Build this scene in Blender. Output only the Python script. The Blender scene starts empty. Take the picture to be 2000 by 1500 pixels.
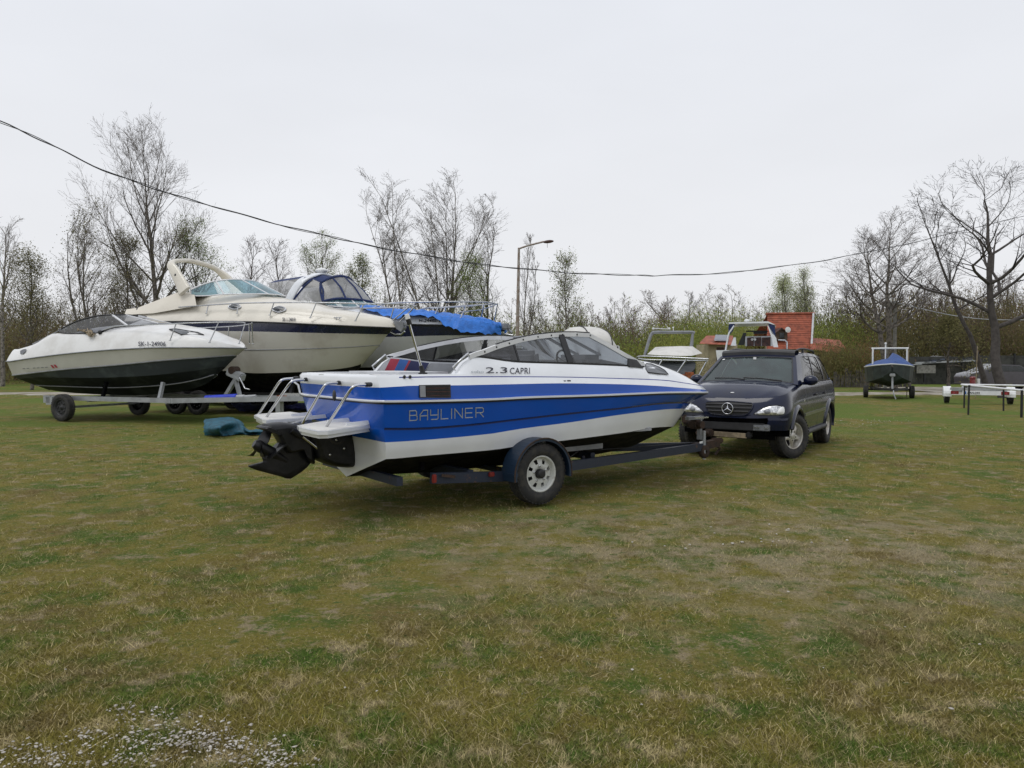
import bpy, bmesh, math, random
import numpy as np
from mathutils import Vector, Matrix
R = math.radians
# ------------------------------------------------------------------ camera, sky, sun, exposure
C = bpy.context.scene.collection
scene = bpy.context.scene
FPX, CH, HOR = 1480.0, 1.6, 705.0          # focal length in photo pixels, eye height, horizon row
PITCH = math.atan((750 - HOR) / FPX)
cam_d = bpy.data.cameras.new('camera'); cam = bpy.data.objects.new('camera', cam_d); C.objects.link(cam)
cam_d.sensor_width = 36; cam_d.lens = 36 * FPX / 2000; cam_d.clip_start = 0.05; cam_d.clip_end = 2000
cam.location = (0, 0, CH); cam.rotation_euler = (math.pi / 2 - PITCH, 0, 0)
scene.camera = cam
SUN_EL, SUN_AZ = R(66), R(-125)            # sun direction (azimuth from +Y, clockwise negative = behind left)
w = bpy.data.worlds.new('World'); scene.world = w; w.use_nodes = True
nt = w.node_tree; N = nt.nodes; L = nt.links; N.clear()
sky = N.new('ShaderNodeTexSky'); sky.sky_type = 'NISHITA'; sky.sun_disc = False
sky.sun_elevation = SUN_EL; sky.sun_rotation = SUN_AZ; sky.air_density = 1.0; sky.dust_density = 4.0
bg1 = N.new('ShaderNodeBackground'); bg1.inputs[1].default_value = 0.05; L.new(sky.outputs[0], bg1.inputs[0])
tc = N.new('ShaderNodeTexCoord'); sp = N.new('ShaderNodeSeparateXYZ'); L.new(tc.outputs['Generated'], sp.inputs[0])
rp = N.new('ShaderNodeValToRGB'); L.new(sp.outputs[2], rp.inputs[0])
rp.color_ramp.elements[0].position = 0.0; rp.color_ramp.elements[0].color = (0.87, 0.875, 0.895, 1)
rp.color_ramp.elements[1].position = 0.5; rp.color_ramp.elements[1].color = (0.82, 0.85, 0.915, 1)
mp = N.new('ShaderNodeMapping'); mp.inputs['Scale'].default_value = (1.2, 1.2, 3.5); L.new(tc.outputs['Generated'], mp.inputs[0])
nz = N.new('ShaderNodeTexNoise'); nz.inputs['Scale'].default_value = 1.6; nz.inputs['Detail'].default_value = 4; L.new(mp.outputs[0], nz.inputs[0])
mr = N.new('ShaderNodeMapRange'); L.new(nz.outputs[0], mr.inputs[0]); mr.inputs[1].default_value = .3; mr.inputs[2].default_value = .7; mr.inputs[3].default_value = .955; mr.inputs[4].default_value = 1.03
mx = N.new('ShaderNodeMix'); mx.data_type = 'RGBA'; mx.blend_type = 'MULTIPLY'; mx.inputs[0].default_value = 1
L.new(rp.outputs[0], mx.inputs[6]); L.new(mr.outputs[0], mx.inputs[7])
bg2 = N.new('ShaderNodeBackground'); L.new(mx.outputs[2], bg2.inputs[0]); bg2.inputs[1].default_value = 1.0
ms = N.new('ShaderNodeMixShader'); ms.inputs[0].default_value = 0.97; L.new(bg1.outputs[0], ms.inputs[1]); L.new(bg2.outputs[0], ms.inputs[2])
wo = N.new('ShaderNodeOutputWorld'); L.new(ms.outputs[0], wo.inputs[0])
sd = bpy.data.lights.new('sun', 'SUN'); sd.energy = 1.1; sd.angle = R(32); sd.color = (1, .97, .92)
so = bpy.data.objects.new('sun', sd); C.objects.link(so)
sv = Vector((math.sin(SUN_AZ) * math.cos(SUN_EL), math.cos(SUN_AZ) * math.cos(SUN_EL), math.sin(SUN_EL)))
so.rotation_euler = sv.to_track_quat('Z', 'Y').to_euler(); so.location = sv * 60
scene.view_settings.view_transform = 'Standard'; scene.view_settings.look = 'None'
scene.view_settings.exposure = 0.0; scene.view_settings.gamma = 1.0; scene.view_settings.use_curve_mapping = False
scene.cycles.max_bounces = 8; scene.cycles.transparent_max_bounces = 24

# ------------------------------------------------------------------ helpers: pixels of the photograph to points of the place
def ray(px, py):
    x, u = (px - 1000) / FPX, (750 - py) / FPX
    return Vector((x, math.cos(PITCH) + u * math.sin(PITCH), u * math.cos(PITCH) - math.sin(PITCH)))
EYE = Vector((0, 0, CH))
def at(px, py, Y):
    d = ray(px, py); return EYE + d * (Y / d.y)
def gnd(px, py, z=0):
    d = ray(px, py); return EYE + d * ((z - CH) / d.z)
class Frame:
    def __init__(s, ox, oy, deg, oz=0):
        s.o = Vector((ox, oy, oz)); s.a = R(deg); s.u = Vector((math.cos(s.a), math.sin(s.a), 0)); s.n = Vector((-math.sin(s.a), math.cos(s.a), 0))
    def w(s, x, y, z): return s.o + s.u * x + s.n * y + Vector((0, 0, z))
    def loc(s, p): q = p - s.o; return Vector((q.dot(s.u), q.dot(s.n), q.z))
    def py(s, px, py, y):            # pixel met with the local plane y = const
        d = ray(px, py); e = EYE - s.o; t = (y - e.dot(s.n)) / d.dot(s.n); return s.loc(EYE + d * t)
    def px(s, px, py, x):
        d = ray(px, py); e = EYE - s.o; t = (x - e.dot(s.u)) / d.dot(s.u); return s.loc(EYE + d * t)
    def pz(s, px, py, z):
        d = ray(px, py); return s.loc(EYE + d * ((z + s.o.z - CH) / d.z))
    def on(s, px, py, B, sg=-1):     # pixel met with the curved side y = sg*B(x)
        y = sg * B(2.0)
        for _ in range(25):
            p = s.py(px, py, y); y = y + .6 * (sg * B(p.x) - y)
        return s.py(px, py, y)

# ------------------------------------------------------------------ helpers: meshes
MATS = {}
class MB:
    def __init__(s): s.v = []; s.f = []; s.m = []; s.sm = []
    def add(s, vs, fs, m=0, smooth=False):
        o = len(s.v); s.v += [tuple(v) for v in vs]
        for f in fs: s.f.append([i + o for i in f]); s.m.append(m); s.sm.append(smooth)
        return s
    def box(s, c, d, m=0, rot=None, bev=0.0):
        c = Vector(c); hx, hy, hz = d[0] / 2, d[1] / 2, d[2] / 2
        if bev > 0:
            bm = bmesh.new(); bmesh.ops.create_cube(bm, size=1)
            for v in bm.verts: v.co = Vector((v.co.x * d[0], v.co.y * d[1], v.co.z * d[2]))
            bmesh.ops.bevel(bm, geom=bm.edges[:], offset=bev, segments=2, affect='EDGES')
            vs = [v.co.copy() for v in bm.verts]; bm.verts.index_update(); fs = [[v.index for v in f.verts] for f in bm.faces]; bm.free()
        else:
            vs = [Vector((x, y, z)) for x in (-hx, hx) for y in (-hy, hy) for z in (-hz, hz)]
            fs = [(0, 1, 3, 2), (4, 6, 7, 5), (0, 4, 5, 1), (2, 3, 7, 6), (0, 2, 6, 4), (1, 5, 7, 3)]
        if rot is not None: vs = [rot @ v for v in vs]
        return s.add([v + c for v in vs], fs, m)
    def bar(s, a, b, wd, ht, m=0, up=(0, 0, 1)):       # square bar between two points
        a, b = Vector(a), Vector(b); d = (b - a); l = d.length; d.normalize(); up = Vector(up)
        sd_ = d.cross(up); sd_ = sd_.normalized() if sd_.length > 1e-6 else Vector((1, 0, 0)); u = sd_.cross(d)
        vs = [p + sd_ * (i * wd / 2) + u * (j * ht / 2) for p in (a, b) for i, j in ((-1, -1), (1, -1), (1, 1), (-1, 1))]
        return s.add(vs, [(3, 2, 1, 0), (4, 5, 6, 7), (0, 1, 5, 4), (1, 2, 6, 5), (2, 3, 7, 6), (3, 0, 4, 7)], m)
    def tube(s, pts, r, n=8, m=0, closed=False, caps=True):
        pts = [Vector(p) for p in pts]; k = len(pts); rs = r if isinstance(r, (list, tuple)) else [r] * k
        tang = []
        for i in range(k):
            a = pts[i - 1] if (i > 0 or closed) else pts[i]; b = pts[(i + 1) % k] if (i < k - 1 or closed) else pts[i]
            tang.append((b - a).normalized())
        ref = Vector((0, 0, 1)) if abs(tang[0].z) < .9 else Vector((1, 0, 0))
        nrm = (ref - tang[0] * ref.dot(tang[0])).normalized(); vs = []
        for i in range(k):
            nrm = nrm - tang[i] * nrm.dot(tang[i]); nrm.normalize(); bn = tang[i].cross(nrm)
            for j in range(n):
                a = 2 * math.pi * j / n; vs.append(pts[i] + (nrm * math.cos(a) + bn * math.sin(a)) * rs[i])
        fs = []
        for i in range(k if closed else k - 1):
            i2 = (i + 1) % k
            for j in range(n): fs.append((i * n + j, i * n + (j + 1) % n, i2 * n + (j + 1) % n, i2 * n + j))
        s.add(vs, fs, m, True)
        if caps and not closed:
            s.add(vs[:n], [tuple(range(n))[::-1]], m); s.add(vs[-n:], [tuple(range(n))], m)
        return s
    def grid(s, rows, m=0, smooth=True, closed=False, skip=None):
        nr, nc = len(rows), len(rows[0]); vs = [p for r_ in rows for p in r_]; fs = []
        for i in range(nr - 1):
            for j in range(nc if closed else nc - 1):
                if skip and skip(i, j): continue
                j2 = (j + 1) % nc; fs.append((i * nc + j, i * nc + j2, (i + 1) * nc + j2, (i + 1) * nc + j))
        return s.add(vs, fs, m, smooth)
    def rev(s, prof, n=32, c=(0, 0, 0), m=0, mat=None, smooth=True):   # revolve (r, h) about local z, mat turns z
        rows = []
        for r_, h in prof:
            row = []
            for j in range(n):
                a = 2 * math.pi * j / n; v = Vector((r_ * math.cos(a), r_ * math.sin(a), h))
                if mat is not None: v = mat @ v
                row.append(v + Vector(c))
            rows.append(row)
        return s.grid(rows, m, smooth, True)
    def poly(s, pts, m=0): return s.add(pts, [tuple(range(len(pts)))], m)
    def prism(s, pts, ext, m=0):
        ext = Vector(ext); n = len(pts); a = [Vector(p) for p in pts]; b = [p + ext for p in a]
        return s.add(a + b, [tuple(range(n))[::-1], tuple(range(n, 2 * n))] + [(i, (i + 1) % n, (i + 1) % n + n, i + n) for i in range(n)], m)
    def ell(s, c, d, m=0, n=16, k=9, rot=None):
        rows = []
        for i in range(k + 1):
            t = math.pi * i / k; row = []
            for j in range(n):
                a = 2 * math.pi * j / n; v = Vector((d[0] * math.sin(t) * math.cos(a), d[1] * math.sin(t) * math.sin(a), d[2] * math.cos(t)))
                if rot is not None: v = rot @ v
                row.append(v + Vector(c))
            rows.append(row)
        return s.grid(rows, m, True, True)
    def mir(s):                                          # add the mirror image in local y
        n = len(s.v); s.v += [(v[0], -v[1], v[2]) for v in s.v]
        s.f += [[i + n for i in f][::-1] for f in s.f]; s.m += s.m; s.sm += s.sm
        return s
    def mesh(s, name, mats, merge=0.0):
        me = bpy.data.meshes.new(name); me.from_pydata(s.v, [], s.f)
        me.polygons.foreach_set('material_index', s.m); me.polygons.foreach_set('use_smooth', s.sm)
        for m in (mats if isinstance(mats, (list, tuple)) else [mats]): me.materials.append(MATS[m] if isinstance(m, str) else m)
        bm = bmesh.new(); bm.from_mesh(me)
        if merge: bmesh.ops.remove_doubles(bm, verts=bm.verts, dist=merge)
        bmesh.ops.recalc_face_normals(bm, faces=bm.faces)
        if merge:
            for e in bm.edges:
                if len(e.link_faces) == 2 and e.calc_face_angle(0) > .5: e.smooth = False
        bm.to_mesh(me); bm.free(); me.update(); return me
    def build(s, name, mats, parent=None, merge=0.0, loc=None):
        o = bpy.data.objects.new(name, s.mesh(name, mats, merge)); C.objects.link(o)
        if parent is not None: o.parent = parent
        if loc is not None: o.location = loc
        return o
def link(name, me, parent=None, loc=(0, 0, 0), rot=(0, 0, 0), sc=None):
    o = bpy.data.objects.new(name, me); C.objects.link(o); o.parent = parent; o.location = loc; o.rotation_euler = rot
    if sc is not None: o.scale = (sc, sc, sc) if not isinstance(sc, (tuple, list)) else sc
    return o
def tag(o, label=None, cat=None, group=None, kind=None):
    if label: o['label'] = label
    if cat: o['category'] = cat
    if group: o['group'] = group
    if kind: o['kind'] = kind
    return o
def thing(name, label, cat, F=None, group=None, loc=None, deg=0):
    o = bpy.data.objects.new(name, None); C.objects.link(o); o.empty_display_size = .2
    if F is not None: o.location = F.o; o.rotation_euler = (0, 0, F.a)
    else: o.location = loc or (0, 0, 0); o.rotation_euler = (0, 0, R(deg))
    return tag(o, label, cat, group)
def pchip(xs, ys):
    xs = list(map(float, xs)); ys = list(map(float, ys)); n = len(xs)
    h = [xs[i + 1] - xs[i] for i in range(n - 1)]; d = [(ys[i + 1] - ys[i]) / h[i] for i in range(n - 1)]
    m = [0.0] * n; m[0], m[-1] = d[0], d[-1]
    for i in range(1, n - 1):
        if d[i - 1] * d[i] > 0:
            w1, w2 = 2 * h[i] + h[i - 1], h[i] + 2 * h[i - 1]; m[i] = (w1 + w2) / (w1 / d[i - 1] + w2 / d[i])
    def f(x):
        if x <= xs[0]: return ys[0] + m[0] * (x - xs[0])
        if x >= xs[-1]: return ys[-1] + m[-1] * (x - xs[-1])
        lo = 0
        while xs[lo + 1] < x: lo += 1
        t = (x - xs[lo]) / h[lo]; a = h[lo]
        return ((1 + 2 * t) * (1 - t) ** 2) * ys[lo] + t * (1 - t) ** 2 * a * m[lo] + t * t * (3 - 2 * t) * ys[lo + 1] + t * t * (t - 1) * a * m[lo + 1]
    return f
def lerp(a, b, t): return a + (b - a) * t
def smooth_path(pts, n=6):                                # Catmull-Rom through points
    P = [Vector(p) for p in pts]; P = [P[0] * 2 - P[1]] + P + [P[-1] * 2 - P[-2]]; out = []
    for i in range(1, len(P) - 2):
        for k in range(n):
            t = k / n; a, b, c, d = P[i - 1], P[i], P[i + 1], P[i + 2]
            out.append(.5 * ((2 * b) + (c - a) * t + (2 * a - 5 * b + 4 * c - d) * t * t + (3 * b - 3 * c + d - a) * t ** 3))
    return out + [P[-2]]
def text_geo(s, size=1.0, bold=0.0):
    cu = bpy.data.curves.new('t', 'FONT'); cu.body = s; cu.size = size; cu.offset = bold; cu.resolution_u = 3
    o = bpy.data.objects.new('t', cu); C.objects.link(o)
    dg = bpy.context.evaluated_depsgraph_get(); me = bpy.data.meshes.new_from_object(o.evaluated_get(dg))
    vs = [tuple(v.co) for v in me.vertices]; fs = [tuple(p.vertices) for p in me.polygons]
    bpy.data.objects.remove(o); bpy.data.curves.remove(cu); bpy.data.meshes.remove(me)
    return vs, fs

# ------------------------------------------------------------------ helpers: materials
def mat(name, col, rough=.5, metal=0.0, coat=0.0, var=.12, scale=4.0, col2=None, mix=(.45, .6), bump=0.0, bscale=60.0, spec=.5, coord='Object', emit=None, dist=.02, alpha=None):
    m = bpy.data.materials.new(name); m.use_nodes = True; nt = m.node_tree; N = nt.nodes; L = nt.links; b = N['Principled BSDF']
    b.inputs['Roughness'].default_value = rough; b.inputs['Metallic'].default_value = metal; b.inputs['Coat Weight'].default_value = coat
    b.inputs['Coat Roughness'].default_value = .06; b.inputs['Specular IOR Level'].default_value = spec
    tc = N.new('ShaderNodeTexCoord'); nz = N.new('ShaderNodeTexNoise'); nz.inputs['Scale'].default_value = scale; nz.inputs['Detail'].default_value = 6; nz.inputs['Roughness'].default_value = .6
    L.new(tc.outputs[coord], nz.inputs[0])
    c2 = col2 or tuple(c * (1 - var * 2.2) for c in col)
    mr = N.new('ShaderNodeMapRange'); mr.inputs[1].default_value = mix[0]; mr.inputs[2].default_value = mix[1]; L.new(nz.outputs[0], mr.inputs[0])
    mx = N.new('ShaderNodeMix'); mx.data_type = 'RGBA'; mx.inputs[6].default_value = (*col, 1); mx.inputs[7].default_value = (*c2, 1); L.new(mr.outputs[0], mx.inputs[0])
    L.new(mx.outputs[2], b.inputs['Base Color'])
    mr2 = N.new('ShaderNodeMapRange'); mr2.inputs[3].default_value = max(0, rough - .06); mr2.inputs[4].default_value = min(1, rough + .1); L.new(nz.outputs[0], mr2.inputs[0]); L.new(mr2.outputs[0], b.inputs['Roughness'])
    if bump:
        n2 = N.new('ShaderNodeTexNoise'); n2.inputs['Scale'].default_value = bscale; n2.inputs['Detail'].default_value = 4; L.new(tc.outputs[coord], n2.inputs[0])
        bp = N.new('ShaderNodeBump'); bp.inputs['Strength'].default_value = bump; bp.inputs['Distance'].default_value = dist; L.new(n2.outputs[0], bp.inputs['Height']); L.new(bp.outputs[0], b.inputs['Normal'])
    if emit: b.inputs['Emission Color'].default_value = (*emit, 1); b.inputs['Emission Strength'].default_value = 1
    MATS[name] = m; return m
def glass(name, tint, rough=.02, refl=1.0, ior=1.5, dull_tone=.06, dcol=(.5, .5, .48)):  # diffuse share: dirt on plain panes, painted reflection on teal and car panes
    m = bpy.data.materials.new(name); m.use_nodes = True; nt = m.node_tree; N = nt.nodes; L = nt.links; N.clear()
    t = N.new('ShaderNodeBsdfTransparent'); t.inputs[0].default_value = (*tint, 1); g = N.new('ShaderNodeBsdfGlossy'); g.inputs['Roughness'].default_value = rough; g.inputs[0].default_value = (refl, refl, refl, 1)
    d = N.new('ShaderNodeBsdfDiffuse'); d.inputs[0].default_value = (*dcol, 1)
    fr = N.new('ShaderNodeFresnel'); fr.inputs[0].default_value = ior
    a = N.new('ShaderNodeMixShader'); L.new(fr.outputs[0], a.inputs[0]); L.new(t.outputs[0], a.inputs[1]); L.new(g.outputs[0], a.inputs[2])
    tc = N.new('ShaderNodeTexCoord'); nz = N.new('ShaderNodeTexNoise'); nz.inputs['Scale'].default_value = 3; L.new(tc.outputs['Object'], nz.inputs[0])
    mr = N.new('ShaderNodeMapRange'); mr.inputs[3].default_value = 0; mr.inputs[4].default_value = dull_tone * 2; L.new(nz.outputs[0], mr.inputs[0])
    b = N.new('ShaderNodeMixShader'); L.new(mr.outputs[0], b.inputs[0]); L.new(a.outputs[0], b.inputs[1]); L.new(d.outputs[0], b.inputs[2])
    o = N.new('ShaderNodeOutputMaterial'); L.new(b.outputs[0], o.inputs[0]); MATS[name] = m; return m

mat('gel_white', (.74, .76, .79), .28, coat=.6, var=.03, scale=1.5, bump=.1, bscale=2.4, dist=.02)
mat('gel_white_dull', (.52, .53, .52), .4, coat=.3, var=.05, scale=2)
mat('gel_blue', (.001, .086, .50), .2, spec=.2, coat=.6, var=.04, scale=.8, bump=.12, bscale=2.2, dist=.02)
mat('gel_blue_lower', (.003, .02, .14), .2, coat=1.0, var=.04, scale=.8)
mat('pinstripe', (.05, .07, .35), .4, var=.05)
mat('antifoul_black', (.008, .008, .009), .8, spec=.15, var=.3, scale=6, col2=(.03, .028, .024), bump=.3, bscale=30)
mat('chrome', (.62, .63, .66), .16, metal=1, var=.05)
mat('steel_rail', (.55, .56, .58), .25, metal=1, var=.1, scale=12)
mat('alu_white', (.74, .75, .77), .35, var=.04)
mat('black_plastic', (.015, .015, .017), .45, var=.2, scale=10)
mat('black_rubber', (.018, .018, .019), .75, var=.3, scale=14, col2=(.04, .037, .032), bump=.5, bscale=90, dist=.01)
mat('grey_vinyl', (.33, .34, .36), .6, var=.08, scale=6, bump=.15, bscale=120)
mat('light_vinyl', (.55, .56, .58), .55, var=.06, scale=5)
mat('vinyl_red', (.38, .03, .06), .5, var=.08); mat('vinyl_blue', (.03, .13, .42), .5, var=.08); mat('vinyl_navy', (.015, .02, .09), .5, var=.08)
mat('seat_dark', (.11, .115, .13), .6, var=.1)
mat('silver_print', (.42, .46, .50), .35, metal=.3, var=.1); mat('dark_print', (.03, .03, .05), .5); mat('red_print', (.4, .03, .05), .5)
mat('drive_black', (.007, .0075, .009), .4, spec=.3, coat=.08, var=.3, scale=9, col2=(.016, .016, .018))
mat('trailer_blue', (.012, .019, .038), .5, var=.25, scale=8, col2=(.10, .05, .03), mix=(.62, .72), bump=.15, bscale=70)
mat('trailer_fender', (.011, .026, .052), .42, var=.2, scale=6, col2=(.08, .06, .05), mix=(.6, .75))
mat('rust', (.05, .028, .018), .85, var=.35, scale=14, col2=(.03, .02, .015), bump=.5, bscale=60)
mat('galv', (.36, .375, .39), .42, metal=.35, var=.1, scale=3, col2=(.28, .29, .30))
mat('rim_white', (.55, .56, .53), .45, var=.15, scale=12, col2=(.28, .25, .2), mix=(.55, .75))
mat('alloy', (.60, .59, .56), .38, metal=.55, var=.1, scale=6, col2=(.40, .37, .32))
mat('red_lens', (.20, .015, .015), .25, coat=.5, var=.1); mat('white_paint', (.75, .76, .76), .4, var=.05)
mat('car_paint', (.004, .008, .032), .2, spec=.15, coat=.6, var=.12, scale=1.2, col2=(.011, .014, .032))
mat('car_under', (.006, .006, .007), .9, spec=.1, var=.3)
mat('car_trim', (.03, .03, .033), .55, var=.15)
mat('lamp_chrome', (.82, .83, .84), .15, metal=.7, var=.2, scale=34, col2=(.35, .35, .36))
mat('orange_rust', (.33, .10, .03), .7, var=.3, scale=14)
mat('cream', (.70, .66, .57), .32, coat=.5, var=.05, scale=1.2)
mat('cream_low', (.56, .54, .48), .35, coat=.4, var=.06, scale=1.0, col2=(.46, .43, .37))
mat('navy_band', (.008, .012, .05), .25, coat=.7, var=.1)
mat('boat_white_old', (.73, .73, .72), .35, coat=.3, var=.06, scale=1.5, col2=(.64, .63, .61))
mat('boat_grey_old', (.56, .55, .51), .42, coat=.2, var=.12, scale=1.2, col2=(.46, .45, .41), mix=(.4, .8))
mat('hull_slate', (.042, .05, .058), .5, spec=.25, var=.35, scale=2.2, col2=(.09, .11, .11), mix=(.5, .75))
mat('hull_slate_dark', (.014, .017, .02), .6, spec=.2, var=.3, scale=2.2, col2=(.06, .07, .07), mix=(.5, .75))
mat('canvas_navy', (.014, .03, .11), .8, var=.15, scale=6, bump=.3, bscale=25)
mat('tarp_blue', (.02, .17, .62), .5, var=.12, scale=5, bump=.5, bscale=9, dist=.05)
mat('tarp_dull', (.03, .08, .26), .6, var=.12, scale=5, bump=.4, bscale=9, dist=.05)
mat('tarp_teal', (.006, .09, .14), .6, var=.2, scale=8, bump=.4, bscale=30)
mat('tarp_navy', (.02, .025, .14), .6, var=.3, scale=5, col2=(.06, .07, .2), bump=.6, bscale=14, dist=.05)
mat('tube_blue', (.03, .06, .55), .5, var=.1)
mat('canvas_cream', (.66, .62, .54), .8, var=.03, scale=3, mix=(.3, .9), bump=.3, bscale=12)
mat('canvas_white', (.62, .61, .58), .8, var=.04, scale=5, bump=.3, bscale=12)
mat('canvas_grey', (.40, .41, .42), .8, var=.08, scale=4, bump=.3, bscale=10)
mat('arch_grey', (.26, .27, .29), .4, metal=.3, var=.1)
mat('hull_green', (.025, .035, .032), .5, var=.25, scale=3)
mat('wood_brown', (.075, .028, .02), .45, var=.3, scale=12)
mat('timber', (.30, .24, .16), .8, var=.2, scale=8)
mat('roof_red', (.32, .078, .036), .6, var=.18, scale=3, bump=.2, bscale=30)
mat('wall_beige', (.42, .36, .24), .85, var=.12, scale=2)
mat('wall_dark', (.10, .07, .05), .8, var=.2, scale=4)
mat('solar', (.03, .045, .08), .2, coat=.8, var=.1); mat('dark_glass', (.02, .025, .03), .15, coat=.6)
mat('fence_grey', (.055, .056, .05), .85, var=.2, scale=3); mat('fence_wood', (.11, .10, .085), .85, var=.25, scale=3)
mat('concrete', (.26, .25, .23), .85, var=.15, scale=6); mat('lamp_rust', (.24, .18, .14), .7, var=.25, scale=5, col2=(.34, .31, .28))
mat('black_steel', (.012, .012, .014), .45, var=.2); mat('cable', (.03, .03, .032), .6)
mat('bark', (.16, .14, .12), .9, var=.3, scale=7, bump=.8, bscale=22)
mat('bark_pale', (.24, .215, .19), .9, var=.3, scale=7, bump=.8, bscale=22)
mat('bark_dark', (.075, .065, .06), .9, var=.15, scale=7, bump=.8, bscale=22)
mat('twig', (.10, .085, .072), .9, var=.2, scale=2); mat('twig_grey', (.14, .122, .11), .9, var=.2, scale=2)
mat('stone_white', (.52, .49, .44), .9, var=.2, scale=6, col2=(.34, .31, .27))
mat('white_light', (.85, .85, .85), .3)
mat('silver_car', (.07, .065, .08), .3, coat=.8, var=.05)
glass('pane_clear', (.74, .77, .79)); glass('pane_smoke', (.36, .37, .40)); glass('pane_black', (.10, .10, .12)); glass('pane_teal', (.22, .36, .40), refl=.9, ior=1.9, dull_tone=.3, dcol=(.22, .42, .50))  # teal pane: bluish reflection painted in as diffuse colour
glass('pane_car', (.26, .38, .36), refl=.65, ior=2.0, dull_tone=.1, dcol=(.22, .34, .33)); glass('pane_dark', (.06, .065, .07), ior=1.45); glass('vinyl_window', (.45, .45, .47), rough=.25, dull_tone=.35, ior=1.6)  # car pane: reflected sky and trees partly painted in as greenish diffuse
# ------------------------------------------------------------------ wheels, shared by trailers and cars
def wheel(parent, loc, Rt, W, Rr, style, sg, steer=0, rimmat='rim_white', n=48, lug=.0095):
    M = Matrix.Rotation(R(steer), 3, 'Z') @ Matrix.Rotation(R(-90 * sg), 3, 'X')   # local z -> outward (sg*y)
    h = W / 2; root = bpy.data.objects.new('wheel', None); C.objects.link(root); root.parent = parent; root.location = loc; root.empty_display_size = .1
    a = MB()
    prof = [(Rr, h * .72), (Rr + .012, h * .9), (Rr + (Rt - Rr) * .45, h * 1.02), (Rt - .035, h * .93), (Rt - .008, h * .78), (Rt, h * .6)]
    for k in (.28, -.0, -.28):
        prof += [(Rt, h * (k + .13)), (Rt - .009, h * (k + .11)), (Rt - .009, h * (k + .02)), (Rt, h * k)] if k != 0 else [(Rt, .1 * h), (Rt - .009, .07 * h), (Rt - .009, -.07 * h), (Rt, -.1 * h)]
    prof += [(Rt, -h * .6), (Rt - .008, -h * .78), (Rt - .035, -h * .93), (Rr + (Rt - Rr) * .45, -h * 1.02), (Rr, -h * .72)]
    a.rev(prof, n, m=0, mat=M)
    nl = 44                                                 # tread lugs
    for i in range(nl):
        t = 2 * math.pi * i / nl
        for s2 in (-1, 1):
            q = Matrix.Rotation(t + (.035 if s2 > 0 else 0), 3, 'Z'); c = M @ (q @ Vector((Rt - lug, 0, s2 * h * .72)))
            a.box(c, (.012, .026, h * .36), 0, M @ q)
    a.build('tyre', 'black_rubber', root)
    b = MB(); b.rev([(Rr + .004, h * .74), (Rr + .006, h * .82), (Rr - .008, h * .82), (Rr - .018, h * .7), (Rr - .022, h * .25), (Rr * .8, h * .16), (Rr * .78, -h * .6)], n, m=0, mat=M)
    if style == 'steel8':
        rr = [Rr - .022, Rr * .80, Rr * .70, Rr * .56, Rr * .46, Rr * .30, Rr * .27, .0]; hh = [h * .28, h * .34, h * .42, h * .5, h * .52, h * .46, h * .34, h * .34]
        nn = 64; rows = [[M @ Vector((r_ * math.cos(2 * math.pi * j / nn), r_ * math.sin(2 * math.pi * j / nn), z)) for j in range(nn)] for r_, z in zip(rr, hh)]
        b.grid(rows, 0, True, True, skip=lambda i, j: (i == 1 and (j % 8) in (2, 3, 4)) or (i == 2 and (j % 8) in (2, 3, 4)))
        b.rev([(0, -h * .1), (Rr * .85, -h * .1)], 24, m=1, mat=M)
        b.rev([(.052, h * .3), (.052, h * .85), (.045, h * .98), (.03, h * 1.0), (.0, h * 1.0)], 20, m=1, mat=M)
        for i in range(5):
            t = 2 * math.pi * (i + .3) / 5; b.rev([(.013, h * .4), (.013, h * .62), (0, h * .62)], 6, c=M @ Vector((.085 * math.cos(t), .085 * math.sin(t), 0)), m=2, mat=M)
    elif style == 'star5':
        b.rev([(0, -h * .1), (Rr * .86, -h * .1)], 24, m=1, mat=M)
        b.rev([(.055, h * .2), (.055, h * .66), (.045, h * .72), (0, h * .72)], 20, m=0, mat=M)
        for i in range(5):
            t = 2 * math.pi * i / 5 + .3; q = M @ Matrix.Rotation(t, 3, 'Z')
            P = [(.03, .045, .60), (.09, .036, .60), (Rr * .62, .019, .56), (Rr * .86, .024, .48), (Rr * .97, .045, .42)]
            top = [[q @ Vector((x, y * k, h * z - (0 if abs(k) < 1.3 else .03))) for k in (-1.35, -1, -.5, 0, .5, 1, 1.35)] for x, y, z in P]
            b.grid(top, 0)
            t2 = t; b.rev([(.012, h * .5), (.012, h * .63), (0, h * .63)], 6, c=q @ Vector((.075, 0, 0)), m=1, mat=M)
            for s2 in (-1, 1):
                e = [q @ Vector((x, s2 * y * 1.35, h * z - .03)) for x, y, z in P]; e2 = [q @ Vector((x, s2 * y * 1.35, -h * .1)) for x, y, z in P]; b.grid([e, e2], 1, False)
    else:
        b.rev([(Rr - .02, h * .25), (Rr * .7, h * .45), (Rr * .4, h * .35), (.05, h * .4), (.045, h * .7), (0, h * .7)], n, m=0, mat=M)
        for i in range(8):
            t = 2 * math.pi * i / 8; b.ell(M @ Vector((Rr * .62 * math.cos(t), Rr * .62 * math.sin(t), h * .42)), (.025, .025, .025), 1, 8, 4)
    b.build('rim', [rimmat, 'black_plastic', 'steel_rail'], root)
    return root

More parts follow.
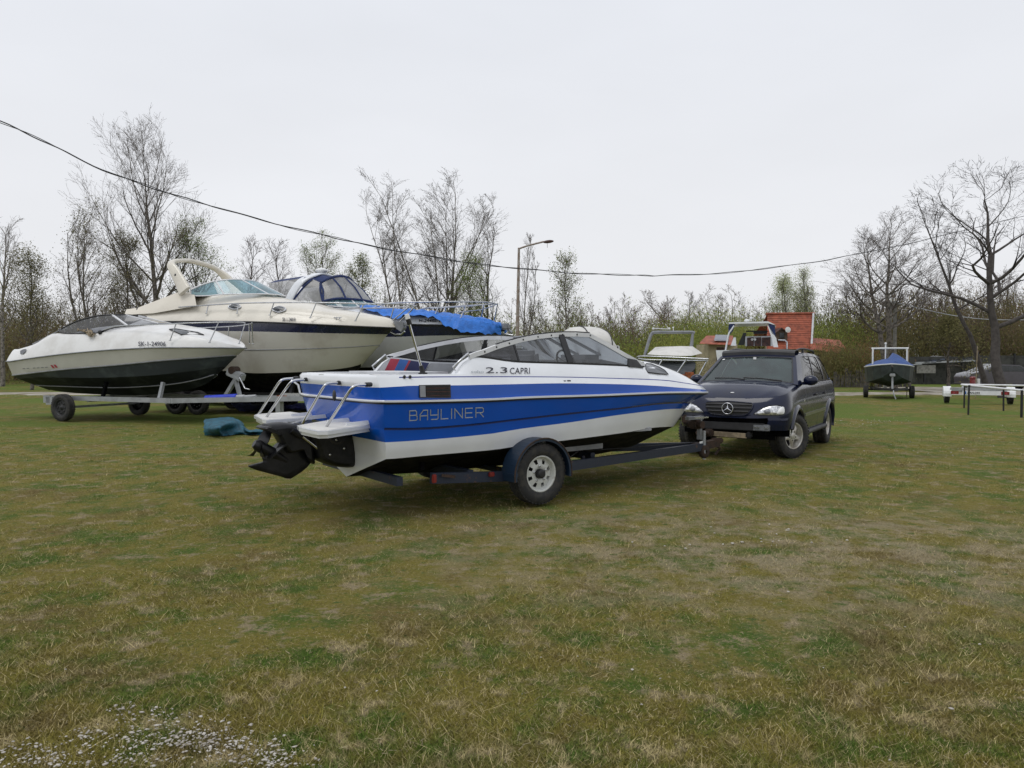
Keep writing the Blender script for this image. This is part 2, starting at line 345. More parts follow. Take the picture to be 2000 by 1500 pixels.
# ------------------------------------------------------------------ lofted hulls
PTS = [0, .03, .1, .3, .55, .7, .8, .88, .94, .975, 1]; PBS = [.935, .968, .988, 1, .995, .93, .82, .64, .42, .235, 0]
PROF = pchip(PTS, PBS)
def make_B(x0, xe, bm, prof=PROF): return lambda x: bm * max(0.0, prof(min(1, max(0, (x - x0) / (xe - x0)))))
TT = [0, .006, .015, .03, .05] + [.05 + .95 * (1 - (1 - i / 34) ** 1.35) for i in range(1, 35)]
def curve(F, px, x0, bm, sg=-1, prof=PROF, keel=False, y_end=0.0):
    """trace of a hull line on the near side: px = pixels stern to bow; the last one lies on the stem (y = 0)"""
    xe = F.py(px[-1][0], px[-1][1], 0).x; B = (lambda x: 0.0) if keel else make_B(x0, xe, bm, prof)
    P = [F.on(a, b, B, sg) for a, b in px[:-1]] + [F.py(px[-1][0], px[-1][1], 0)]
    P = sorted(P, key=lambda p: p.x); Q = [P[0]]
    for p in P[1:]:
        if p.x - Q[-1].x > .02: Q.append(p)
    f = pchip([p.x for p in Q], [p.z for p in Q])
    if Q[0].x > x0: z0 = Q[0].z - 0 * x0
    g = lambda x: f(max(x, Q[0].x)) if x < Q[0].x else f(x)
    pts = [Vector((x0 + (xe - x0) * t, B(x0 + (xe - x0) * t), g(x0 + (xe - x0) * t))) for t in TT]
    return dict(p=pts, B=B, z=g, x0=x0, xe=xe)
def between(a, b, t, bulge=0.0): return [p.lerp(q, t) + Vector((0, bulge * 4 * t * (1 - t) * min(1, p.y * 3), 0)) for p, q in zip(a, b)]
def strip(mb, a, b, m, n=1, bulge=0.0): mb.grid([between(a, b, k / n, bulge) for k in range(n + 1)], m)
def hull_y(curves, x, z):                                  # half breadth of a hull side at (x, z) from its lines
    zs = sorted([(c['z'](x), c['B'](x)) for c in curves])
    for (z0, y0), (z1, y1) in zip(zs, zs[1:]):
        if z0 <= z <= z1: return lerp(y0, y1, (z - z0) / max(1e-6, z1 - z0))
    return zs[0][1] if z < zs[0][0] else zs[-1][1]

# ================================================================== the blue and white motorboat
FB = Frame(-1.83, 8.34, 35.8)
boat = thing('motorboat', 'blue and white motorboat with open cockpit and smoked side windows, nearest on a trailer', 'motorboat', FB)
cK = curve(FB, [(677, 931), (900, 917), (1140, 891), (1220, 876), (1273, 852), (1300, 831)], 0, 0, keel=True)
cE = curve(FB, [(767, 896), (830, 890), (960, 879), (1007, 872), (1113, 859), (1191, 849), (1233, 843), (1270, 836), (1300, 830)], 0, 1.04)
cD = curve(FB, [(753, 864), (833, 859), (960, 847), (1007, 839), (1113, 825), (1220, 809), (1295, 800), (1322, 796)], -.02, 1.07)
cD2 = dict(cD); cD2['p'] = between(cE['p'], cD['p'], .72)
cD2['p'] = [p + Vector((0, .012, 0)) if p.y > .05 else p for p in cD2['p']]
cC = curve(FB, [(745, 838), (833, 837), (900, 832), (1007, 820), (1113, 808), (1220, 797), (1295, 788), (1332, 785)], -.04, 1.095)
cR = curve(FB, [(750, 784), (833, 783), (960, 780), (1033, 776), (1167, 772), (1273, 767.5), (1362, 764.5)], -.08, 1.17)
cA = curve(FB, [(742, 757), (817, 753), (900, 752.5), (1060, 749), (1193, 750), (1273, 753), (1327, 757), (1360, 762)], -.11, 1.155)
cG = curve(FB, [(742, 738), (817, 736.5), (900, 736), (1087, 736.5), (1193, 739), (1300, 743), (1335, 748), (1356, 757)], -.12, 1.10)
offz = lambda c, dz, dy=0: [p + Vector((0, dy if p.y > .03 else 0, dz)) for p in c['p']]
h = MB()
strip(h, cK['p'], cE['p'], 1, 3, .03)
strip(h, cE['p'], cD2['p'], 0, 2); strip(h, cD2['p'], cD['p'], 0, 1)
c1, c2 = offz(cC, -.012, -.012), offz(cC, .014, .012)
strip(h, cD['p'], c1, 2, 2); strip(h, c1, offz(cC, 0, -.01), 3); strip(h, offz(cC, 0, -.01), c2, 3); strip(h, c2, offz(cR, -.03, -.012), 2, 4)
strip(h, offz(cR, .012, -.01), cA['p'], 2, 3)
h.mir()
# transom: rows across at the stern end of each line
SS = [math.sin(math.pi / 2 * (k / 14)) for k in range(-14, 15)]
def across(c, dx=0, dz=0, n=24, bow=.05):
    e = c[0] if isinstance(c, list) else c['p'][0]
    return [Vector((e.x + dx * (1 - abs(s) ** 30) - bow * 1.9 * (1 - abs(s) ** 7), e.y * s, e.z + dz)) for s in SS]
def vrow(c, kz, n=24):                                       # V-shaped row between keel and chine
    e = c['p'][0]; return [Vector((e.x, e.y * s, lerp(kz, e.z, abs(s)))) for s in SS]
kz = cK['p'][0].z
rE, rD = vrow(cE, kz), across(cD, bow=.0)
rE2 = across(cE, bow=0)
h.grid([rE, rE2, across(cD2['p'], bow=0), rD], 0, False); h.grid([rD, across(c1, bow=.03), across(offz(cC, 0, -.01), bow=.03), across(c2, bow=.03), across(offz(cR, -.03, -.012), bow=.05)], 2); h.grid([across(offz(cR, .012, -.01), bow=.05), across(cA, bow=.05)], 2)
h.build('hull', ['gel_white', 'antifoul_black', 'gel_blue', 'gel_blue_lower'], boat, merge=2e-4)
# rub rail: white bead over a dark line
rr = MB(); a0 = offz(cR, -.03, -.012); a1 = offz(cR, -.028, .004); a2 = offz(cR, -.012, .008); a3 = offz(cR, -.009, .018); a4 = offz(cR, .008, .018); a5 = offz(cR, .012, -.01)
strip(rr, a0, a1, 1); strip(rr, a1, a2, 1); strip(rr, a2, a3, 0); strip(rr, a3, a4, 0); strip(rr, a4, a5, 0); rr.mir()
rr.grid([across(a0, bow=.04), across(a1, -.016, bow=.04), across(a2, -.02, bow=.045)], 1); rr.grid([across(a2, -.02, bow=.045), across(a3, -.03, bow=.045), across(a4, -.03, bow=.05), across(a5, bow=.05)], 0)
rr.build('rub_rail', ['gel_white', 'black_plastic'], boat)
# deck mouldings
XA, XW = .80, FB.py(1252, 714, -.9).x                        # start of the side panel, foot of the windscreen
gz = cG['z']
cH = pchip(*zip(*[(FB.py(a, b, -y).x, FB.py(a, b, -y).z) for a, b, y in ((916, 697, .97), (941, 699, .97), (1007, 708, .975), (1097, 711, .97), (1180, 714, .96), (1225, 716, .95), (1257, 718, .93))]))
BH = lambda x: min(.975, cG['B'](x) - .1)
d = MB()
strip(d, cA['p'], cG['p'], 0, 2)
iG = [i for i, p in enumerate(cG['p'])]
# aft side deck (gunwale cap) and inner wall
xs = [cG['x0'] + k * (XA + .1 - cG['x0']) / 10 for k in range(11)]
zt = lambda x: gz(x) + .027
o_ = [Vector((x, cG['B'](x), gz(x))) for x in xs]; e1 = [Vector((x, cG['B'](x) - .02, zt(x))) for x in xs]; e2 = [Vector((x, cG['B'](x) - .17, zt(x) + .005)) for x in xs]; e3 = [Vector((x, cG['B'](x) - .19, gz(x) - .14)) for x in xs]
d.grid([o_, e1], 0); d.grid([e1, e2], 0); d.grid([e2, e3], 0)
# side panel below the windows
xs = [XA + k * (XW - XA) / 26 for k in range(27)]
def ptop(x): f = min(1, max(0, (x - XA) / .17)); return lerp(zt(x), cH(max(x, XA + .17)), f)
P0 = [Vector((x, cG['B'](x), gz(x))) for x in xs]; P1 = [Vector((x, lerp(cG['B'](x), BH(x), .35), lerp(gz(x), ptop(x), .5))) for x in xs]; P2 = [Vector((x, BH(x), ptop(x))) for x in xs]
P3 = [p + Vector((0, -.06, .006)) for p in P2]; P4 = [Vector((p.x, p.y, gz(p.x) - .1)) for p in P3]
d.grid([P0, P1, P2], 0); d.grid([P2, P3], 0); d.grid([P3, P4], 0)
# foredeck, crowned
ridge = pchip(*zip(*[(FB.py(a, b, -.15).x, FB.py(a, b, -.15).z) for a, b in ((1256, 711), (1278, 717), (1300, 724), (1337, 744), (1354, 752), (1360, 757))]))
xe = cG['xe']; xs = [XW + (xe - XW) * (1 - (1 - k / 22) ** 1.3) for k in range(23)]; rows = []
def fz(x, u):                                                # height of the foredeck at station x, fraction u of its half breadth
    tk = 1 - max(0, 1 - (x - XW) / (xe - XW)) ** (1 / 1.3); ex = lerp(5, 2.2, min(1, tk * 1.6)); g_ = gz(x); zk = max(ridge(x), g_) if x < xe - .01 else g_
    zb = g_ + (zk - g_) * (1 - abs(u) ** ex); wgt = max(0, 1 - tk * 3.2); uB = .86; zh = min(cH(min(x, XW + .1)), zk - .005)
    za = lerp(g_, zh, (1 - abs(u)) / (1 - uB)) if abs(u) > uB else zh + (zk - zh) * (1 - (abs(u) / uB) ** 2)
    return lerp(zb, za, wgt)
for k, x in enumerate(xs):
    yg = cG['B'](x); t = k / 22; ex = lerp(7, 2.2, min(1, t * 1.6)); zk = max(ridge(x), gz(x)) if k < 22 else gz(x)
    rows.append([Vector((x, yg * u, fz(x, u))) for u in [-1, -.97, -.93, -.86, -.75, -.6, -.4, -.2, 0, .2, .4, .6, .75, .86, .93, .97, 1]])
dd = MB(); dd.grid(rows, 0)
# dash deck under the windscreen and aft bulkhead of the cabin
zc = lambda y: cH(XW) + .0
d.mir()
d.v += dd.v and []; d.add(dd.v, dd.f, 0, True)
d.grid([[Vector((XW - .75, p.y * .95, cH(XW) - .03)) for p in rows[0][2:-2]], rows[0][2:-2]], 0)
aft = [across([Vector((cA['p'][0].x, cA['p'][0].y, cA['p'][0].z))], bow=.05), across([cG['p'][0]], bow=.06), across([Vector((e1[0].x, e1[0].y, e1[0].z))], .0, bow=.03), across([Vector((e2[0].x + .1, e2[0].y, e2[0].z))], .02, bow=0.0)]
d.grid(aft, 0)
d.box((.13, 0, gz(0) - .05), (.35, 1.7, .1), 0, bev=.02)
d.build('deck', ['gel_white'], boat)
ps = MB(); c1 = [Vector((x, cG['B'](x) + .003, gz(x) - .006)) for x in [.1 + k * (xe - .25) / 60 for k in range(61)]]
ps.grid([c1, [p + Vector((0, -.001, .012)) for p in c1]], 0); ps.mir(); ps.build('pinstripe', 'pinstripe', boat)
# cockpit: sole, liners with striped upholstery, sun pad, seats
ck = MB(); ck.box((1.9, 0, .72), (3.8, 1.9, .04), 0); ck.build('cockpit_sole', 'grey_vinyl', boat)
for sg in (1, -1):
    ln = MB(); XS = [(XA + .02, 1.0, 0), (1.0, 1.13, 1), (1.13, 1.26, 2), (1.26, 1.29, 1), (1.29, 1.56, 3), (1.58, 2.15, 0), (2.17, 2.9, 0), (2.92, 3.6, 0)]
    for a, b, m in XS:
        lo = [Vector((x - .22, sg * .87, gz(x) - .12)) for x in (a, (a + b) / 2, b)]; hi = [Vector((x, sg * (BH(x) - .075), ptop(x) - .012)) for x in (a, (a + b) / 2, b)]
        md = [p.lerp(q, .5) + Vector((0, -sg * .03, 0)) for p, q in zip(lo, hi)]; ln.grid([lo, md, hi], m)
    ln.build('side_lining', ['grey_vinyl', 'vinyl_red', 'vinyl_blue', 'vinyl_navy'], boat)
s = MB(); s.box((.62, 0, gz(.6) - .0), (.66, 1.35, .09), 0, bev=.03); s.build('sun_pad', 'light_vinyl', boat)
s = MB(); s.box((1.02, .45, gz(.6) + .0), (.5, .55, .07), 0, bev=.03); s.box((1.0, -.45, gz(.6) - .02), (.5, .55, .07), 0, bev=.03); s.build('seat_cushion', 'grey_vinyl', boat)
for y in (-.5, .5):
    s = MB(); s.box((2.35, y, 1.13), (.5, .5, .14), 0, bev=.04); s.box((2.12, y, 1.42), (.13, .5, .62), 0, Matrix.Rotation(R(-10), 3, 'Y'), bev=.05); s.box((2.35, y, .9), (.3, .3, .36), 0); s.build('seat', 'seat_dark', boat)
s = MB(); s.box((3.25, -.02, 1.42), (.55, 1.7, .34), 0, Matrix.Rotation(R(8), 3, 'Y'), bev=.08); s.box((3.0, -.45, 1.6), (.35, .6, .16), 0, bev=.06); s.build('dashboard', 'seat_dark', boat)
s = MB(); q = Matrix.Rotation(R(65), 3, 'Y'); s.tube([Vector((2.78, -.45, 1.58)) + q @ Vector((.17 * math.cos(t * math.pi / 10), .17 * math.sin(t * math.pi / 10), 0)) for t in range(20)], .014, 6, closed=True)
for t in range(3): s.tube([(2.78, -.45, 1.58), Vector((2.78, -.45, 1.58)) + q @ Vector((.17 * math.cos(t * 2.09), .17 * math.sin(t * 2.09), 0))], .01, 6)
s.tube([(2.78, -.45, 1.58), (2.95, -.45, 1.5)], .025, 8); s.build('steering_wheel', 'black_plastic', boat)
s = MB(); s.box((2.75, .62, 1.58), (.34, .25, .11), 0, bev=.02); s.box((3.08, .62, 1.585), (.26, .2, .12), 0, bev=.02); s.box((3.4, .62, 1.57), (.34, .2, .09), 0, bev=.02); s.box((2.75, .49, 1.58), (.16, .012, .06), 1); s.box((2.9, .6, 1.46), (1.2, .4, .12), 0); s.build('cockpit_locker', ['white_paint', 'seat_dark'], boat)
# windscreen frame and panes
topp = [FB.py(a, b, -y) for a, b, y in ((916, 697, .975), (929, 692, .97), (945, 687, .955), (968, 678, .92), (993, 670.5, .88), (1020, 663.5, .84), (1049, 658, .815), (1075, 655, .805), (1097, 653.5, .80), (1125, 653.5, .80), (1151, 655, .80), (1185, 673, .84), (1220, 693.5, .89), (1256, 713, .93))]
apx = 10
for sg in (-1, 1):
    f = MB(); P = [Vector((p.x, -p.y if sg > 0 else p.y, p.z)) for p in topp]
    for a, b in zip(P, P[1:]): f.bar(a, b + (b - a) * .04, .035, .05, 0, up=(0, 0, 1))
    trk = [p + Vector((0, 0, .034)) for p in P[3:11]]; f.tube(trk, .007, 6, 1)
    for p in P[2:11]: f.ell(p + Vector((0, sg * .02, .0)), (.011, .006, .011), 1, 6, 4)
    xb = [P[0].x + k * (P[-1].x - P[0].x) / 12 for k in range(13)]
    bt = [Vector((x, sg * (BH(x) - .012), cH(x) + .012)) for x in xb]
    for a, b in zip(bt, bt[1:]): f.bar(a, b, .02, .02, 1)
    f.build('windscreen_frame', ['alu_white', 'black_plastic'], boat)
    ft = pchip([p.x for p in P], [p.z for p in P]); fy = pchip([p.x for p in P], [abs(p.y) for p in P])
    xf = P[apx].x
    def T(x, e=.015): return Vector((x, sg * fy(x), ft(x) - e))
    def Bt(x): return Vector((x, sg * (BH(x) - .012), cH(x) + .02))
    post = FB.py(1100, 690, -.85).x; p2 = FB.py(1007, 690, -.9).x
    for nm, xa, xb2, mt in (('window_pane', P[0].x + .06, p2, 'pane_black'), ('window_pane', p2, post - .03, 'pane_smoke' if sg > 0 else 'pane_clear'), ('window_pane', post + .03, P[-1].x - .05, 'pane_smoke' if sg > 0 else 'pane_clear')):
        g = MB(); xx = [xa + (xb2 - xa) * k / 12 for k in range(13)]
        g.grid([[Bt(x) for x in xx], [T(x) if T(x).z > Bt(x).z else Bt(x) for x in xx]], 0); g.build(nm, mt, boat)
    f = MB(); f.bar(Bt(post + .02), T(post) + Vector((0, 0, .03)), .02, .085, 0, up=(1, 0, 0)); f.build('window_post', 'black_plastic', boat); f = MB(); f.bar(Bt(p2), T(p2), .012, .022, 0, up=(1, 0, 0)); f.build('window_post', 'black_plastic', boat)
TL, TR_ = topp[apx], topp[apx] * 1; TR_ = Vector((TL.x, -TL.y, TL.z)); FL = Vector((topp[-1].x, topp[-1].y, topp[-1].z)); FR = Vector((FL.x, -FL.y, FL.z))
f = MB(); hd = [TL.lerp(TR_, k / 8) + Vector((.10 * (1 - (2 * k / 8 - 1) ** 2), 0, .015)) for k in range(9)]; f.tube(hd, .02, 6, 0)
ft_ = [FL.lerp(FR, k / 8) + Vector((.16 * (1 - (2 * k / 8 - 1) ** 2), 0, .03)) for k in range(9)]; f.tube(ft_, .014, 6, 0)
for k in (3, 5): f.bar(hd[k], ft_[k], .035, .03, 1)
f.build('windscreen_header', ['arch_grey', 'arch_grey'], boat)
for a, b in ((0, 3), (3, 5), (5, 8)):
    g = MB(); g.grid([hd[a:b + 1], ft_[a:b + 1]], 0); g.build('windscreen_pane', 'pane_clear', boat)
# corner cap at the foot of the windscreen, bow deck window
f = MB(); q1, q2, q3, q4 = [FB.py(a, b, -y) for a, b, y in ((1225, 700, .93), (1225, 715.5, .965), (1253, 719, .95), (1240, 703, .92))]
f.prism([q1, q2, q3, q4], (0, -.035, 0)); f.build('corner_cap', 'black_plastic', boat)
def on_fore(px, py, off=.012):                                 # pixel to the crowned foredeck near side
    for k in range(800):
        y = -1.15 + k * .0015; p = FB.py(px, py, y)
        if p.x < XW or p.x > xe: continue
        yg = cG['B'](p.x); t = ((p.x - XW) / (xe - XW)); tk = 1 - (1 - t) ** (1 / 1.3); ex = lerp(7, 2.2, min(1, tk * 1.6)); u = min(1, abs(y) / yg)
        z = fz(p.x, u) 
        if abs(y) <= yg and z >= p.z: return p + Vector((0, -off, off * .6))
    return FB.py(px, py, -.9)
dw = [(1261, 711), (1259, 714), (1261, 724), (1264, 728), (1284, 730.5), (1304, 732), (1297, 724), (1286, 717.5), (1270, 711.5)]
for sg in (1, -1):
    g = MB(); P = [on_fore(a, b) for a, b in dw]; cen = sum(P, Vector()) / len(P)
    P = [Vector((p.x, p.y * sg, p.z)) for p in P]; cen = Vector((cen.x, cen.y * sg - .004 * sg, cen.z + .004))
    g.add(P + [cen], [(i, (i + 1) % len(P), len(P)) for i in range(len(P))], 0); g.tube(P, .006, 5, 1, closed=True); g.build('deck_window', ['dark_glass', 'black_plastic'], boat)
# engine vent grille, near side
ht = [cE, cD, cC, cR, cA, cG]
def side(px, py, off=.004):
    y = 1.12
    for _ in range(12):
        p = FB.py(px, py, -y); y += .7 * (hull_y(ht, p.x, p.z) + off - y)
    return FB.py(px, py, -y)
g = MB(); c = [side(819, 752, .012), side(880, 751, .012), side(881, 777, .012), side(820, 776.5, .012)]
g.prism(c, (0, .03, 0), 0)
fr = lambda a, b: c[0].lerp(c[1], a).lerp(c[3].lerp(c[2], a), b)
for k in range(6):
    a0, a1 = fr(.2, .12 + .14 * k), fr(.96, .12 + .14 * k); g.bar(a0 + Vector((0, -.006, 0)), a1 + Vector((0, -.006, 0)), .012, .008, 2 if k % 2 else 0)
g.bar(fr(.09, .05) + Vector((0, -.004, 0)), fr(.09, .95) + Vector((0, -.004, 0)), .014, .06, 1, up=(1, 0, 0)); g.build('vent_grille', ['black_plastic', 'arch_grey', 'wood_brown'], boat)
# hull lettering as thin strokes laid on the hull side
ST = {'B': [[(0, 0), (0, 1), (.62, 1), (.74, .88), (.74, .62), (.64, .52), (0, .52)], [(.64, .52), (.8, .4), (.8, .12), (.68, 0), (0, 0)]], 'A': [[(0, 0), (0, .55), (.35, 1), (.8, 1), (.8, 0)], [(0, .42), (.8, .42)]],
      'Y': [[(0, 1), (0, .45), (.8, .45)], [(.8, 1), (.8, .12), (.68, 0), (.1, 0)]], 'L': [[(0, 1), (0, 0), (.72, 0)]], 'I': [[(0, 0), (0, 1)]], 'N': [[(0, 0), (0, 1), (.8, 0), (.8, 1)]],
      'E': [[(.74, 1), (0, 1), (0, 0), (.74, 0)], [(0, .5), (.68, .5)]], 'R': [[(0, 0), (0, 1), (.68, 1), (.8, .88), (.8, .58), (.7, .47), (0, .47)], [(.42, .47), (.8, 0)]]}
lt = MB(); word = 'BAYLINER'; wd = {'I': .35}; tot = sum(wd.get(k, 1.12) for k in word) - .32; x = 0
def lpt(u, v): return side(800 + 144 * u, lerp(821.5, 814, u) - v * 19 * (1 - .06 * u), .004)
for ch in word:
    for stq in ST[ch]:
        for a, b in zip(stq, stq[1:]):
            A, B_ = lpt((x + a[0]) / tot, a[1]), lpt((x + b[0]) / tot, b[1]); dv = (B_ - A).normalized() * .005; lt.bar(A - dv, B_ + dv, .003, .0095, 0, up=(0, 1, 0) if False else (dv.cross(Vector((0, 1, 0)))))
    x += wd.get(ch, 1.12)
lt.build('hull_lettering', 'silver_print', boat)
def panel(px, py, off=.009):
    y = 1.0
    for _ in range(12):
        p = FB.py(px, py, -y); t = (p.z - gz(p.x)) / max(.05, ptop(p.x) - gz(p.x)); B0, B1 = cG['B'](p.x), BH(p.x)
        yy = lerp(B0, lerp(B0, B1, .35), t / .5) if t < .5 else lerp(lerp(B0, B1, .35), B1, (t - .5) / .5)
        y += .7 * (yy + off - y)
    return FB.py(px, py, -y)
def decal(s, x0, x1, y0, y1, m, name, proj, bold=.0, tilt=0):
    vs, fs = text_geo(s, 1, bold); xa, xb = min(v[0] for v in vs), max(v[0] for v in vs); ya, yb = min(v[1] for v in vs), max(v[1] for v in vs)
    g = MB(); g.add([proj(lerp(x0, x1, (v[0] - xa) / (xb - xa)), lerp(y1, y0, (v[1] - ya) / (yb - ya)) + tilt * (v[0] - xa) / (xb - xa)) for v in vs], fs, 0); return g.build(name, m, boat)
decal('2.3', 949, 991, 717, 728.5, 'dark_print', 'deck_lettering', panel, .0); decal('CAPRI', 996, 1035, 718, 730, 'dark_print', 'deck_lettering', panel); decal('soho', 920, 945, 723, 728.5, 'silver_print', 'deck_lettering', panel)
# small fittings
for a, b in ((789, 736), (800, 736)): s = MB(); p = side(a, b, .0); s.ell(p + Vector((0, -.01, 0)), (.018, .012, .018), 0, 8, 5); s.build('deck_fitting', 'black_plastic', boat)
s = MB()
p = side(1111, 744, 0); s.box(p, (.05, .01, .018), 0); s.box(side(1103, 744, 0), (.03, .01, .012), 0)
s.build('deck_fitting', 'black_plastic', boat)
s = MB(); p = across(cA)[14]; s.ell((p.x - .08, p.y - .36, p.z - .1), (.012, .045, .06), 0, 12, 6); s.build('transom_plug', 'black_plastic', boat)
s = MB(); p = FB.px(632, 736, cG['x0'] - .06); s.bar(p + Vector((-.02, -.07, .02)), p + Vector((-.02, .07, .02)), .02, .014, 0); s.box(p + Vector((-.01, -.03, 0)), (.03, .02, .03), 0); s.box(p + Vector((-.01, .03, 0)), (.03, .02, .03), 0); s.build('cleat', 'chrome', boat)
for sg in (-1, 1):
    s = MB(); A, B_ = FB.py(889, 724, -.98), FB.py(917, 696, -.98); A.y *= -sg; B_.y *= -sg; up = Vector((-.02, 0, .03)); s.tube([A, A + up * 1.3, B_ + up * 1.1, B_], .012, 6); s.build('grab_handle', 'chrome', boat)
s = MB(); A, B_ = FB.py(826, 729, -.98), FB.py(800, 634, -.98); s.tube([A, A.lerp(B_, .16)], [.03, .022], 8, 1); s.tube([A.lerp(B_, .1), B_], .013, 8, 0); up = (B_ - A).normalized(); s.tube([B_, B_ + up * .06], .026, 10, 1); s.tube([B_ + up * .06, B_ + up * .11], [.026, .022], 10, 2); s.ell(A, (.06, .035, .012), 1, 10, 4); s.build('stern_light', ['chrome', 'black_plastic', 'white_light'], boat)
# swim platforms and their grab rails
zpl = FB.px(650, 831, -.42).z
def plat(pts, sg):
    P = [FB.pz(a, b, zpl) for a, b in pts]; g = MB(); g.prism(P, (0, 0, -.035), 0)
    cx = sum(P, Vector()) / len(P); P2 = [cx.lerp(p, .93) + Vector((0, 0, -.036)) for p in P]; g.prism(P2, (0, 0, -.035), 0)
    P3 = [cx.lerp(p, .9) + Vector((0, 0, .004)) for p in P]; g.prism(P3, (0, 0, -.01), 1); o = g.build('swim_platform', ['gel_white', 'canvas_white'], boat)
    for yy in (sg * .32, sg * .78): k = MB(); k.bar((-.34, yy, zpl + .012), (-.01, yy, zpl + .03), .035, .04); k.build('platform_bracket', 'gel_white', boat)
plat([(580, 831), (596, 828), (649, 819), (700, 824), (727, 827.5), (728, 829), (640, 842), (620, 842.5), (584, 835)], -1)
plat([(496, 811), (502, 808.5), (567, 804), (600, 809), (614, 813.5), (600, 816), (520, 821), (512, 819.5)], 1)
for top, bend, bot in (((577, 738.5), (549, 741), (505, 809)), ((600, 741), (570, 743), (520, 815)), ((664, 747.5), (636, 749), (591, 827)), ((719, 751), (690, 753), (637, 834))):
    xt = cA['x0'] - .10; A = FB.px(*top, xt); Bp = FB.px(*bend, xt - .24); Cc = FB.pz(*bot, zpl); s = MB()
    m1 = A.lerp(Bp, .75); m2 = Bp.lerp(Cc, .12); path = [A, A.lerp(Bp, .4), m1] + [m1.lerp(Bp, .5).lerp(Bp.lerp(m2, .5), .5)] + [m2, Bp.lerp(Cc, .5), Bp.lerp(Cc, .9), Cc]
    s.tube(smooth_path(path, 4), .0145, 8, 0); s.tube([A + Vector((.03, 0, 0)), A + (Bp - A).normalized() * .05], .023, 8, 1); s.build('stern_rail', ['chrome', 'black_plastic'], boat)
# outdrive, tilted up
xdr = -.05
def D(px, py, y=0): return FB.py(px, py, y)
dr = MB()
def slab(pts, w0, w1=None, m=0, bevk=.72):                      # rounded casting from its side outline
    P = [D(a, b) for a, b in pts]; n = len(P); Q = []
    for i in range(n):
        a, b, c, d = P[i - 1], P[i], P[(i + 1) % n], P[(i + 2) % n]
        for k in range(4): t = k / 4; cr = .5 * (2 * b + (c - a) * t + (2 * a - 5 * b + 4 * c - d) * t * t + (3 * b - 3 * c + d - a) * t ** 3); Q.append(cr.lerp(b.lerp(c, t), .45))
    c = sum(Q, Vector()) / len(Q); rings = []
    for f in (-1, -.93, -.75, -.4, 0, .4, .75, .93, 1): rings.append([c.lerp(p, lerp(bevk, 1, math.sqrt(max(0, 1 - abs(f) ** 2.6)))) + Vector((0, f * w0, 0)) for p in Q])
    dr.grid(rings, m, True, True); dr.poly(rings[0][::-1], m); dr.poly(rings[-1], m)
slab([(512, 829), (548, 824), (580, 829), (606, 850), (612, 905), (600, 900), (590, 880), (560, 885), (547, 868), (533, 845)], .13)
slab([(547, 862), (575, 858), (606, 905), (568, 935), (545, 930), (500, 918), (484, 910), (513, 902), (512, 894), (520, 882), (533, 884)], .035)
slab([(580, 826), (640, 838), (676, 842), (688, 905), (672, 912), (640, 908), (612, 895), (600, 860)], .24)
slab([(505, 836), (515, 830), (545, 846), (540, 850)], .16)
for yy in (-.2, -.12, .12): dr.tube(smooth_path([D(672, 850) + Vector((0, yy, 0)), D(640, 862) + Vector((0, yy * 1.2, 0)), D(618, 848) + Vector((0, yy, 0)), D(600, 862) + Vector((0, yy * .6, 0))], 5), .016, 8, 2)
for a, b in ((590, 842), (606, 852), (622, 850), (640, 856), (655, 872), (628, 884)): dr.ell(D(a, b) + Vector((0, -.235 if a > 615 else -.125, 0)), (.016, .012, .016), 1, 8, 4)
dr.box(D(545, 872), (.34, .26, .016), 0, Matrix.Rotation(R(-38), 3, 'Y'))
hub0, hub1 = D(496, 866), D(534, 886); dr.tube([hub0, hub0.lerp(hub1, .2), hub1, D(560, 900)], [.04, .062, .06, .04], 12, 0)
for sg in (-1, 1): dr.tube([D(578, 848) + Vector((0, sg * .15, 0)), D(612, 875) + Vector((0, sg * .17, 0))], .018, 8, 1); dr.tube([D(560, 838) + Vector((0, sg * .15, 0)), D(580, 850) + Vector((0, sg * .15, 0))], .035, 8, 0)
drv = dr.build('outdrive', ['drive_black', 'chrome', 'black_rubber'], boat)
pr = MB(); ax = (hub1 - hub0).normalized(); e1_ = ax.cross(Vector((0, 1, 0))).normalized(); e2_ = ax.cross(e1_); hc = hub0.lerp(hub1, .3)
for k in range(3):
    t = k * 2.094 + 1.9; rows = []
    for i in range(7):
        rr_ = .04 + .145 * i / 6; cw = .06 * math.sin(math.pi * min(1, .25 + .75 * i / 6)) + .02
        row = []
        for j in (-1, -.5, 0, .5, 1):
            a = t + j * cw / max(.06, rr_) * .9; row.append(hc + (e1_ * math.cos(a) + e2_ * math.sin(a)) * rr_ + ax * (j * .035))
        rows.append(row)
    pr.grid(rows, 0); pr.grid([[p + ax * .006 for p in r_] for r_ in rows], 0)
pr.build('propeller', 'drive_black', drv)
# ladder rail between the platforms
s = MB(); s.tube(smooth_path([FB.pz(556, 827, zpl - .04), FB.pz(570, 829, zpl - .04), FB.pz(600, 819, zpl - .02), FB.pz(612, 812, zpl - .02)], 5), .02, 8); s.build('boarding_step', 'canvas_grey', boat)

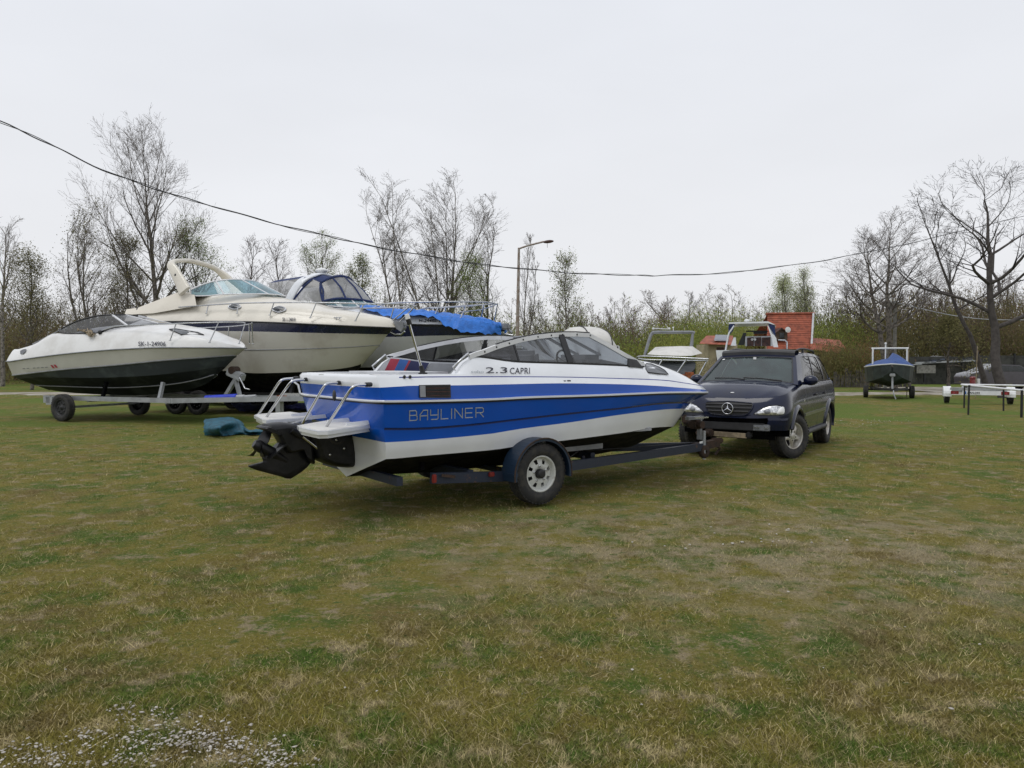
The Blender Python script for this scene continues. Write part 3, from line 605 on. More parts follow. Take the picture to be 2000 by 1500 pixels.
# ================================================================== its trailer
tr = thing('boat_trailer', 'dark blue steel boat trailer with white spoked wheels under the blue motorboat', 'trailer', FB)
def TP(px, py, y): return FB.py(px, py, y)
f = MB(); wc = FB.py(1055, 930, -1.2)                        # outer wheel centre
zc_ = .44; cou = FB.py(1384, 866, 0)
n1 = FB.py(1100, 911, -1.0); n1 = Vector((n1.x, -1.02, n1.z)); n2 = FB.py(1376, 872, -.05); b0 = FB.py(842, 934, -1.0); b1 = FB.py(990, 930, -1.02)
for sg in (1, -1):
    s_ = lambda p: Vector((p.x, -p.y if sg > 0 else p.y, p.z))
    bm_ = MB(); bm_.bar(s_(n1) + Vector((-.75, 0, 0)), s_(n1) + Vector((.02, 0, 0)), .07, .11); bm_.bar(s_(n1) + Vector((0, 0, 0)), s_(n2), .06, .115); bm_.bar(s_(b0) + Vector((.5 if sg > 0 else 0, 0, 0)), s_(b1), .06, .11); bm_.bar(s_(b1), Vector((b1.x + .25, s_(b1).y, b1.z)), .07, .11)
    bm_.build('frame_beam', 'trailer_blue', tr)
    bk = MB(); A = FB.py(825, 906, -.62); B_ = FB.py(1040, 893, -.62); bk.bar((.35, sg * .62, .56), (3.2, sg * .55, .58), .12, .07); bk.bar((.6, sg * .62, .42), (.6, sg * .62, .56), .05, .05); bk.bar((2.9, sg * .57, .42), (2.9, sg * .57, .56), .05, .05); bk.build('bunk', 'car_under', tr)
f = MB()
for x in (.15, 1.0, 2.1, 3.1): f.bar((x, -.98 if x < 2.5 else -.6, .38), (x, .98 if x < 2.5 else .6, .38), .07, .09)
f.bar((wc.x, -1.0, wc.z - .02), (wc.x, 1.0, wc.z - .02), .06, .06); f.build('cross_member', 'trailer_blue', tr)
f = MB(); f.bar(FB.py(1090, 877, -.6), FB.py(1172, 869.5, -.55), .1, .07); f.bar(FB.py(1138, 890, -.6), FB.py(1138, 903, -.6), .04, .04, 1); f.build('front_bunk', ['arch_grey', 'trailer_blue'], tr)
rw = .345
for sg in (-1, 1):
    wheel(tr, (wc.x, sg * 1.14, rw), rw, .205, .2, 'steel8', sg, lug=.0125, n=64)
    fd = MB(); rf = rw + .055; rows = []
    for k in range(23):
        a = R(-8 + 196 * k / 22); ca, sa = math.cos(a), math.sin(a)
        rows.append([Vector((wc.x + (rf - .03) * ca, sg * 1.27, rw + (rf - .03) * sa)), Vector((wc.x + rf * ca, sg * 1.272, rw + rf * sa)), Vector((wc.x + rf * ca, sg * 1.02, rw + rf * sa)), Vector((wc.x + (rf - .012) * ca, sg * 1.02, rw + (rf - .012) * sa)), Vector((wc.x + (rf - .012) * ca, sg * 1.262, rw + (rf - .012) * sa))])
    fd.grid(rows, 0, False); fd.tube([r_[1] for r_ in rows], .009, 5, 1)
    fd.box((wc.x - rf + .02, sg * 1.15, rw + .02), (.05, .24, .03), 0); fd.build('mudguard', ['trailer_fender', 'rust'], tr)
for a, b, sz in ((848, 935, .1), (960, 926.5, .07)):
    s = MB(); p = FB.py(a, b, -1.06); s.box(p, (sz if a > 900 else .05, .03, .05 if a > 900 else .09), 0, bev=.008); s.build('side_marker', 'red_lens', tr)
s = MB(); A = FB.py(862, 930, -1.06); s.bar(A + Vector((0, -.01, .01)), A + Vector((.16, -.01, -.02)), .01, .03); s.build('hook', 'rust', tr)
# coupling, winch post, jockey wheel
s = MB(); s.bar(n2 + Vector((-.25, 0, 0)), cou + Vector((.22, 0, .0)), .09, .12); s.box(cou + Vector((.2, 0, .03)), (.22, .11, .09), 0, bev=.02); s.tube([cou + Vector((.1, 0, .0)), cou + Vector((.3, .02, -.1)), cou + Vector((.22, .05, -.2))], .022, 6); s.build('coupling', 'rust', tr)
s = MB(); wp = FB.py(1366, 852, .0); wt = FB.py(1367, 818, .0); s.bar(wp + Vector((0, 0, -.05)), wt, .06, .05); s.bar(wt + Vector((-.3, 0, .02)), wt + Vector((.05, 0, .02)), .07, .05, 0); s.box(wt + Vector((-.1, 0, -.08)), (.16, .18, .14), 1, bev=.03); s.tube([wt + Vector((-.1, -.14, -.08)), wt + Vector((-.1, .14, -.08))], .06, 12, 1); s.bar(wt + Vector((-.25, -.12, .03)), wt + Vector((.05, -.12, .03)), .02, .02, 2); s.build('winch_post', ['arch_grey', 'rust', 'steel_rail'], tr)
s = MB(); jp = FB.py(1375, 874, -.1); s.tube([(jp.x, -.1, .08), (jp.x, -.1, .52)], .025, 8, 0); s.rev([(.03, -.03), (.1, -.03), (.105, 0), (.1, .03), (.03, .03)], 16, c=(jp.x, -.1, .20), m=1, mat=Matrix.Rotation(R(90), 3, 'X')); s.build('jockey_wheel', ['galv', 'rust'], tr)
s = MB(); P = [FB.py(a, b, n2.y - .04 - (1376 - a) * .0022) for a, b in ((1366, 862.5), (1373, 861), (1374, 868), (1367, 871))]; s.poly(P, 0); P = [FB.py(a, b, -.35) for a, b in ((1193, 900), (1205, 898.5), (1205, 902), (1193, 903.5))]; s.build('sticker', 'white_paint', tr)
# safety chain, brake cable and lighting lead along the drawbar
s = MB(); s.tube(smooth_path([n1 + Vector((.1, .1, .05)), Vector((3.0, -.5, .46)), Vector((3.6, -.25, .4)), n2 + Vector((-.1, .1, .06))], 6), .007, 5); s.build('lighting_cable', 'cable', tr)
# ================================================================== the dark blue off-road car
FC = Frame(3.93, 12.9, -122.5)                                # origin: ground under the middle of the front axle, x to the front
car = thing('parked_car', 'dark navy off-road car with its front bumper missing, hitched in front of the blue boat', 'car', FC)
XF, XR = .80, -3.70
def zbot(x): return .50 if x > .42 else (.40 if x > -3.25 else .46)
ztop = pchip([-3.75, -3.2, -2.0, -.6, -.15, .2, .5, .68, .78, .84], [1.22, 1.22, 1.215, 1.205, 1.19, 1.145, 1.08, 1.015, .97, .93])
vx = pchip([0, .25, .5, .75, .9, 1], [.80, .835, .83, .80, .765, .72])       # front profile of the nose
vr = pchip([0, .3, .6, 1], [-3.72, -3.76, -3.74, -3.68])
hw = pchip([0, .2, .45, .7, .9, 1], [.885, .905, .912, .90, .875, .845])       # half width over height
def outline(v):                                               # closed plan outline at height parameter v, from mid nose round the left side
    xf, xr, W_ = vx(v), vr(v), hw(v); pts = []
    side_x = [.36 - .028 * k for k in range(int((.36 + 3.3) / .028))]
    fr_ = []
    for k in range(15):                                       # nose quarter: superellipse
        a = math.pi / 2 * k / 15; fr_.append((.36 + (xf - .36) * math.cos(a) ** .62, (W_ - .0) * math.sin(a) ** .75))
    rr_ = []
    for k in range(1, 12):
        a = math.pi / 2 * k / 11; rr_.append((-3.3 + (xr + 3.3) * math.sin(a) ** .75, W_ * math.cos(a) ** .6 if k < 11 else 0))
    def taper(x): return 1 - .02 * max(0, (x + .9)) ** 2
    half = fr_ + [(x, W_) for x in side_x] + rr_
    return half
NV = 26; body = MB(); rows = []
for k in range(NV + 1):
    v = k / NV; o_ = outline(v); row = []
    full = o_ + [(x, -y) for x, y in o_[1:-1]][::-1]
    for x, y in full:
        z = lerp(zbot(x), ztop(x), v)
        if v > .30 and abs(y) > .5: y += math.copysign(-.010 * math.exp(-((z - .66) / .012) ** 2) , y)
        row.append(Vector((x, y, z)))
    rows.append(row)
AX, AZ, AR = 0.0, .385, .425
def cut(i, j):
    n = len(rows[0]); q = [rows[i][j], rows[i][(j + 1) % n], rows[i + 1][j], rows[i + 1][(j + 1) % n]]; c = sum(q, Vector()) / 4
    if abs(c.y) < .55: return False
    return any((c.x - ax) ** 2 + (c.z - AZ) ** 2 < AR ** 2 for ax in (0, -2.82))
for r_ in rows:
    for p in r_:
        if abs(p.y) > .55:
            for ax in (0, -2.82):
                dx, dz = p.x - ax, p.z - AZ; dd_ = math.hypot(dx, dz)
                if AR - .03 < dd_ < AR + .03: p.x, p.z = ax + dx / dd_ * AR, AZ + dz / dd_ * AR
def cut2(i, j):
    n = len(rows[0]); q = [rows[i][j], rows[i][(j + 1) % n], rows[i + 1][j], rows[i + 1][(j + 1) % n]]; c = sum(q, Vector()) / 4
    return cut(i, j) or (c.x > .5 and abs(c.y) < .62 and c.z < .69)
body.grid(rows, 0, True, True, skip=cut2)
# bonnet: across from the left edge to the right edge of the top outline
top = rows[-1]; nh = len(outline(1)); hrows = []
for i in range(1, nh - 1):
    p = top[i]
    if p.x < -.34: break
    cr = .09 * min(1, max(0, (.715 - p.x) / .4)) ** .8; hrows.append([Vector((p.x + 0, p.y * s, p.z + cr * (1 - abs(s) ** 2.6) + (min(1, max(0, (.70 - p.x) / .2)) * .014 * math.exp(-((abs(s) - .72) / .06) ** 2)))) for s in [1 - 2 * k / 24 for k in range(25)]])
body.grid(hrows, 0)
# tailgate top and luggage shelf
trow = []
for i in range(nh - 12, nh - 1): trow.append([Vector((top[i].x, top[i].y * s, top[i].z)) for s in (1, .5, 0, -.5, -1)])
body.grid(trow, 0)
body.build('body', 'car_paint', car, merge=1e-4)
# arch lips, sills, rubbing strips
for sg in (1, -1):
    for ax in (0, -2.82):
        l = MB(); rws = []
        for k in range(31):
            a = R(16 + 176 * k / 30) if ax == 0 else R(-10 + 200 * k / 30); c_, s_ = math.cos(a), math.sin(a); yb = hw(max(0, min(1, (AZ + AR * s_ - .4) / .75)))
            rws.append([Vector((ax + q * c_, sg * (yb + dy), AZ + q * s_)) for q, dy in ((AR + .075, -.002), (AR + .045, .022), (AR + .012, .032), (AR - .01, .03), (AR - .012, -.02), (AR - .012, -.32))])
        l.grid(rws, 0); l.build('wheel_arch', 'car_paint', car)
        l = MB(); l.grid([[Vector((ax + (AR - .005) * math.cos(R(a)), sg * y, AZ + (AR - .005) * math.sin(R(a)))) for a in range(0, 181, 10)] for y in (.87, .5)], 0); l.poly([Vector((ax + AR * math.cos(R(a)), sg * .5, AZ + AR * math.sin(R(a)))) for a in range(0, 181, 10)]); l.build('wheel_housing', 'car_under', car)
    l = MB(); l.tube([(-.42, sg * .90, .375), (-2.38, sg * .90, .375)], .045, 8); l.build('sill', 'car_trim', car)
    l = MB(); l.bar((-.52, sg * .914, .685), (-2.36, sg * .914, .70), .012, .05); l.build('side_moulding', 'silver_car', car)
    wheel(car, (0, sg * .765, .372), .372, .255, .215, 'star5', sg, steer=-27, rimmat='alloy'); wheel(car, (-2.82, sg * .765, .372), .372, .255, .215, 'star5', sg, rimmat='alloy')
s = MB(); s.box((-1.4, 0, .42), (3.6, 1.25, .2), 0); s.box((-1.9, 0, .62), (3.0, 1.6, .3), 0); s.build('underbody', 'car_under', car)
# greenhouse
BELT = [(-.10, .80), (-.30, .845), (-.72, .865), (-1.4, .87), (-2.3, .865), (-3.05, .84), (-3.55, .79)]
by = pchip([-3.6, -3.05, -2.3, -1.4, -.72, -.3, -.0], [.775, .835, .86, .868, .868, .866, .86]); bz = lambda x: ztop(x) + .012
ry = pchip([-3.4, -2.6, -1.6, -.9], [.61, .66, .685, .665]); rz = pchip([-3.5, -3.0, -2.2, -1.5, -1.15, -.9], [1.67, 1.72, 1.755, 1.76, 1.74, 1.70])
XB0, XB1, XT0, XT1 = -.17, -3.60, -.93, -3.32
def sidep(s, v, sg=1):
    xb, xt = lerp(XB0, XB1, s), lerp(XT0, XT1, s); b = Vector((xb, by(xb), bz(xb))); t = Vector((xt, ry(xt), rz(xt) - .02)); p = b.lerp(t, v); p.y += .022 * math.sin(math.pi * v) * min(1, max(0, min(s, 1 - s)) * 8) ; return Vector((p.x, sg * p.y, p.z))
def front(u, v):
    b = Vector((XB0 + .10 * (1 - u * u), u * by(XB0), bz(XB0) + .045 * (1 - abs(u) ** 2.5))); t = Vector((XT0 + .045 * (1 - u * u), u * ry(XT0), rz(XT0) - .02 + .03 * (1 - u * u))); p = b.lerp(t, v); p.x += .012 * math.sin(math.pi * v) * (1 - u ** 4); return p
def rear(u, v):
    b = Vector((XB1 - .08 * (1 - u * u), u * by(XB1), bz(XB1))); t = Vector((XT1 - .05 * (1 - u * u), u * ry(XT1), rz(XT1) - .02 + .02 * (1 - u * u))); return b.lerp(t, v)
def cells(mb, fn, sb, vb, holes, m=0, ns=8, nv=6):
    for i in range(len(sb) - 1):
        for j in range(len(vb) - 1):
            if (i, j) in holes: continue
            mb.grid([[fn(lerp(sb[i], sb[i + 1], a / ns), lerp(vb[j], vb[j + 1], b / nv)) for a in range(ns + 1)] for b in range(nv + 1)], m)
gh = MB(); SBs = [0, .095, .36, .385, .66, .70, .93, 1]; VB = [0, .03, .90, 1]
for sg in (1, -1):
    cells(gh, lambda s, v: sidep(s, v, sg), SBs, VB, {(1, 1), (3, 1), (5, 1)})
cells(gh, front, [-1, -.925, .925, 1], [0, .035, .93, 1], {(1, 1)}); cells(gh, rear, [-1, -.85, .85, 1], [0, .08, .88, 1], {(1, 1)})
rf = []
for k in range(25):
    x = lerp(XT0, XT1, k / 24); bowx = .045 * (1 if k < 12 else -1) * abs(1 - k / 12) ** 3
    rf.append([Vector((x + bowx * (1 - u * u), u * ry(x), rz(x) - .02 + .055 * (1 - abs(u) ** 3.0) * (.55 + .45 * min(1, k / 3)))) for u in [-1 + 2 * q / 16 for q in range(17)]])
gh.grid(rf, 0); gh.build('greenhouse', 'car_paint', car, merge=1e-4)
def inset(fn, d): return lambda s, v: fn(s, v) + Vector(d)
s = MB(); cells(s, lambda u, v: front(u, v) + Vector((-.008, 0, -.008)), [-.93, .93], [.03, .935], set(), 0, 12, 8); s.build('windscreen', 'pane_car', car)
s = MB(); cells(s, lambda u, v: front(u, v) + Vector((.002, 0, .003)), [-.925, -.895, .895, .925], [.035, .065, .90, .93], {(1, 1)}, 0); s.build('windscreen_border', 'black_plastic', car)
s = MB(); cells(s, lambda u, v: rear(u, v) + Vector((.01, 0, -.005)), [-.86, .86], [.07, .89], set(), 0); s.build('rear_window', 'pane_dark', car)
for sg in (1, -1):
    for a, b in ((.09, .365), (.38, .665), (.695, .935)):
        s = MB(); cells(s, lambda q, v: sidep(q, v, sg) + Vector((0, -sg * .01, 0)), [a, b], [.02, .91], set(), 0); s.build('side_window', 'pane_dark', car)
    s = MB(); s.tube(smooth_path([(-1.2, sg * .60, 1.75), (-1.35, sg * .60, 1.80), (-1.8, sg * .60, 1.825), (-2.8, sg * .57, 1.80), (-2.95, sg * .57, 1.75)], 4), .018, 8, 0); s.box((-1.8, sg * .6, 1.78), (.08, .03, .06), 0); s.build('roof_rail', 'car_trim', car)
    # doors: shut lines as narrow dark reveals, handles
    for x in (-.62, -1.62, -2.42):
        pts = [Vector((x - (.06 if x > -1 else 0), sg * (hw(v) + .001), lerp(zbot(x), ztop(x), v))) for v in [k / 10 for k in range(11)]]
        if x == -2.42: pts = pts[5:]
        s = MB(); s.grid([pts, [p + Vector((.011, 0, 0)) for p in pts]], 0); s.build('door_gap', 'black_plastic', car)
    for x in (-1.45, -2.30):
        s = MB(); s.box((x, sg * .915, 1.0), (.17, .03, .035), 0, bev=.01); s.build('door_handle', 'car_trim', car)
    s = MB(); s.ell((-.55, sg * .99, 1.27), (.075, .12, .085), 0, 16, 10); s.bar((-.58, sg * .84, 1.22), (-.56, sg * .95, 1.22), .06, .05, 0); s.build('wing_mirror', 'car_paint', car)
    s = MB(); s.box((-.46, sg * .912, .93), (.07, .012, .03), 0, bev=.004); s.build('side_indicator', 'lamp_chrome', car)
# folded sunroof panel, bright strip over the windscreen
s = MB(); s.grid([[Vector((x + .05 * (1 - u * u), u * .645, 1.72 + z + .03 * (1 - u * u))) for u in [-1 + k / 6 for k in range(13)]] for x, z in ((-.93, -.035), (-.93, .02), (-.955, .05), (-1.02, .066), (-1.2, .07), (-1.28, .02))], 0); s.build('sunroof_deflector', 'car_trim', car, merge=1e-4)
s = MB()
for y0, y1, z in ((.72, -.02, 0), (.02, -.62, 0)):
    A = front(y0 * 1.0, .03) + Vector((.03, 0, .025)); B_ = front(y1 * 1.0, .09) + Vector((.03, 0, .025)); s.tube([A, A.lerp(B_, .5) + Vector((.02, 0, .012)), B_], .012, 6)
s.build('wiper', 'black_plastic', car)
# front: headlamps, grille with the ring and three rays, bare crossmember where the bumper was
def nose(y, z, off=.004):                                         # point on the nose skin
    sgn = 1 if y >= 0 else -1; v = max(0, min(1, (z - .5) / (ztop(.72) - .5))); o_ = outline(v); ay = abs(y)
    for (x0, y0), (x1, y1) in zip(o_, o_[1:]):
        if y0 <= ay <= y1 and x0 > .3: t = (ay - y0) / max(1e-6, y1 - y0); return Vector((lerp(x0, x1, t) + off, y + sgn * off * .3, z))
    return Vector((.36, y, z))
def patch(pts, off, m, mb, depth=0.0, n=6):
    P = [nose(y, z, off) for y, z in pts]; cy = sum(p[0] for p in pts) / len(pts); cz = sum(p[1] for p in pts) / len(pts); vs = list(P); fs = []; k = len(P)
    for r_ in range(1, n + 1):
        t = 1 - r_ / n
        if r_ < n: vs += [nose(cy + (y - cy) * t, cz + (z - cz) * t, off + .018 * (1 - t * t)) for y, z in pts]
        else: vs.append(nose(cy, cz, off + .018))
    for r_ in range(n - 1):
        for i in range(k): fs.append((r_ * k + i, r_ * k + (i + 1) % k, (r_ + 1) * k + (i + 1) % k, (r_ + 1) * k + i))
    for i in range(k): fs.append(((n - 1) * k + i, (n - 1) * k + (i + 1) % k, n * k))
    mb.add(vs, fs, m, True)
HL = [(y, z + .045) for y, z in [(.40, .715), (.46, .765), (.53, .81), (.62, .845), (.72, .86), (.80, .845), (.845, .80), (.85, .75), (.83, .715), (.76, .70), (.60, .698), (.48, .702)]]
for sg in (1, -1):
    s = MB(); patch([(sg * y, z) for y, z in HL], .002, 0, s); patch([(sg * (.79 + (y - .65) * .22), .82 + (z - .82) * .75) for y, z in HL], .018, 2, s)
    patch([(sg * (.60 + .05 * math.cos(t)), .805 + .045 * math.sin(t)) for t in [k * .524 for k in range(12)]], .02, 1, s)
    e = [nose(sg * y, z, .006) for y, z in HL]; s.tube(e, .006, 5, 3, closed=True); s.build('headlight', ['lamp_chrome', 'arch_grey', 'white_paint', 'black_plastic'], car)
GR = [(y, z + .045) for y, z in [(-.36, .885), (0, .905), (.36, .885), (.385, .865), (.375, .80), (.33, .725), (.27, .69), (0, .675), (-.27, .69), (-.33, .725), (-.375, .80), (-.385, .865)]]
s = MB(); P = [nose(y, z, .004) for y, z in GR]; s.add(P + [Vector((sum(p.x for p in P) / 12 + .02, 0, .835))], [(i, (i + 1) % 12, 12) for i in range(12)], 0); s.tube([p + Vector((.004, 0, 0)) for p in P], .009, 6, 1, closed=True)
s.build('grille', ['black_plastic', 'car_paint'], car)
for z, hy in ((.90, .365), (.845, .355), (.79, .315)):
    s = MB(); pts = [nose(y, z, .022 + .008) for y in [-hy + 2 * hy * k / 10 for k in range(11)]]; s.grid([[p + Vector((0, 0, -.014)) for p in pts], [p + Vector((.014, 0, 0)) for p in pts], [p + Vector((0, 0, .014)) for p in pts]], 0); s.build('grille_slat', 'car_trim', car)
s = MB(); cx, cz_ = nose(0, .835, .055).x, .835; s.tube([(cx, .088 * math.cos(t * .2618), cz_ + .088 * math.sin(t * .2618)) for t in range(24)], .0085, 8, closed=True)
for k in range(3):
    a = math.pi / 2 + k * 2.0944; e = Vector((0, math.cos(a), math.sin(a))); n_ = Vector((0, -math.sin(a), math.cos(a))); c0 = Vector((cx, 0, cz_)); s.prism([c0 + n_ * .014 + Vector((.004, 0, 0)), c0 + e * .086, c0 - n_ * .014 + Vector((.004, 0, 0)), c0 + Vector((.014, 0, 0))], (-.006, 0, 0))
s.build('star_emblem', 'chrome', car)
s = MB(); p = hrows[3][12]; s.ell((.60, 0, hrows[8][12].z + .012), (.02, .035, .012), 0, 12, 6); s.build('bonnet_badge', 'white_paint', car)
s = MB(); s.box((.56, 0, .60), (.3, 1.35, .2), 0); s.box((.5, 0, .48), (.3, 1.1, .14), 0)
for y in (-.3, .1, .35): s.box((.72, y, .6), (.05, .12, .08), 0)
s.build('front_panel', 'car_under', car)
s = MB(); s.box((.77, -.02, .55), (.07, 1.18, .12), 0, bev=.01); s.box((.79, .52, .545), (.05, .26, .10), 1, bev=.01); s.box((.80, .45, .55), (.06, .08, .02), 2); s.box((.80, .60, .545), (.06, .06, .02), 2); s.box((.62, -.62, .58), (.2, .2, .2), 0); s.build('bumper_beam', ['car_trim', 'arch_grey', 'steel_rail'], car)
s = MB(); s.bar((.80, -.28, .415), (.80, .30, .405), .06, .075, 0); s.box((.80, .33, .42), (.12, .09, .1), 1, bev=.02); s.bar((.72, .33, .42), (.6, .33, .55), .04, .04, 1); s.bar((.72, -.33, .42), (.6, -.33, .55), .04, .04, 1); s.build('towing_bar', ['timber', 'black_plastic'], car)
s = MB(); s.tube([(.84, -.28, .42), (1.0, -.34, .44), (1.15, -.40, .45)], .035, 8); s.box((.86, -.3, .43), (.12, .14, .12), bev=.02); s.build('tow_hitch', 'rust', car)
s = MB(); s.box((.70, -.72, .62), (.12, .18, .16), 0, bev=.03); s.build('fog_lamp', 'rust', car)
# interior glimpsed through the glass
s = MB(); s.box((-.5, 0, 1.17), (.5, 1.5, .1), 0, bev=.04); s.build('dashboard', 'car_trim', car)
for x, y in ((-1.35, .38), (-1.35, -.38), (-2.3, .38), (-2.3, -.38)):
    s = MB(); s.box((x, y, 1.2), (.16, .5, .55), 0, Matrix.Rotation(R(-12), 3, 'Y'), bev=.05); s.box((x - .08, y, 1.53), (.1, .26, .16), 0, bev=.04); s.build('seat', 'seat_dark', car)
s = MB(); q = Matrix.Rotation(R(60), 3, 'Y'); s.tube([Vector((-.82, .38, 1.16)) + q @ Vector((.18 * math.cos(t * .314), .18 * math.sin(t * .314), 0)) for t in range(20)], .014, 6, closed=True); s.build('steering_wheel', 'black_plastic', car)
s = MB(); s.box((-.82, 0, 1.60), (.03, .2, .06), 0, bev=.01); s.box(front(.0, .85) + Vector((.004, 0, .004)), (.01, .05, .04), 1); s.build('rear_view_mirror', ['black_plastic', 'white_paint'], car)
s = MB(); s.add([front(u, v) + Vector((.0, 0, .0)) for u, v in ((-.86, .84), (-.80, .84), (-.80, .88), (-.86, .88))], [(0, 1, 2, 3)]); s.build('sticker', 'white_paint', car)
# ================================================================== helpers for the boats behind
def boat_shell(F, root, lines, mats, x0s, bms, deck_m, prof=PROF, hull_name='hull'):
    """lines: traces keel .. sheer; mats[i] = material index between line i and i+1"""
    cs = [curve(F, l, x0, bm, keel=(i == 0), prof=prof) for i, (l, x0, bm) in enumerate(zip(lines, x0s, bms))]
    h = MB()
    for i in range(len(cs) - 1): strip(h, cs[i]['p'], cs[i + 1]['p'], mats[i], 3)
    h.mir(); kz = cs[0]['p'][0].z; rows = [vrow(cs[1], kz)]
    for c in cs[1:]: rows.append(across(c, bow=.0 if c is cs[1] else .06))
    for i in range(len(rows) - 1): h.grid([rows[i], rows[i + 1]], mats[max(1, min(i + 0, len(mats) - 1))])
    return cs, h
def deck_shell(F, rub, sh, rd, u_sh=.8, toe=.0, aft=None, n=44):
    """crowned deck: rub = sheer curve dict, sh / rd = traces of shoulder (at u_sh of the breadth) and ridge"""
    Bm = rub['B']; P = [F.on(a, b, lambda x: max(.02, Bm(x) * u_sh)) for a, b in sh]; Rr = [F.py(a, b, 0) for a, b in rd]
    fs_ = pchip([p.x for p in P], [p.z for p in P]); fr_ = pchip([p.x for p in Rr], [p.z for p in Rr]); xe, x0 = rub['xe'], rub['x0']; xr0 = Rr[0].x
    def fz_(x, u):
        zr = rub['z'](x); zs = max(zr + .005, fs_(min(max(x, P[0].x), P[-1].x))); zk = fr_(min(x, Rr[-1].x)) if x > xr0 else zs
        zs = lerp(zs, zr, max(0, (x - P[-1].x) / max(.01, xe - P[-1].x))); zk = max(zk, zs * .999) if x < Rr[-1].x else lerp(max(fr_(Rr[-1].x), zs), zr, (x - Rr[-1].x) / max(.01, xe - Rr[-1].x))
        a = abs(u)
        if a >= u_sh: t = (1 - a) / (1 - u_sh); return lerp(zr, zs, min(1, t) ** .8)
        return zs + (zk - zs) * (1 - (a / u_sh) ** 2.2)
    d = MB(); rows = []
    for k in range(n + 1):
        x = x0 + (xe - x0) * (1 - (1 - k / n) ** 1.25); y = Bm(x)
        rows.append([Vector((x, y * u, fz_(x, u))) for u in [-1, -.985, -.96, -.93, -.9, -.86, -.8, -.7, -.55, -.35, 0, .35, .55, .7, .8, .86, .9, .93, .96, .985, 1]])
    d.grid(rows, 0)
    r0 = rows[0]; d.grid([r0, [Vector((p.x - .07 * (1 - (p.y / max(.01, r0[-1].y)) ** 6), p.y, rub['z'](x0))) for p in r0]], 0)
    return d, fz_
def pane_ring(F, bot, top, mats, name, parent, posts=(), mat_post='alu_white', pane='pane_clear', n=5, thick=.022):
    """wrap-round windscreen: bot / top lists of (px, py, |y|) on the near half, mirrored"""
    Bn = [F.py(a, b, -y) for a, b, y in bot]; Tn = [F.py(a, b, -y) for a, b, y in top]
    mrr = lambda P: P + [Vector((p.x, -p.y, p.z)) for p in P[::-1] if abs(p.y) > 1e-3]
    Bp, Tp = smooth_path(mrr(Bn), n), smooth_path(mrr(Tn), n); m = min(len(Bp), len(Tp))
    cuts = [0] + [int(round(q * (m - 1))) for q in posts] + [m - 1]
    for a, b in zip(cuts, cuts[1:]):
        g = MB(); g.grid([Bp[a:b + 1], Tp[a:b + 1]], 0); g.build('windscreen_pane', pane, parent)
    f = MB(); f.tube(Tp, thick, 6, 1); f.tube(Bp, thick * .7, 6, 1)
    for c in cuts[1:-1]: f.bar(Bp[c], Tp[c], .05, .03, 0)
    f.build(name, [mat_post, mats], parent); return Bp, Tp
def rail(F, tops, stans, r, parent, name='bow_rail', m='steel_rail'):
    s = MB(); T_ = [F.py(a, b, -y) for a, b, y in tops]; s.tube(smooth_path(T_, 4), r, 6)
    for (a, b, y), (c, d_, y2) in stans: s.tube([F.py(a, b, -y), F.py(c, d_, -y2)], r * .9, 6); s.ell(F.py(c, d_, -y2), (r * 2.2, r * 2.2, r * .8), 0, 8, 4)
    s.mir(); return s.build(name, m, parent)
def decal_on(F, root, txt, x0, x1, y0, y1, yfun, m, name, bold=0.0, shear=0.0):
    vs, fs = text_geo(txt, 1, bold); xa, xb = min(v[0] for v in vs), max(v[0] for v in vs); ya, yb = min(v[1] for v in vs), max(v[1] for v in vs); g = MB()
    g.add([yfun(lerp(x0, x1, (v[0] - xa + shear * v[1]) / (xb - xa)), lerp(y1, y0, (v[1] - ya) / (yb - ya))) for v in vs], fs, 0); return g.build(name, m, root)
def skin(F, cs, off=.012):
    def f(px, py):
        y = max(c['B'](2) for c in cs)
        for _ in range(14):
            p = F.py(px, py, -y); y += .7 * (hull_y(cs, p.x, p.z) + off - y)
        return F.py(px, py, -y)
    return f
def deck_side(F, rub, fz_, off=.025):
    def f(px, py):
        Bm = rub['B']
        for k in range(700):
            y = -1.02 * Bm(2.0) + k * .003; p = F.py(px, py, y); b = Bm(p.x)
            if b > .01 and abs(y) <= b and fz_(p.x, abs(y) / b) >= p.z: return p + Vector((0, -off, off * .5))
        return F.py(px, py, -Bm(2.0) * .9)
    return f
def simple_trailer(F, name, label, L, zf, wx, half, m='galv', wm='rim_white', nw=1, R_=.33, post=None, group=None, fender=None, tip=None, xs=-.2):
    t = thing(name, label, 'trailer', F, group)
    for sg in (-1, 1):
        f = MB(); f.bar((xs, sg * half * .8, zf), (L * .62, sg * half * .8, zf), .08, .12); f.bar((L * .62, sg * half * .8, zf), (L, sg * .05, (tip or zf)), .08, .12); f.build('frame_beam', m, t)
        for k in range(nw):
            wheel(t, (wx - k * (R_ * 2 + .1), sg * half, R_), R_, .2, R_ * .6, 'plain', sg, rimmat=wm, n=24, lug=.01)
        if fender:
            fd = MB(); rf = R_ + .06; fd.grid([[Vector((wx + rf * math.cos(R(a)), sg * (half + e), R_ + rf * math.sin(R(a)))) for a in range(0, 181, 12)] for e in (-.13, .13)], 0, False); fd.build('mudguard', fender, t)
    f = MB()
    for x in (xs + .1, L * .3, L * .6): f.bar((x, -half * .8, zf - .05), (x, half * .8, zf - .05), .07, .08)
    f.bar((wx, -half, R_), (wx, half, R_), .06, .06); f.build('cross_member', m, t)
    return t

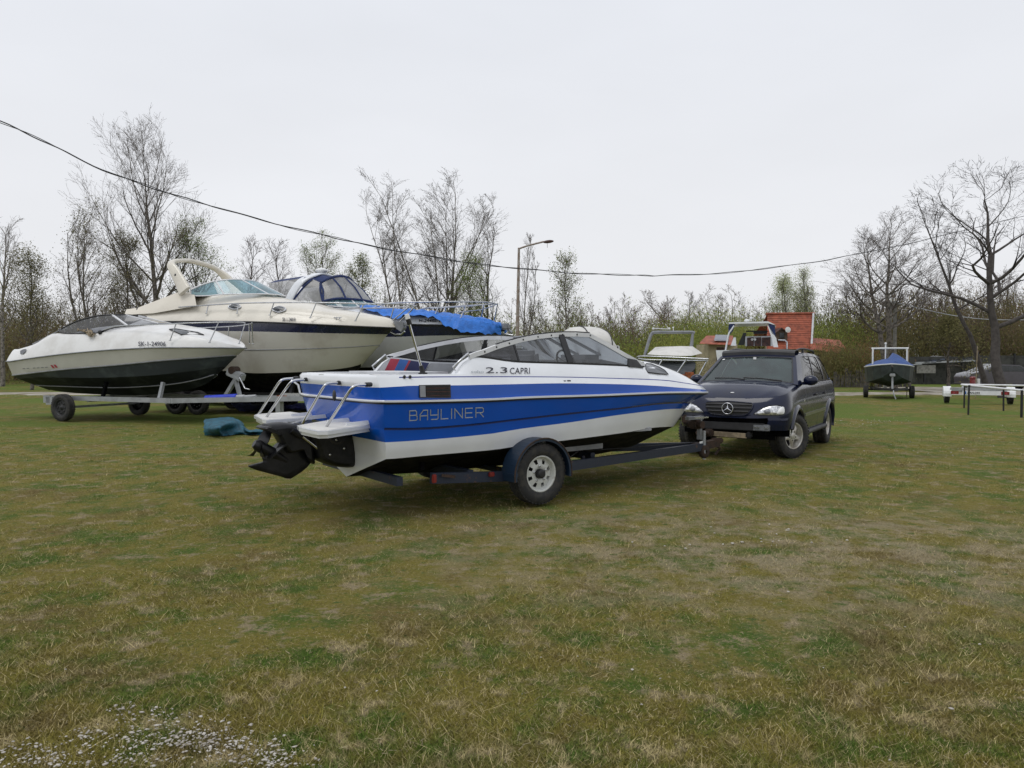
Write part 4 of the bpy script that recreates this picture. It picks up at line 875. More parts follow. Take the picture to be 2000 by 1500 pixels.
# ================================================================== small white sports boat, far left
FW = Frame(-13.5, 22.1, -22)
b2 = thing('sports_boat', 'small white sports boat with dark slate bottom, leftmost, on a galvanised trailer', 'motorboat', FW)
cs2, h = boat_shell(FW, b2, [[(40, 752), (150, 768), (240, 772), (347, 766), (398, 752), (414, 742)], [(36, 740), (88, 737), (160, 738), (267, 735), (373, 725), (436, 716)], [(28, 733), (133, 721), (240, 712), (320, 704), (416, 697), (457, 694)], [(21, 706), (80, 697), (160, 688), (240, 682), (320, 679), (400, 679), (477, 680)]],
    [1, 0, 2], [.1, 0, -.05, -.15], [0, 1.0, 1.12, 1.22], 0)
h.build('hull', ['hull_slate', 'hull_slate_dark', 'boat_grey_old'], b2, merge=2e-4)
rub2 = cs2[3]; s = MB(); s.tube([p + Vector((0, .012, .0)) for p in rub2['p']], .018, 6); s.mir(); s.build('rub_rail', 'arch_grey', b2)
s = MB(); s.tube([p + Vector((0, .008, 0)) for p in cs2[2]['p']], .02, 6); s.tube([a.lerp(b, .45) + Vector((0, .02, 0)) for a, b in zip(cs2[0]['p'], cs2[1]['p'])][:38], .02, 5); s.mir(); s.build('spray_rail', 'arch_grey', b2)
d, fz2 = deck_shell(FW, rub2, [(35, 682), (64, 673), (107, 651), (130, 651), (187, 651), (240, 648), (320, 652), (400, 660), (446, 671), (470, 677)], [(205, 640), (260, 634), (339, 633), (384, 639), (400, 642), (427, 657), (448, 669), (470, 676)], .82)
d.build('deck', 'boat_white_old', b2)
pane_ring(FW, [(113, 647, .95), (128, 651, .98), (187, 651, .98), (224, 640, .85), (290, 633, .45), (330, 632, 0)], [(117, 644, .92), (149, 628, .84), (185, 618, .76), (206, 615.5, .66), (240, 615, .35), (252, 615.5, 0)], 'black_plastic', 'windscreen_frame', b2, posts=(.34, .44, .56, .66), pane='pane_smoke')
rail(FW, [(190, 650, .95), (215, 640, .98), (240, 636, 1.0), (344, 632, .92), (427, 629.5, .55), (470, 629.5, .2), (479, 631, .12)], [((344, 632, .92), (332, 665, 1.0)), ((427, 630, .55), (409, 669, .72)), ((479, 631, .12), (467, 671, .25))], .016, b2)
pr2 = deck_side(FW, rub2, fz2); sk2 = skin(FW, cs2)
decal_on(FW, b2, 'SK-1-24906', 271.5, 325, 668, 677, pr2, 'dark_print', 'registration_lettering', .012)
g = MB(); P = [pr2(a, b) for a, b in ((332, 644), (345, 643), (388, 650), (400, 655), (355, 654), (342, 648))]; cc = sum(P, Vector()) / len(P) + Vector((0, -.02, .015)); g.add(P + [cc], [(i, (i + 1) % len(P), len(P)) for i in range(len(P))], 0); g.tube(P, .012, 5, 1, closed=True); g.build('deck_window', ['dark_glass', 'black_plastic'], b2)
g = MB(); P = [pr2(a, b) for a, b in ((41, 686), (47, 683), (53, 682), (51, 688), (46, 692), (41, 692))]; g.poly(P, 0); g.build('side_vent', 'dark_glass', b2)
for q, (a, b) in enumerate(((98, 716), (104, 715))):
    g = MB(); g.poly([sk2(a, b - 3), sk2(a + 4, b - 3), sk2(a + 9, b + 3), sk2(a + 5, b + 3)], 0); g.build('red_stripe', 'red_print', b2)
g = MB()
for a in (44, 52, 64, 72, 80, 88): g.poly([sk2(a, 719.5 - (a - 44) * .06), sk2(a + 5, 719.2 - (a - 44) * .06), sk2(a + 5, 720.6 - (a - 44) * .06), sk2(a, 721 - (a - 44) * .06)], 0)
g.build('worn_marking', 'arch_grey', b2)
g = MB(); P = [pr2(a, b) for a, b in ((160, 648), (168, 645), (178, 646), (186, 653), (180, 657), (170, 654))]
rr_ = random.Random(4); pts = [P[rr_.randrange(6)] + Vector((rr_.uniform(-.1, .1), rr_.uniform(-.07, .03), rr_.uniform(-.02, .07))) for k in range(34)]
g.tube(smooth_path(pts, 4), .014, 5, 0)
rp_ = g.build('mooring_rope', 'timber'); rp_.location = FW.o; rp_.rotation_euler = (0, 0, FW.a); tag(rp_, 'bundle of pale rope lying on the side deck of the leftmost white boat', 'rope')
s = MB(); p = pr2(197, 650); s.ell(p, (.06, .05, .06), 0); s.build('deck_horn', 'black_plastic', b2)
s = MB(); s.tube([FW.py(64, 672, -.8), FW.py(80, 664, -.85), FW.py(107, 650, -.92), FW.py(120, 643, -.92)], .018, 6); s.mir(); s.build('grab_rail', 'arch_grey', b2)
s = MB(); s.box((-.1, 0, 1.15), (.6, .4, .4), bev=.08); s.box((.1, 0, .95), (.5, .2, .3), bev=.05); s.build('outdrive', 'drive_black', b2)
t2 = simple_trailer(FW, 'galvanised_trailer', 'galvanised boat trailer under the leftmost white boat', 9.2, .60, 2.15, 1.22, wm='car_trim', R_=.36, tip=.68, xs=1.3)
s = MB(); s.bar((1.15, -1.0, .56), (1.4, -1.0, .56), .08, .2); s.bar((1.25, -1.0, .52), (1.5, -1.0, .52), .08, .22); s.build('tail_board', 'galv', t2)
for x in (3.2, 5.2): s = MB(); s.bar((x, -.9, .55), (x, -.75, 1.05), .08, .08); s.build('hull_support', 'galv' if x > 4 else 'car_under', t2)
wpx = FW.py(455, 760, 0).x; s = MB(); s.bar((wpx - .3, 0, .62), (wpx + .15, 0, 1.2), .09, .09); s.bar((wpx + .25, 0, .62), (wpx + .1, 0, 1.1), .08, .08); s.box((wpx + .1, 0, 1.25), (.5, .22, .2), 0, Matrix.Rotation(R(20), 3, 'Y'), bev=.03); s.tube([(wpx + .05, -.12, 1.36), (wpx + .05, .12, 1.36)], .1, 12, 1); s.tube([(wpx + .35, -.15, 1.18), (wpx + .55, -.18, .9), (wpx + .7, -.18, .88)], .018, 6, 2); s.build('winch_stand', ['galv', 'rust', 'steel_rail'], t2)
cx9 = FW.py(573, 772, 0).x; s = MB(); s.box((cx9, 0, .74), (.55, .14, .12), 0, bev=.03); s.tube([(cx9 + .2, 0, .8), (cx9 + .15, 0, 1.0), (cx9 - .05, 0, 1.12)], .03, 8, 0); s.box((cx9 - .3, 0, .68), (.3, .16, .12), 1); s.build('coupling', ['steel_rail', 'orange_rust'], t2)
s = MB(); jx = FW.py(546, 790, 0).x; s.bar((jx, 0, .1), (jx, 0, .66), .14, .14); s.build('prop_stand', 'galv', t2)
A, B_ = FW.w(*FW.py(402, 778, -.55)), FW.w(*FW.py(462, 775, -.45)); s = MB(); s.tube([A, B_], .075, 12, 0); s.tube([B_, B_ + (B_ - A) * .25], .045, 8, 1); s.tube([B_ + (B_ - A) * .2, B_ + (B_ - A) * .62], .03, 8, 1); o = s.build('fabric_roll', ['tube_blue', 'canvas_grey']); tag(o, 'bright blue rolled tube lying on the galvanised trailer beam', 'roll')

# ================================================================== cream cruiser in the middle of the row
FM = Frame(-11.41, 24.71, -20)
b3 = thing('cabin_cruiser', 'cream cabin cruiser with navy stripe, teal windscreen and radar arch', 'cabin cruiser', FM)
cs3, h = boat_shell(FM, b3, [[(250, 772), (450, 779), (560, 777), (640, 764), (680, 745), (698, 716)], [(250, 724), (432, 724), (500, 729), (577, 727), (647, 722), (690, 716), (705, 711)], [(250, 685), (462, 683.5), (500, 683.5), (620, 680.5), (700, 677), (741, 674)], [(250, 645), (432, 646.5), (500, 647.5), (650, 651), (730, 652.6), (757, 653)], [(246, 629), (424, 628), (500, 629), (650, 635.5), (730, 639), (777, 641)]],
    [0, 1, 1, 2], [.1, 0, -.02, -.08, -.12], [0, 1.25, 1.36, 1.44, 1.47], 0)
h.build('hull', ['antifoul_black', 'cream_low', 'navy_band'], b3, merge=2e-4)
rub3 = cs3[4]; s = MB(); s.tube([p + Vector((0, .015, .0)) for p in rub3['p']], .022, 6); s.mir(); s.build('rub_rail', 'black_plastic', b3)
s = MB(); s.tube([p + Vector((0, .004, 0)) for p in cs3[2]['p']], .012, 5); s.mir(); s.build('hull_crease', 'arch_grey', b3)
d, fz3 = deck_shell(FM, rub3, [(242, 608), (300, 603), (372, 600), (440, 598), (500, 600), (567, 603), (620, 609), (700, 621), (750, 631), (769, 637)], [(400, 578), (440, 575), (516, 575), (569, 585), (620, 593), (650, 601), (695, 608.5), (735, 616), (767, 625), (771, 634)], .80)
d.build('deck', 'cream', b3)
pane_ring(FM, [(373, 568, 1.18), (376, 577, 1.18), (405, 577.5, 1.14), (438, 575, 1.06), (505, 574, .65), (545, 576, 0)], [(373, 566, 1.16), (388, 559, 1.1), (405, 553, 1.03), (422, 549, .92), (456, 546, .6), (494, 548.5, 0)], 'alu_white', 'windscreen_frame', b3, posts=(.30, .43, .57, .70), pane='pane_teal', thick=.025)
# radar arch
def sweep(path, widths, th, up=(1, 0, 0)):
    X = Vector(up); k = len(path); rows = []
    for i, p in enumerate(path):
        t = (path[min(i + 1, k - 1)] - path[max(i - 1, 0)]).normalized(); x = (X - t * X.dot(t)).normalized(); n = t.cross(x); w_ = widths(i / (k - 1)) / 2
        rows.append([p + x * (w_ * a) + n * (th / 2 * b) for a, b in ((-1, -.55), (-.7, -1), (.7, -1), (1, -.55), (1, .55), (.7, 1), (-.7, 1), (-1, .55))])
    g = MB(); g.grid(rows, 0, True, True); g.poly(rows[0], 0); g.poly(rows[-1], 0); return g
s = MB(); np_ = [FM.py(a, b, -y) for a, b, y in ((361, 569, 1.28), (352, 550, 1.22), (340, 528, 1.14), (334, 517, 1.06), (340, 510.5, .85), (356, 509, .45), (370, 509.5, 0))]; path = smooth_path(np_ + [Vector((p.x, -p.y, p.z)) for p in np_[:-1][::-1]], 5)
nP = len(path); s = sweep(path, lambda t: lerp(.20, .42, max(0, abs(2 * t - 1) * 1.7 - .7)), .12)
s.build('radar_arch', 'cream', b3)
s = MB(); s.box((path[nP // 2].x, 0, path[nP // 2].z + .15), (.06, .06, .22), 0, bev=.01); s.build('mast_light', 'white_paint', b3)
s = MB(); p = FM.py(343, 538, -1.22); s.ell(p, (.05, .03, .06)); s.ell(p + Vector((.03, 0, -.1)), (.04, .03, .04)); s.build('arch_lamp', 'black_plastic', b3)
# cockpit cover behind the arch
s = MB(); n1_ = [FM.py(a, b, -y) for a, b, y in ((243, 615, 1.35), (300, 612, 1.38), (350, 603, 1.38), (384, 598, 1.36))]; t1_ = [FM.py(a, b, -y) for a, b, y in ((247, 604, 1.2), (269, 601, 1.2), (347, 571, 1.2), (380, 576, 1.2))]; c1_ = [Vector((p.x, 0, p.z + .1)) for p in t1_]
s.grid([n1_, t1_, c1_, [Vector((p.x, -p.y, p.z)) for p in t1_], [Vector((p.x, -p.y, p.z)) for p in n1_]], 0, True); s.build('cockpit_cover', 'canvas_cream', b3)
pr3 = deck_side(FM, rub3, fz3)
for cx_, cy_, rx, ry_ in ((459, 600, 12, 5.2), (546, 605, 13, 6.2)):
    g = MB(); P = [pr3(cx_ + rx * math.cos(t), cy_ + ry_ * math.sin(t) * (1 - .25 * abs(math.cos(t)))) for t in [k * math.pi / 10 for k in range(20)]]; cc = sum(P, Vector()) / len(P) + Vector((0, -.03, .02)); g.add(P + [cc], [(i, (i + 1) % len(P), len(P)) for i in range(len(P))], 0); g.tube(P, .02, 6, 1, closed=True); g.build('porthole', ['dark_glass', 'steel_rail'], b3)
decal_on(FM, b3, 'SK-1-24818', 552.5, 578, 621, 628.5, pr3, 'dark_print', 'registration_lettering', .012)
rail(FM, [(349, 600, 1.36), (407, 596, 1.36), (466, 592.5, 1.36), (535, 591, 1.34), (618, 591, 1.22), (711, 593, .85), (780, 594, .4), (806, 596, .12)], [((407, 596, 1.36), (403, 612, 1.4)), ((466, 592.5, 1.36), (463, 612, 1.4)), ((535, 591, 1.34), (527, 615.5, 1.38)), ((618, 591, 1.22), (606, 620.5, 1.3)), ((711, 593, .85), (694, 626.5, .95)), ((803, 596, .14), (767, 626, .22))], .019, b3)
s = MB(); p = FM.py(660, 623, -1.15); p = pr3(661, 623); s.bar(p + Vector((-.12, -.02, .03)), p + Vector((.14, -.02, .03)), .02, .02); s.box(p + Vector((-.04, -.01, 0)), (.03, .03, .05)); s.box(p + Vector((.06, -.01, 0)), (.03, .03, .05)); s.build('cleat', 'steel_rail', b3)
s = MB(); A = FM.py(770, 632, 0); s.box(A + Vector((.25, 0, .0)), (.5, .12, .06), 0, Matrix.Rotation(R(12), 3, 'Y')); s.prism([FM.py(a, b, -.09) for a, b in ((768, 628), (787, 629), (788, 640), (783, 648), (774, 642))], (0, .18, 0), 0); s.tube([FM.py(a, b, 0) for a, b in ((762, 648), (772, 653), (784, 653), (790, 647))], .035, 8, 1); s.tube([FM.py(a, b, -.05) for a, b in ((771, 632), (778, 640), (783, 645))], .03, 6, 2); s.build('anchor_roller', ['arch_grey', 'steel_rail', 'cream'], b3)
s = MB(); s.tube([FM.py(269, 618, -1.3), FM.py(268, 601, -1.2)], .03, 6); s.build('aft_pole', 'black_steel', b3)
t3 = simple_trailer(FM, 'cruiser_trailer', 'dark heavy trailer in shade under the cream cruiser', 9.6, .62, 2.6, 1.25, m='black_steel', wm='car_under', nw=2, R_=.36)
for x in (1.2, 3.4, 5.6):
    for sg in (-1, 1): s = MB(); s.bar((x, sg * .85, .6), (x, sg * .7, cs3[1]['z'](x) * .55 + cs3[0]['z'](x) * .45), .1, .1); s.build('hull_support', 'black_steel', t3)

# ================================================================== white and navy cruiser with canvas canopy
FN = Frame(-9.7, 27.6, -20)
b4 = thing('canopy_cruiser', 'white and navy cruiser with blue canvas canopy and bright blue tarpaulin over its bow rail', 'cabin cruiser', FN)
cs4, h = boat_shell(FN, b4, [[(530, 745), (700, 748), (800, 740), (880, 715), (905, 700)], [(530, 716), (700, 718), (800, 710), (880, 694), (921, 684)], [(530, 692), (700, 694), (800, 690), (890, 678), (940, 671)], [(530, 657), (760, 658), (850, 655.5), (925, 655), (968, 656)], [(520, 629), (700, 631), (805, 634), (880, 636), (940, 640), (984, 646)]],
    [0, 1, 1, 2], [.1, 0, -.02, -.08, -.12], [0, 1.3, 1.42, 1.5, 1.54], 0)
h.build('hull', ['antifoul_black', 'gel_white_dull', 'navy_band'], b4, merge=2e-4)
rub4 = cs4[4]; s = MB(); s.tube([p + Vector((0, .015, .0)) for p in rub4['p']], .025, 6); s.mir(); s.build('rub_rail', 'black_plastic', b4)
d, fz4 = deck_shell(FN, rub4, [(525, 606), (600, 604), (700, 612), (800, 617), (880, 622), (940, 630), (976, 640)], [(640, 598), (700, 598), (730, 601), (797, 608), (861, 615), (920, 622), (960, 630), (978, 640)], .84)
d.build('deck', 'gel_white', b4)
# canvas canopy: hoops from aft to fore, side window openings filled with clear vinyl
hp = [((530, 594, 1.3), (526, 553, 1.0)), ((562, 588, 1.32), (597, 542, 1.05)), ((572, 587, 1.32), (610, 545, 1.05)), ((630, 588, 1.3), (626, 552, 1.0))]
def hoop(bt, tp):
    b_, t_ = FN.py(bt[0], bt[1], -bt[2]), FN.py(tp[0], tp[1], -tp[2]); c_ = Vector((t_.x, 0, t_.z + .2)); m_ = Vector(((t_.x), t_.y * .55, t_.z + .15)); k_ = b_.lerp(t_, .6) + Vector((0, -.06, 0))
    P = [b_, k_, t_, m_, c_]; return P + [Vector((p.x, -p.y, p.z)) for p in P[:-1][::-1]]
H = [hoop(*q) for q in hp]
s = MB()
for a, b in zip(H, H[1:]):
    A_, B2 = smooth_path(a[2:7], 4), smooth_path(b[2:7], 4); s.grid([A_, B2], 0)
# front slope panes: from the fore hoop down to the windscreen line
fb = [FN.py(a, b, -y) for a, b, y in ((631, 588, 1.3), (660, 583, 1.05), (690, 584.5, .6), (708, 586, 0))]; fb = fb + [Vector((p.x, -p.y, p.z)) for p in fb[:-1][::-1]]
ft = [FN.py(a, b, -y) for a, b, y in ((626, 552, 1.0), (640, 545, .8), (658, 540, .4), (672, 540, 0))]; ft = ft + [Vector((p.x, -p.y, p.z)) for p in ft[:-1][::-1]]
FBp, FTp = smooth_path(fb, 4), smooth_path(ft, 4)
s.grid([smooth_path(H[3][2:7], 4)[:17], [FTp[int(k * (len(FTp) - 1) / 16)] for k in range(17)]], 0)
for sg in (0, 1):
    for i in (0,):
        pass
for k in (0, 6, 12, 18, 24): s.tube([FBp[min(k, len(FBp) - 1)], FBp[min(k, len(FBp) - 1)].lerp(FTp[min(k, len(FTp) - 1)], .5) + Vector((.06, 0, .02)), FTp[min(k, len(FTp) - 1)]], .035, 6, 0)
s.tube(FTp, .05, 6, 0); s.tube(FBp, .04, 6, 0)
for q in (1, 2, 3):
    for sg in (1, -1): P = [Vector((p.x, p.y * sg, p.z)) for p in H[q][:3]]; s.tube(smooth_path(P, 3), .035, 6, 0)
s.build('canopy', 'canvas_navy', b4)
g = MB(); g.grid([FBp, [a.lerp(b, .5) + Vector((.05, 0, .02)) for a, b in zip(FBp, FTp)], FTp], 0); g.build('front_vinyl_window', 'vinyl_window', b4)
for sg in (1, -1):
    for i, j in ((0, 1), (2, 3)):
        g = MB(); f_ = lambda P: [Vector((p.x, p.y * sg, p.z)) for p in smooth_path(P[:3], 3)]; g.grid([f_(H[i]), f_(H[j])], 0); g.build('side_vinyl_window', 'vinyl_window', b4)
s = MB(); A_ = [FN.py(a, b, -y) for a, b, y in ((562, 590, 1.36), (575, 566, 1.25), (590, 548, 1.12), (612, 538, .8), (628, 535.5, 0))]; A_ = A_ + [Vector((p.x, -p.y, p.z)) for p in A_[:-1][::-1]]; P = smooth_path(A_, 5)
s = sweep(P, lambda t: .30, .08)
s.build('arch', 'gel_white', b4)
s = MB(); p = P[len(P) // 2]; s.ell(p + Vector((0, 0, .12)), (.22, .22, .09), 0); s.build('radar_dome', 'white_paint', b4)
pane_ring(FN, [(640, 597, 1.22), (680, 600, 1.05), (705, 599, .6), (722, 597, 0)], [(631, 589, 1.25), (660, 584, 1.0), (690, 585, .55), (706, 586, 0)], 'alu_white', 'windscreen_frame', b4, posts=(.3, .5, .7), pane='pane_teal')
rail(FN, [(720, 604, 1.3), (760, 592, 1.26), (811, 590, 1.15), (880, 589, .85), (940, 589.5, .5), (967, 592, .12)], [((811, 590, 1.15), (800, 612, 1.25)), ((861, 589, .95), (848, 618, 1.1)), ((915, 589.5, .65), (897, 626, .85)), ((966, 592, .14), (950, 632, .3))], .02, b4)
s = MB(); s.tube([FN.py(840, 602, -1.05), FN.py(910, 599, -.7), FN.py(966, 593, -.12)], .015, 5); s.mir(); s.build('lower_rail', 'steel_rail', b4)
s = MB(); s.tube([FN.py(972, 643, 0), FN.py(990, 641, 0), FN.py(1000, 650, 0)], .05, 8); s.box(FN.py(985, 638, 0), (.35, .3, .2), 0, bev=.04); s.tube([FN.py(960, 657, 0), FN.py(985, 652, -.1), FN.py(1002, 655, -.1)], .03, 6, 1); s.build('anchor', ['arch_grey', 'steel_rail'], b4)
pr4 = deck_side(FN, rub4, fz4); sk4 = skin(FN, cs4)
decal_on(FN, b4, 'H-24488-11', 819, 864, 624, 629.8, pr4, 'dark_print', 'registration_lettering', .01, shear=.15)
# blue tarpaulin over the foredeck
T1 = [(705, 602), (725, 598), (752, 601), (785, 605.5), (800, 605), (830, 609), (861, 611), (890, 614), (915, 617), (940, 621), (966, 627), (981, 635), (983, 646)]
T2 = [(707, 604), (735, 609), (760, 618), (772, 624), (790, 616), (830, 617), (850, 619), (866, 632), (885, 641), (900, 647), (925, 650), (950, 652), (962, 652), (980, 653)]
rng = random.Random(5); rowsT = []; nT = 46
def along(Tl, t, yv):
    k = t * (len(Tl) - 1); i = min(int(k), len(Tl) - 2); a, b = Tl[i], Tl[i + 1]; px = lerp(a[0], b[0], k - i); py = lerp(a[1], b[1], k - i); return FN.py(px, py, yv)
for k in range(nT + 1):
    t = k / nT; yB = -1.0
    for _ in range(14): low = along(T2, t, yB); yB += .6 * (-(rub4['B'](max(0, min(rub4['xe'] - .01, low.x))) + .07) - yB)
    low = along(T2, t, yB); up_ = along(T1, t, yB * .35)
    row = []
    for j in range(9):
        s_ = j / 8; p = low.lerp(up_, s_); p.z += .10 * math.sin(math.pi * s_) + .03 * math.sin(k * 1.9 + j * .8) + .02 * math.sin(k * .9 - j * 1.7) * (1 - s_); p.y += -.03 * math.sin(k * 1.3 + j * 2.1); row.append(p)
    for j in range(1, 5): p = row[8]; row.append(Vector((p.x, lerp(p.y, -yB * .9, j / 4), p.z - .18 * (j / 4) ** 2 + .03 * math.sin(k * 1.1 + j))))
    for p in row:
        bb = rub4['B'](max(0, min(rub4['xe'] - .03, p.x))); a_ = min(1, abs(p.y) / max(.05, bb)); p.z = max(p.z, fz4(min(p.x, rub4['xe'] - .03), a_) + .05) if a_ < .97 else p.z
        if p.y < -.3 * bb: p.y -= .07
    rowsT.append(row)
s = MB(); s.grid(rowsT, 0); o = s.build('tarpaulin', 'tarp_blue'); o.location = FN.o; o.rotation_euler = (0, 0, FN.a); tag(o, 'bright blue wrinkled tarpaulin draped over the bow of the navy and white cruiser', 'tarpaulin')
t4 = simple_trailer(FN, 'cradle_trailer', 'dark trailer under the cruiser with the blue canvas canopy', 9.5, .6, 2.8, 1.3, m='black_steel', wm='car_under', nw=2, R_=.36)
for x in (1.2, 3.4, 5.6, 7.6):
    for sg in (-1, 1): s = MB(); s.bar((x, sg * .85, .6), (x, sg * .7, cs4[1]['z'](x) * .55 + cs4[0]['z'](x) * .45), .1, .1); s.build('hull_support', 'black_steel', t4)
# ================================================================== ground, track, grass, stones
def nmat(name, build):
    m = bpy.data.materials.new(name); m.use_nodes = True; build(m.node_tree); MATS[name] = m; return m
def turf(nt, blade=False):
    N = nt.nodes; L = nt.links; b = N['Principled BSDF']; b.inputs['Roughness'].default_value = .9; b.inputs['Specular IOR Level'].default_value = .03
    g = N.new('ShaderNodeNewGeometry'); P = g.outputs['Position']
    def noise(sc, det=4, off=0, stretch=None, rough=.55):
        mp = N.new('ShaderNodeMapping'); mp.inputs['Location'].default_value = (off, off * .7, 0); mp.inputs['Scale'].default_value = stretch or (1, 1, .0); L.new(P, mp.inputs[0])
        n = N.new('ShaderNodeTexNoise'); n.inputs['Scale'].default_value = sc; n.inputs['Detail'].default_value = det; n.inputs['Roughness'].default_value = rough; L.new(mp.outputs[0], n.inputs[0]); return n.outputs[0]
    def rng_(x, a, b_, c=0, d=1):
        r = N.new('ShaderNodeMapRange'); r.interpolation_type = 'SMOOTHSTEP'; r.inputs[1].default_value = a; r.inputs[2].default_value = b_; r.inputs[3].default_value = c; r.inputs[4].default_value = d; L.new(x, r.inputs[0]); return r.outputs[0]
    def mixc(f, A, B):
        m = N.new('ShaderNodeMix'); m.data_type = 'RGBA'; L.new(f, m.inputs[0])
        for s_, v in ((6, A), (7, B)):
            if isinstance(v, tuple): m.inputs[s_].default_value = (*v, 1)
            else: L.new(v, m.inputs[s_])
        return m.outputs[2]
    k = 1.0
    olive, green, straw, dull_tone, brown = (.168, .146, .036), (.066, .112, .022), (.36, .30, .16), (.25, .205, .13), (.135, .102, .042)
    c = mixc(rng_(noise(1.5, 6, 3, rough=.72), .44, .62), olive, green)                              # greener tufts, metre wide
    sep = N.new('ShaderNodeSeparateXYZ'); L.new(P, sep.inputs[0])
    c = mixc(rng_(noise(1.1, 6, 11, rough=.72), .48, .70), c, brown)
    c = mixc(rng_(noise(4.2, 6, 7, rough=.72), .52, .64), c, dull_tone if not blade else straw)  # patches of bare dirt, straw coloured on the blades
    far = rng_(sep.outputs[1], 12, 20)                                                    # greener beyond the boats
    gn = N.new('ShaderNodeMath'); gn.operation = 'MULTIPLY'; L.new(far, gn.inputs[0]); L.new(rng_(noise(.30, 3, 21), .40, .62), gn.inputs[1]); c = mixc(gn.outputs[0], c, (.095, .145, .028))
    dx = N.new('ShaderNodeVectorMath'); dx.operation = 'DISTANCE'; cmb = N.new('ShaderNodeMapping'); cmb.inputs['Scale'].default_value = (.55, 1, 0); L.new(P, cmb.inputs[0]); L.new(cmb.outputs[0], dx.inputs[0]); dx.inputs[1].default_value = (1.5, 6.4, 0)
    bare = N.new('ShaderNodeMath'); bare.operation = 'MULTIPLY'; L.new(rng_(dx.outputs['Value'], 2.9, .5, 0, .8), bare.inputs[0]); L.new(rng_(noise(2.4, 6, 31, rough=.72), .42, .60), bare.inputs[1]); c = mixc(bare.outputs[0], c, (.30, .25, .17))
    if blade:
        at_ = N.new('ShaderNodeAttribute'); at_.attribute_name = 'Col'
        s2 = N.new('ShaderNodeSeparateColor'); L.new(at_.outputs['Color'], s2.inputs[0]); c = mixc(rng_(s2.outputs[0], .80, .86), c, straw); hv = N.new('ShaderNodeHueSaturation'); L.new(c, hv.inputs['Color']); L.new(rng_(s2.outputs[1], 0, 1, .95, 1.6), hv.inputs['Value']); c = hv.outputs[0]
        b.inputs['Subsurface Weight'].default_value = 0
    else:
        c = mixc(rng_(noise(38, 3, 2, rough=.7), .50, .72), c, (.29, .24, .12)); c = mixc(rng_(noise(60, 2, 5), .56, .70), c, (.07, .065, .03)); c = mixc(rng_(noise(9, 4, 9), .58, .70), c, (.08, .11, .034))
        bp = N.new('ShaderNodeBump'); bp.inputs['Strength'].default_value = .9; bp.inputs['Distance'].default_value = .03; L.new(noise(28, 6, 1, rough=.75), bp.inputs['Height']); L.new(bp.outputs[0], b.inputs['Normal'])
    L.new(c, b.inputs['Base Color'])
nmat('turf', turf); nmat('turf_blade', lambda nt: turf(nt, True))
def gravel(nt):
    N = nt.nodes; L = nt.links; b = N['Principled BSDF']; b.inputs['Roughness'].default_value = .95; g = N.new('ShaderNodeNewGeometry')
    a = N.new('ShaderNodeTexNoise'); a.inputs['Scale'].default_value = 1.1; a.inputs['Detail'].default_value = 6; L.new(g.outputs['Position'], a.inputs[0])
    r = N.new('ShaderNodeValToRGB'); L.new(a.outputs[0], r.inputs[0]); r.color_ramp.elements[0].position = .36; r.color_ramp.elements[0].color = (.18, .15, .10, 1); r.color_ramp.elements[1].position = .62; r.color_ramp.elements[1].color = (.40, .37, .32, 1)
    L.new(r.outputs[0], b.inputs['Base Color']); v = N.new('ShaderNodeTexVoronoi'); v.inputs['Scale'].default_value = 16; L.new(g.outputs['Position'], v.inputs[0]); bp = N.new('ShaderNodeBump'); bp.inputs['Distance'].default_value = .03; L.new(v.outputs[0], bp.inputs['Height']); L.new(bp.outputs[0], b.inputs['Normal'])
nmat('gravel', gravel)
nr = np.random.RandomState(7)
g = MB(); xs = [-420, -160, -80, -50] + [-40 + 1.6 * k for k in range(51)] + [50, 80, 160, 420]; ys = [-40, -10, 0] + [1 + 1.2 * k for k in range(50)] + [64, 75, 90, 120, 180, 420]
def gz_(x, y):
    if y < .5 or y > 66 or abs(x) > 45: return 0.0
    return .018 * math.sin(x * .9 + y * .37) * math.sin(y * .8 - x * .3) + .012 * math.sin(x * 2.1 - y * 1.7)
g.grid([[Vector((x, y, gz_(x, y) - .012)) for x in xs] for y in ys], 0); o = g.build('ground', 'turf'); tag(o, kind='structure')
def sheet(name, y0, y1, x0, x1, m, z=.02, wob=.5, seed=1):
    r = random.Random(seed); rows = [[], [], [], []]; x = x0
    while x <= x1:
        a, b = y0 + r.uniform(-wob, wob), y1 + r.uniform(-wob, wob); rows[0].append(Vector((x, a - .5, -.05))); rows[1].append(Vector((x, a, z))); rows[2].append(Vector((x, b, z))); rows[3].append(Vector((x, b + .5, -.05))); x += 1.1
    g = MB(); g.grid(rows, 0); return tag(g.build(name, m), kind='structure')
sheet('gravel_track', 36.1, 38.0, -60, 60, 'gravel', .035, .3, 3)
sheet('gravel_yard', 38.3, 46, 21.5, 44, 'gravel', .02, .6, 4)
def np_mesh(name, V, Fc, k, mats, col=None, mi=None):
    me = bpy.data.meshes.new(name); nv, nf = len(V), len(Fc); me.vertices.add(nv); me.vertices.foreach_set('co', np.asarray(V, np.float32).ravel())
    me.loops.add(nf * k); me.loops.foreach_set('vertex_index', np.asarray(Fc, np.int32).ravel()); me.polygons.add(nf); me.polygons.foreach_set('loop_start', np.arange(0, nf * k, k, dtype=np.int32)); me.polygons.foreach_set('loop_total', np.full(nf, k, np.int32))
    if mi is not None: me.polygons.foreach_set('material_index', mi)
    for m in mats: me.materials.append(MATS[m])
    me.update(calc_edges=True)
    if col is not None:
        ca = me.color_attributes.new('Col', 'FLOAT_COLOR', 'POINT'); ca.data.foreach_set('color', np.asarray(col, np.float32).ravel())
    return me
def put(name, me, parent=None, kind=None):
    o = bpy.data.objects.new(name, me); C.objects.link(o); o.parent = parent
    if kind: o['kind'] = kind
    return o
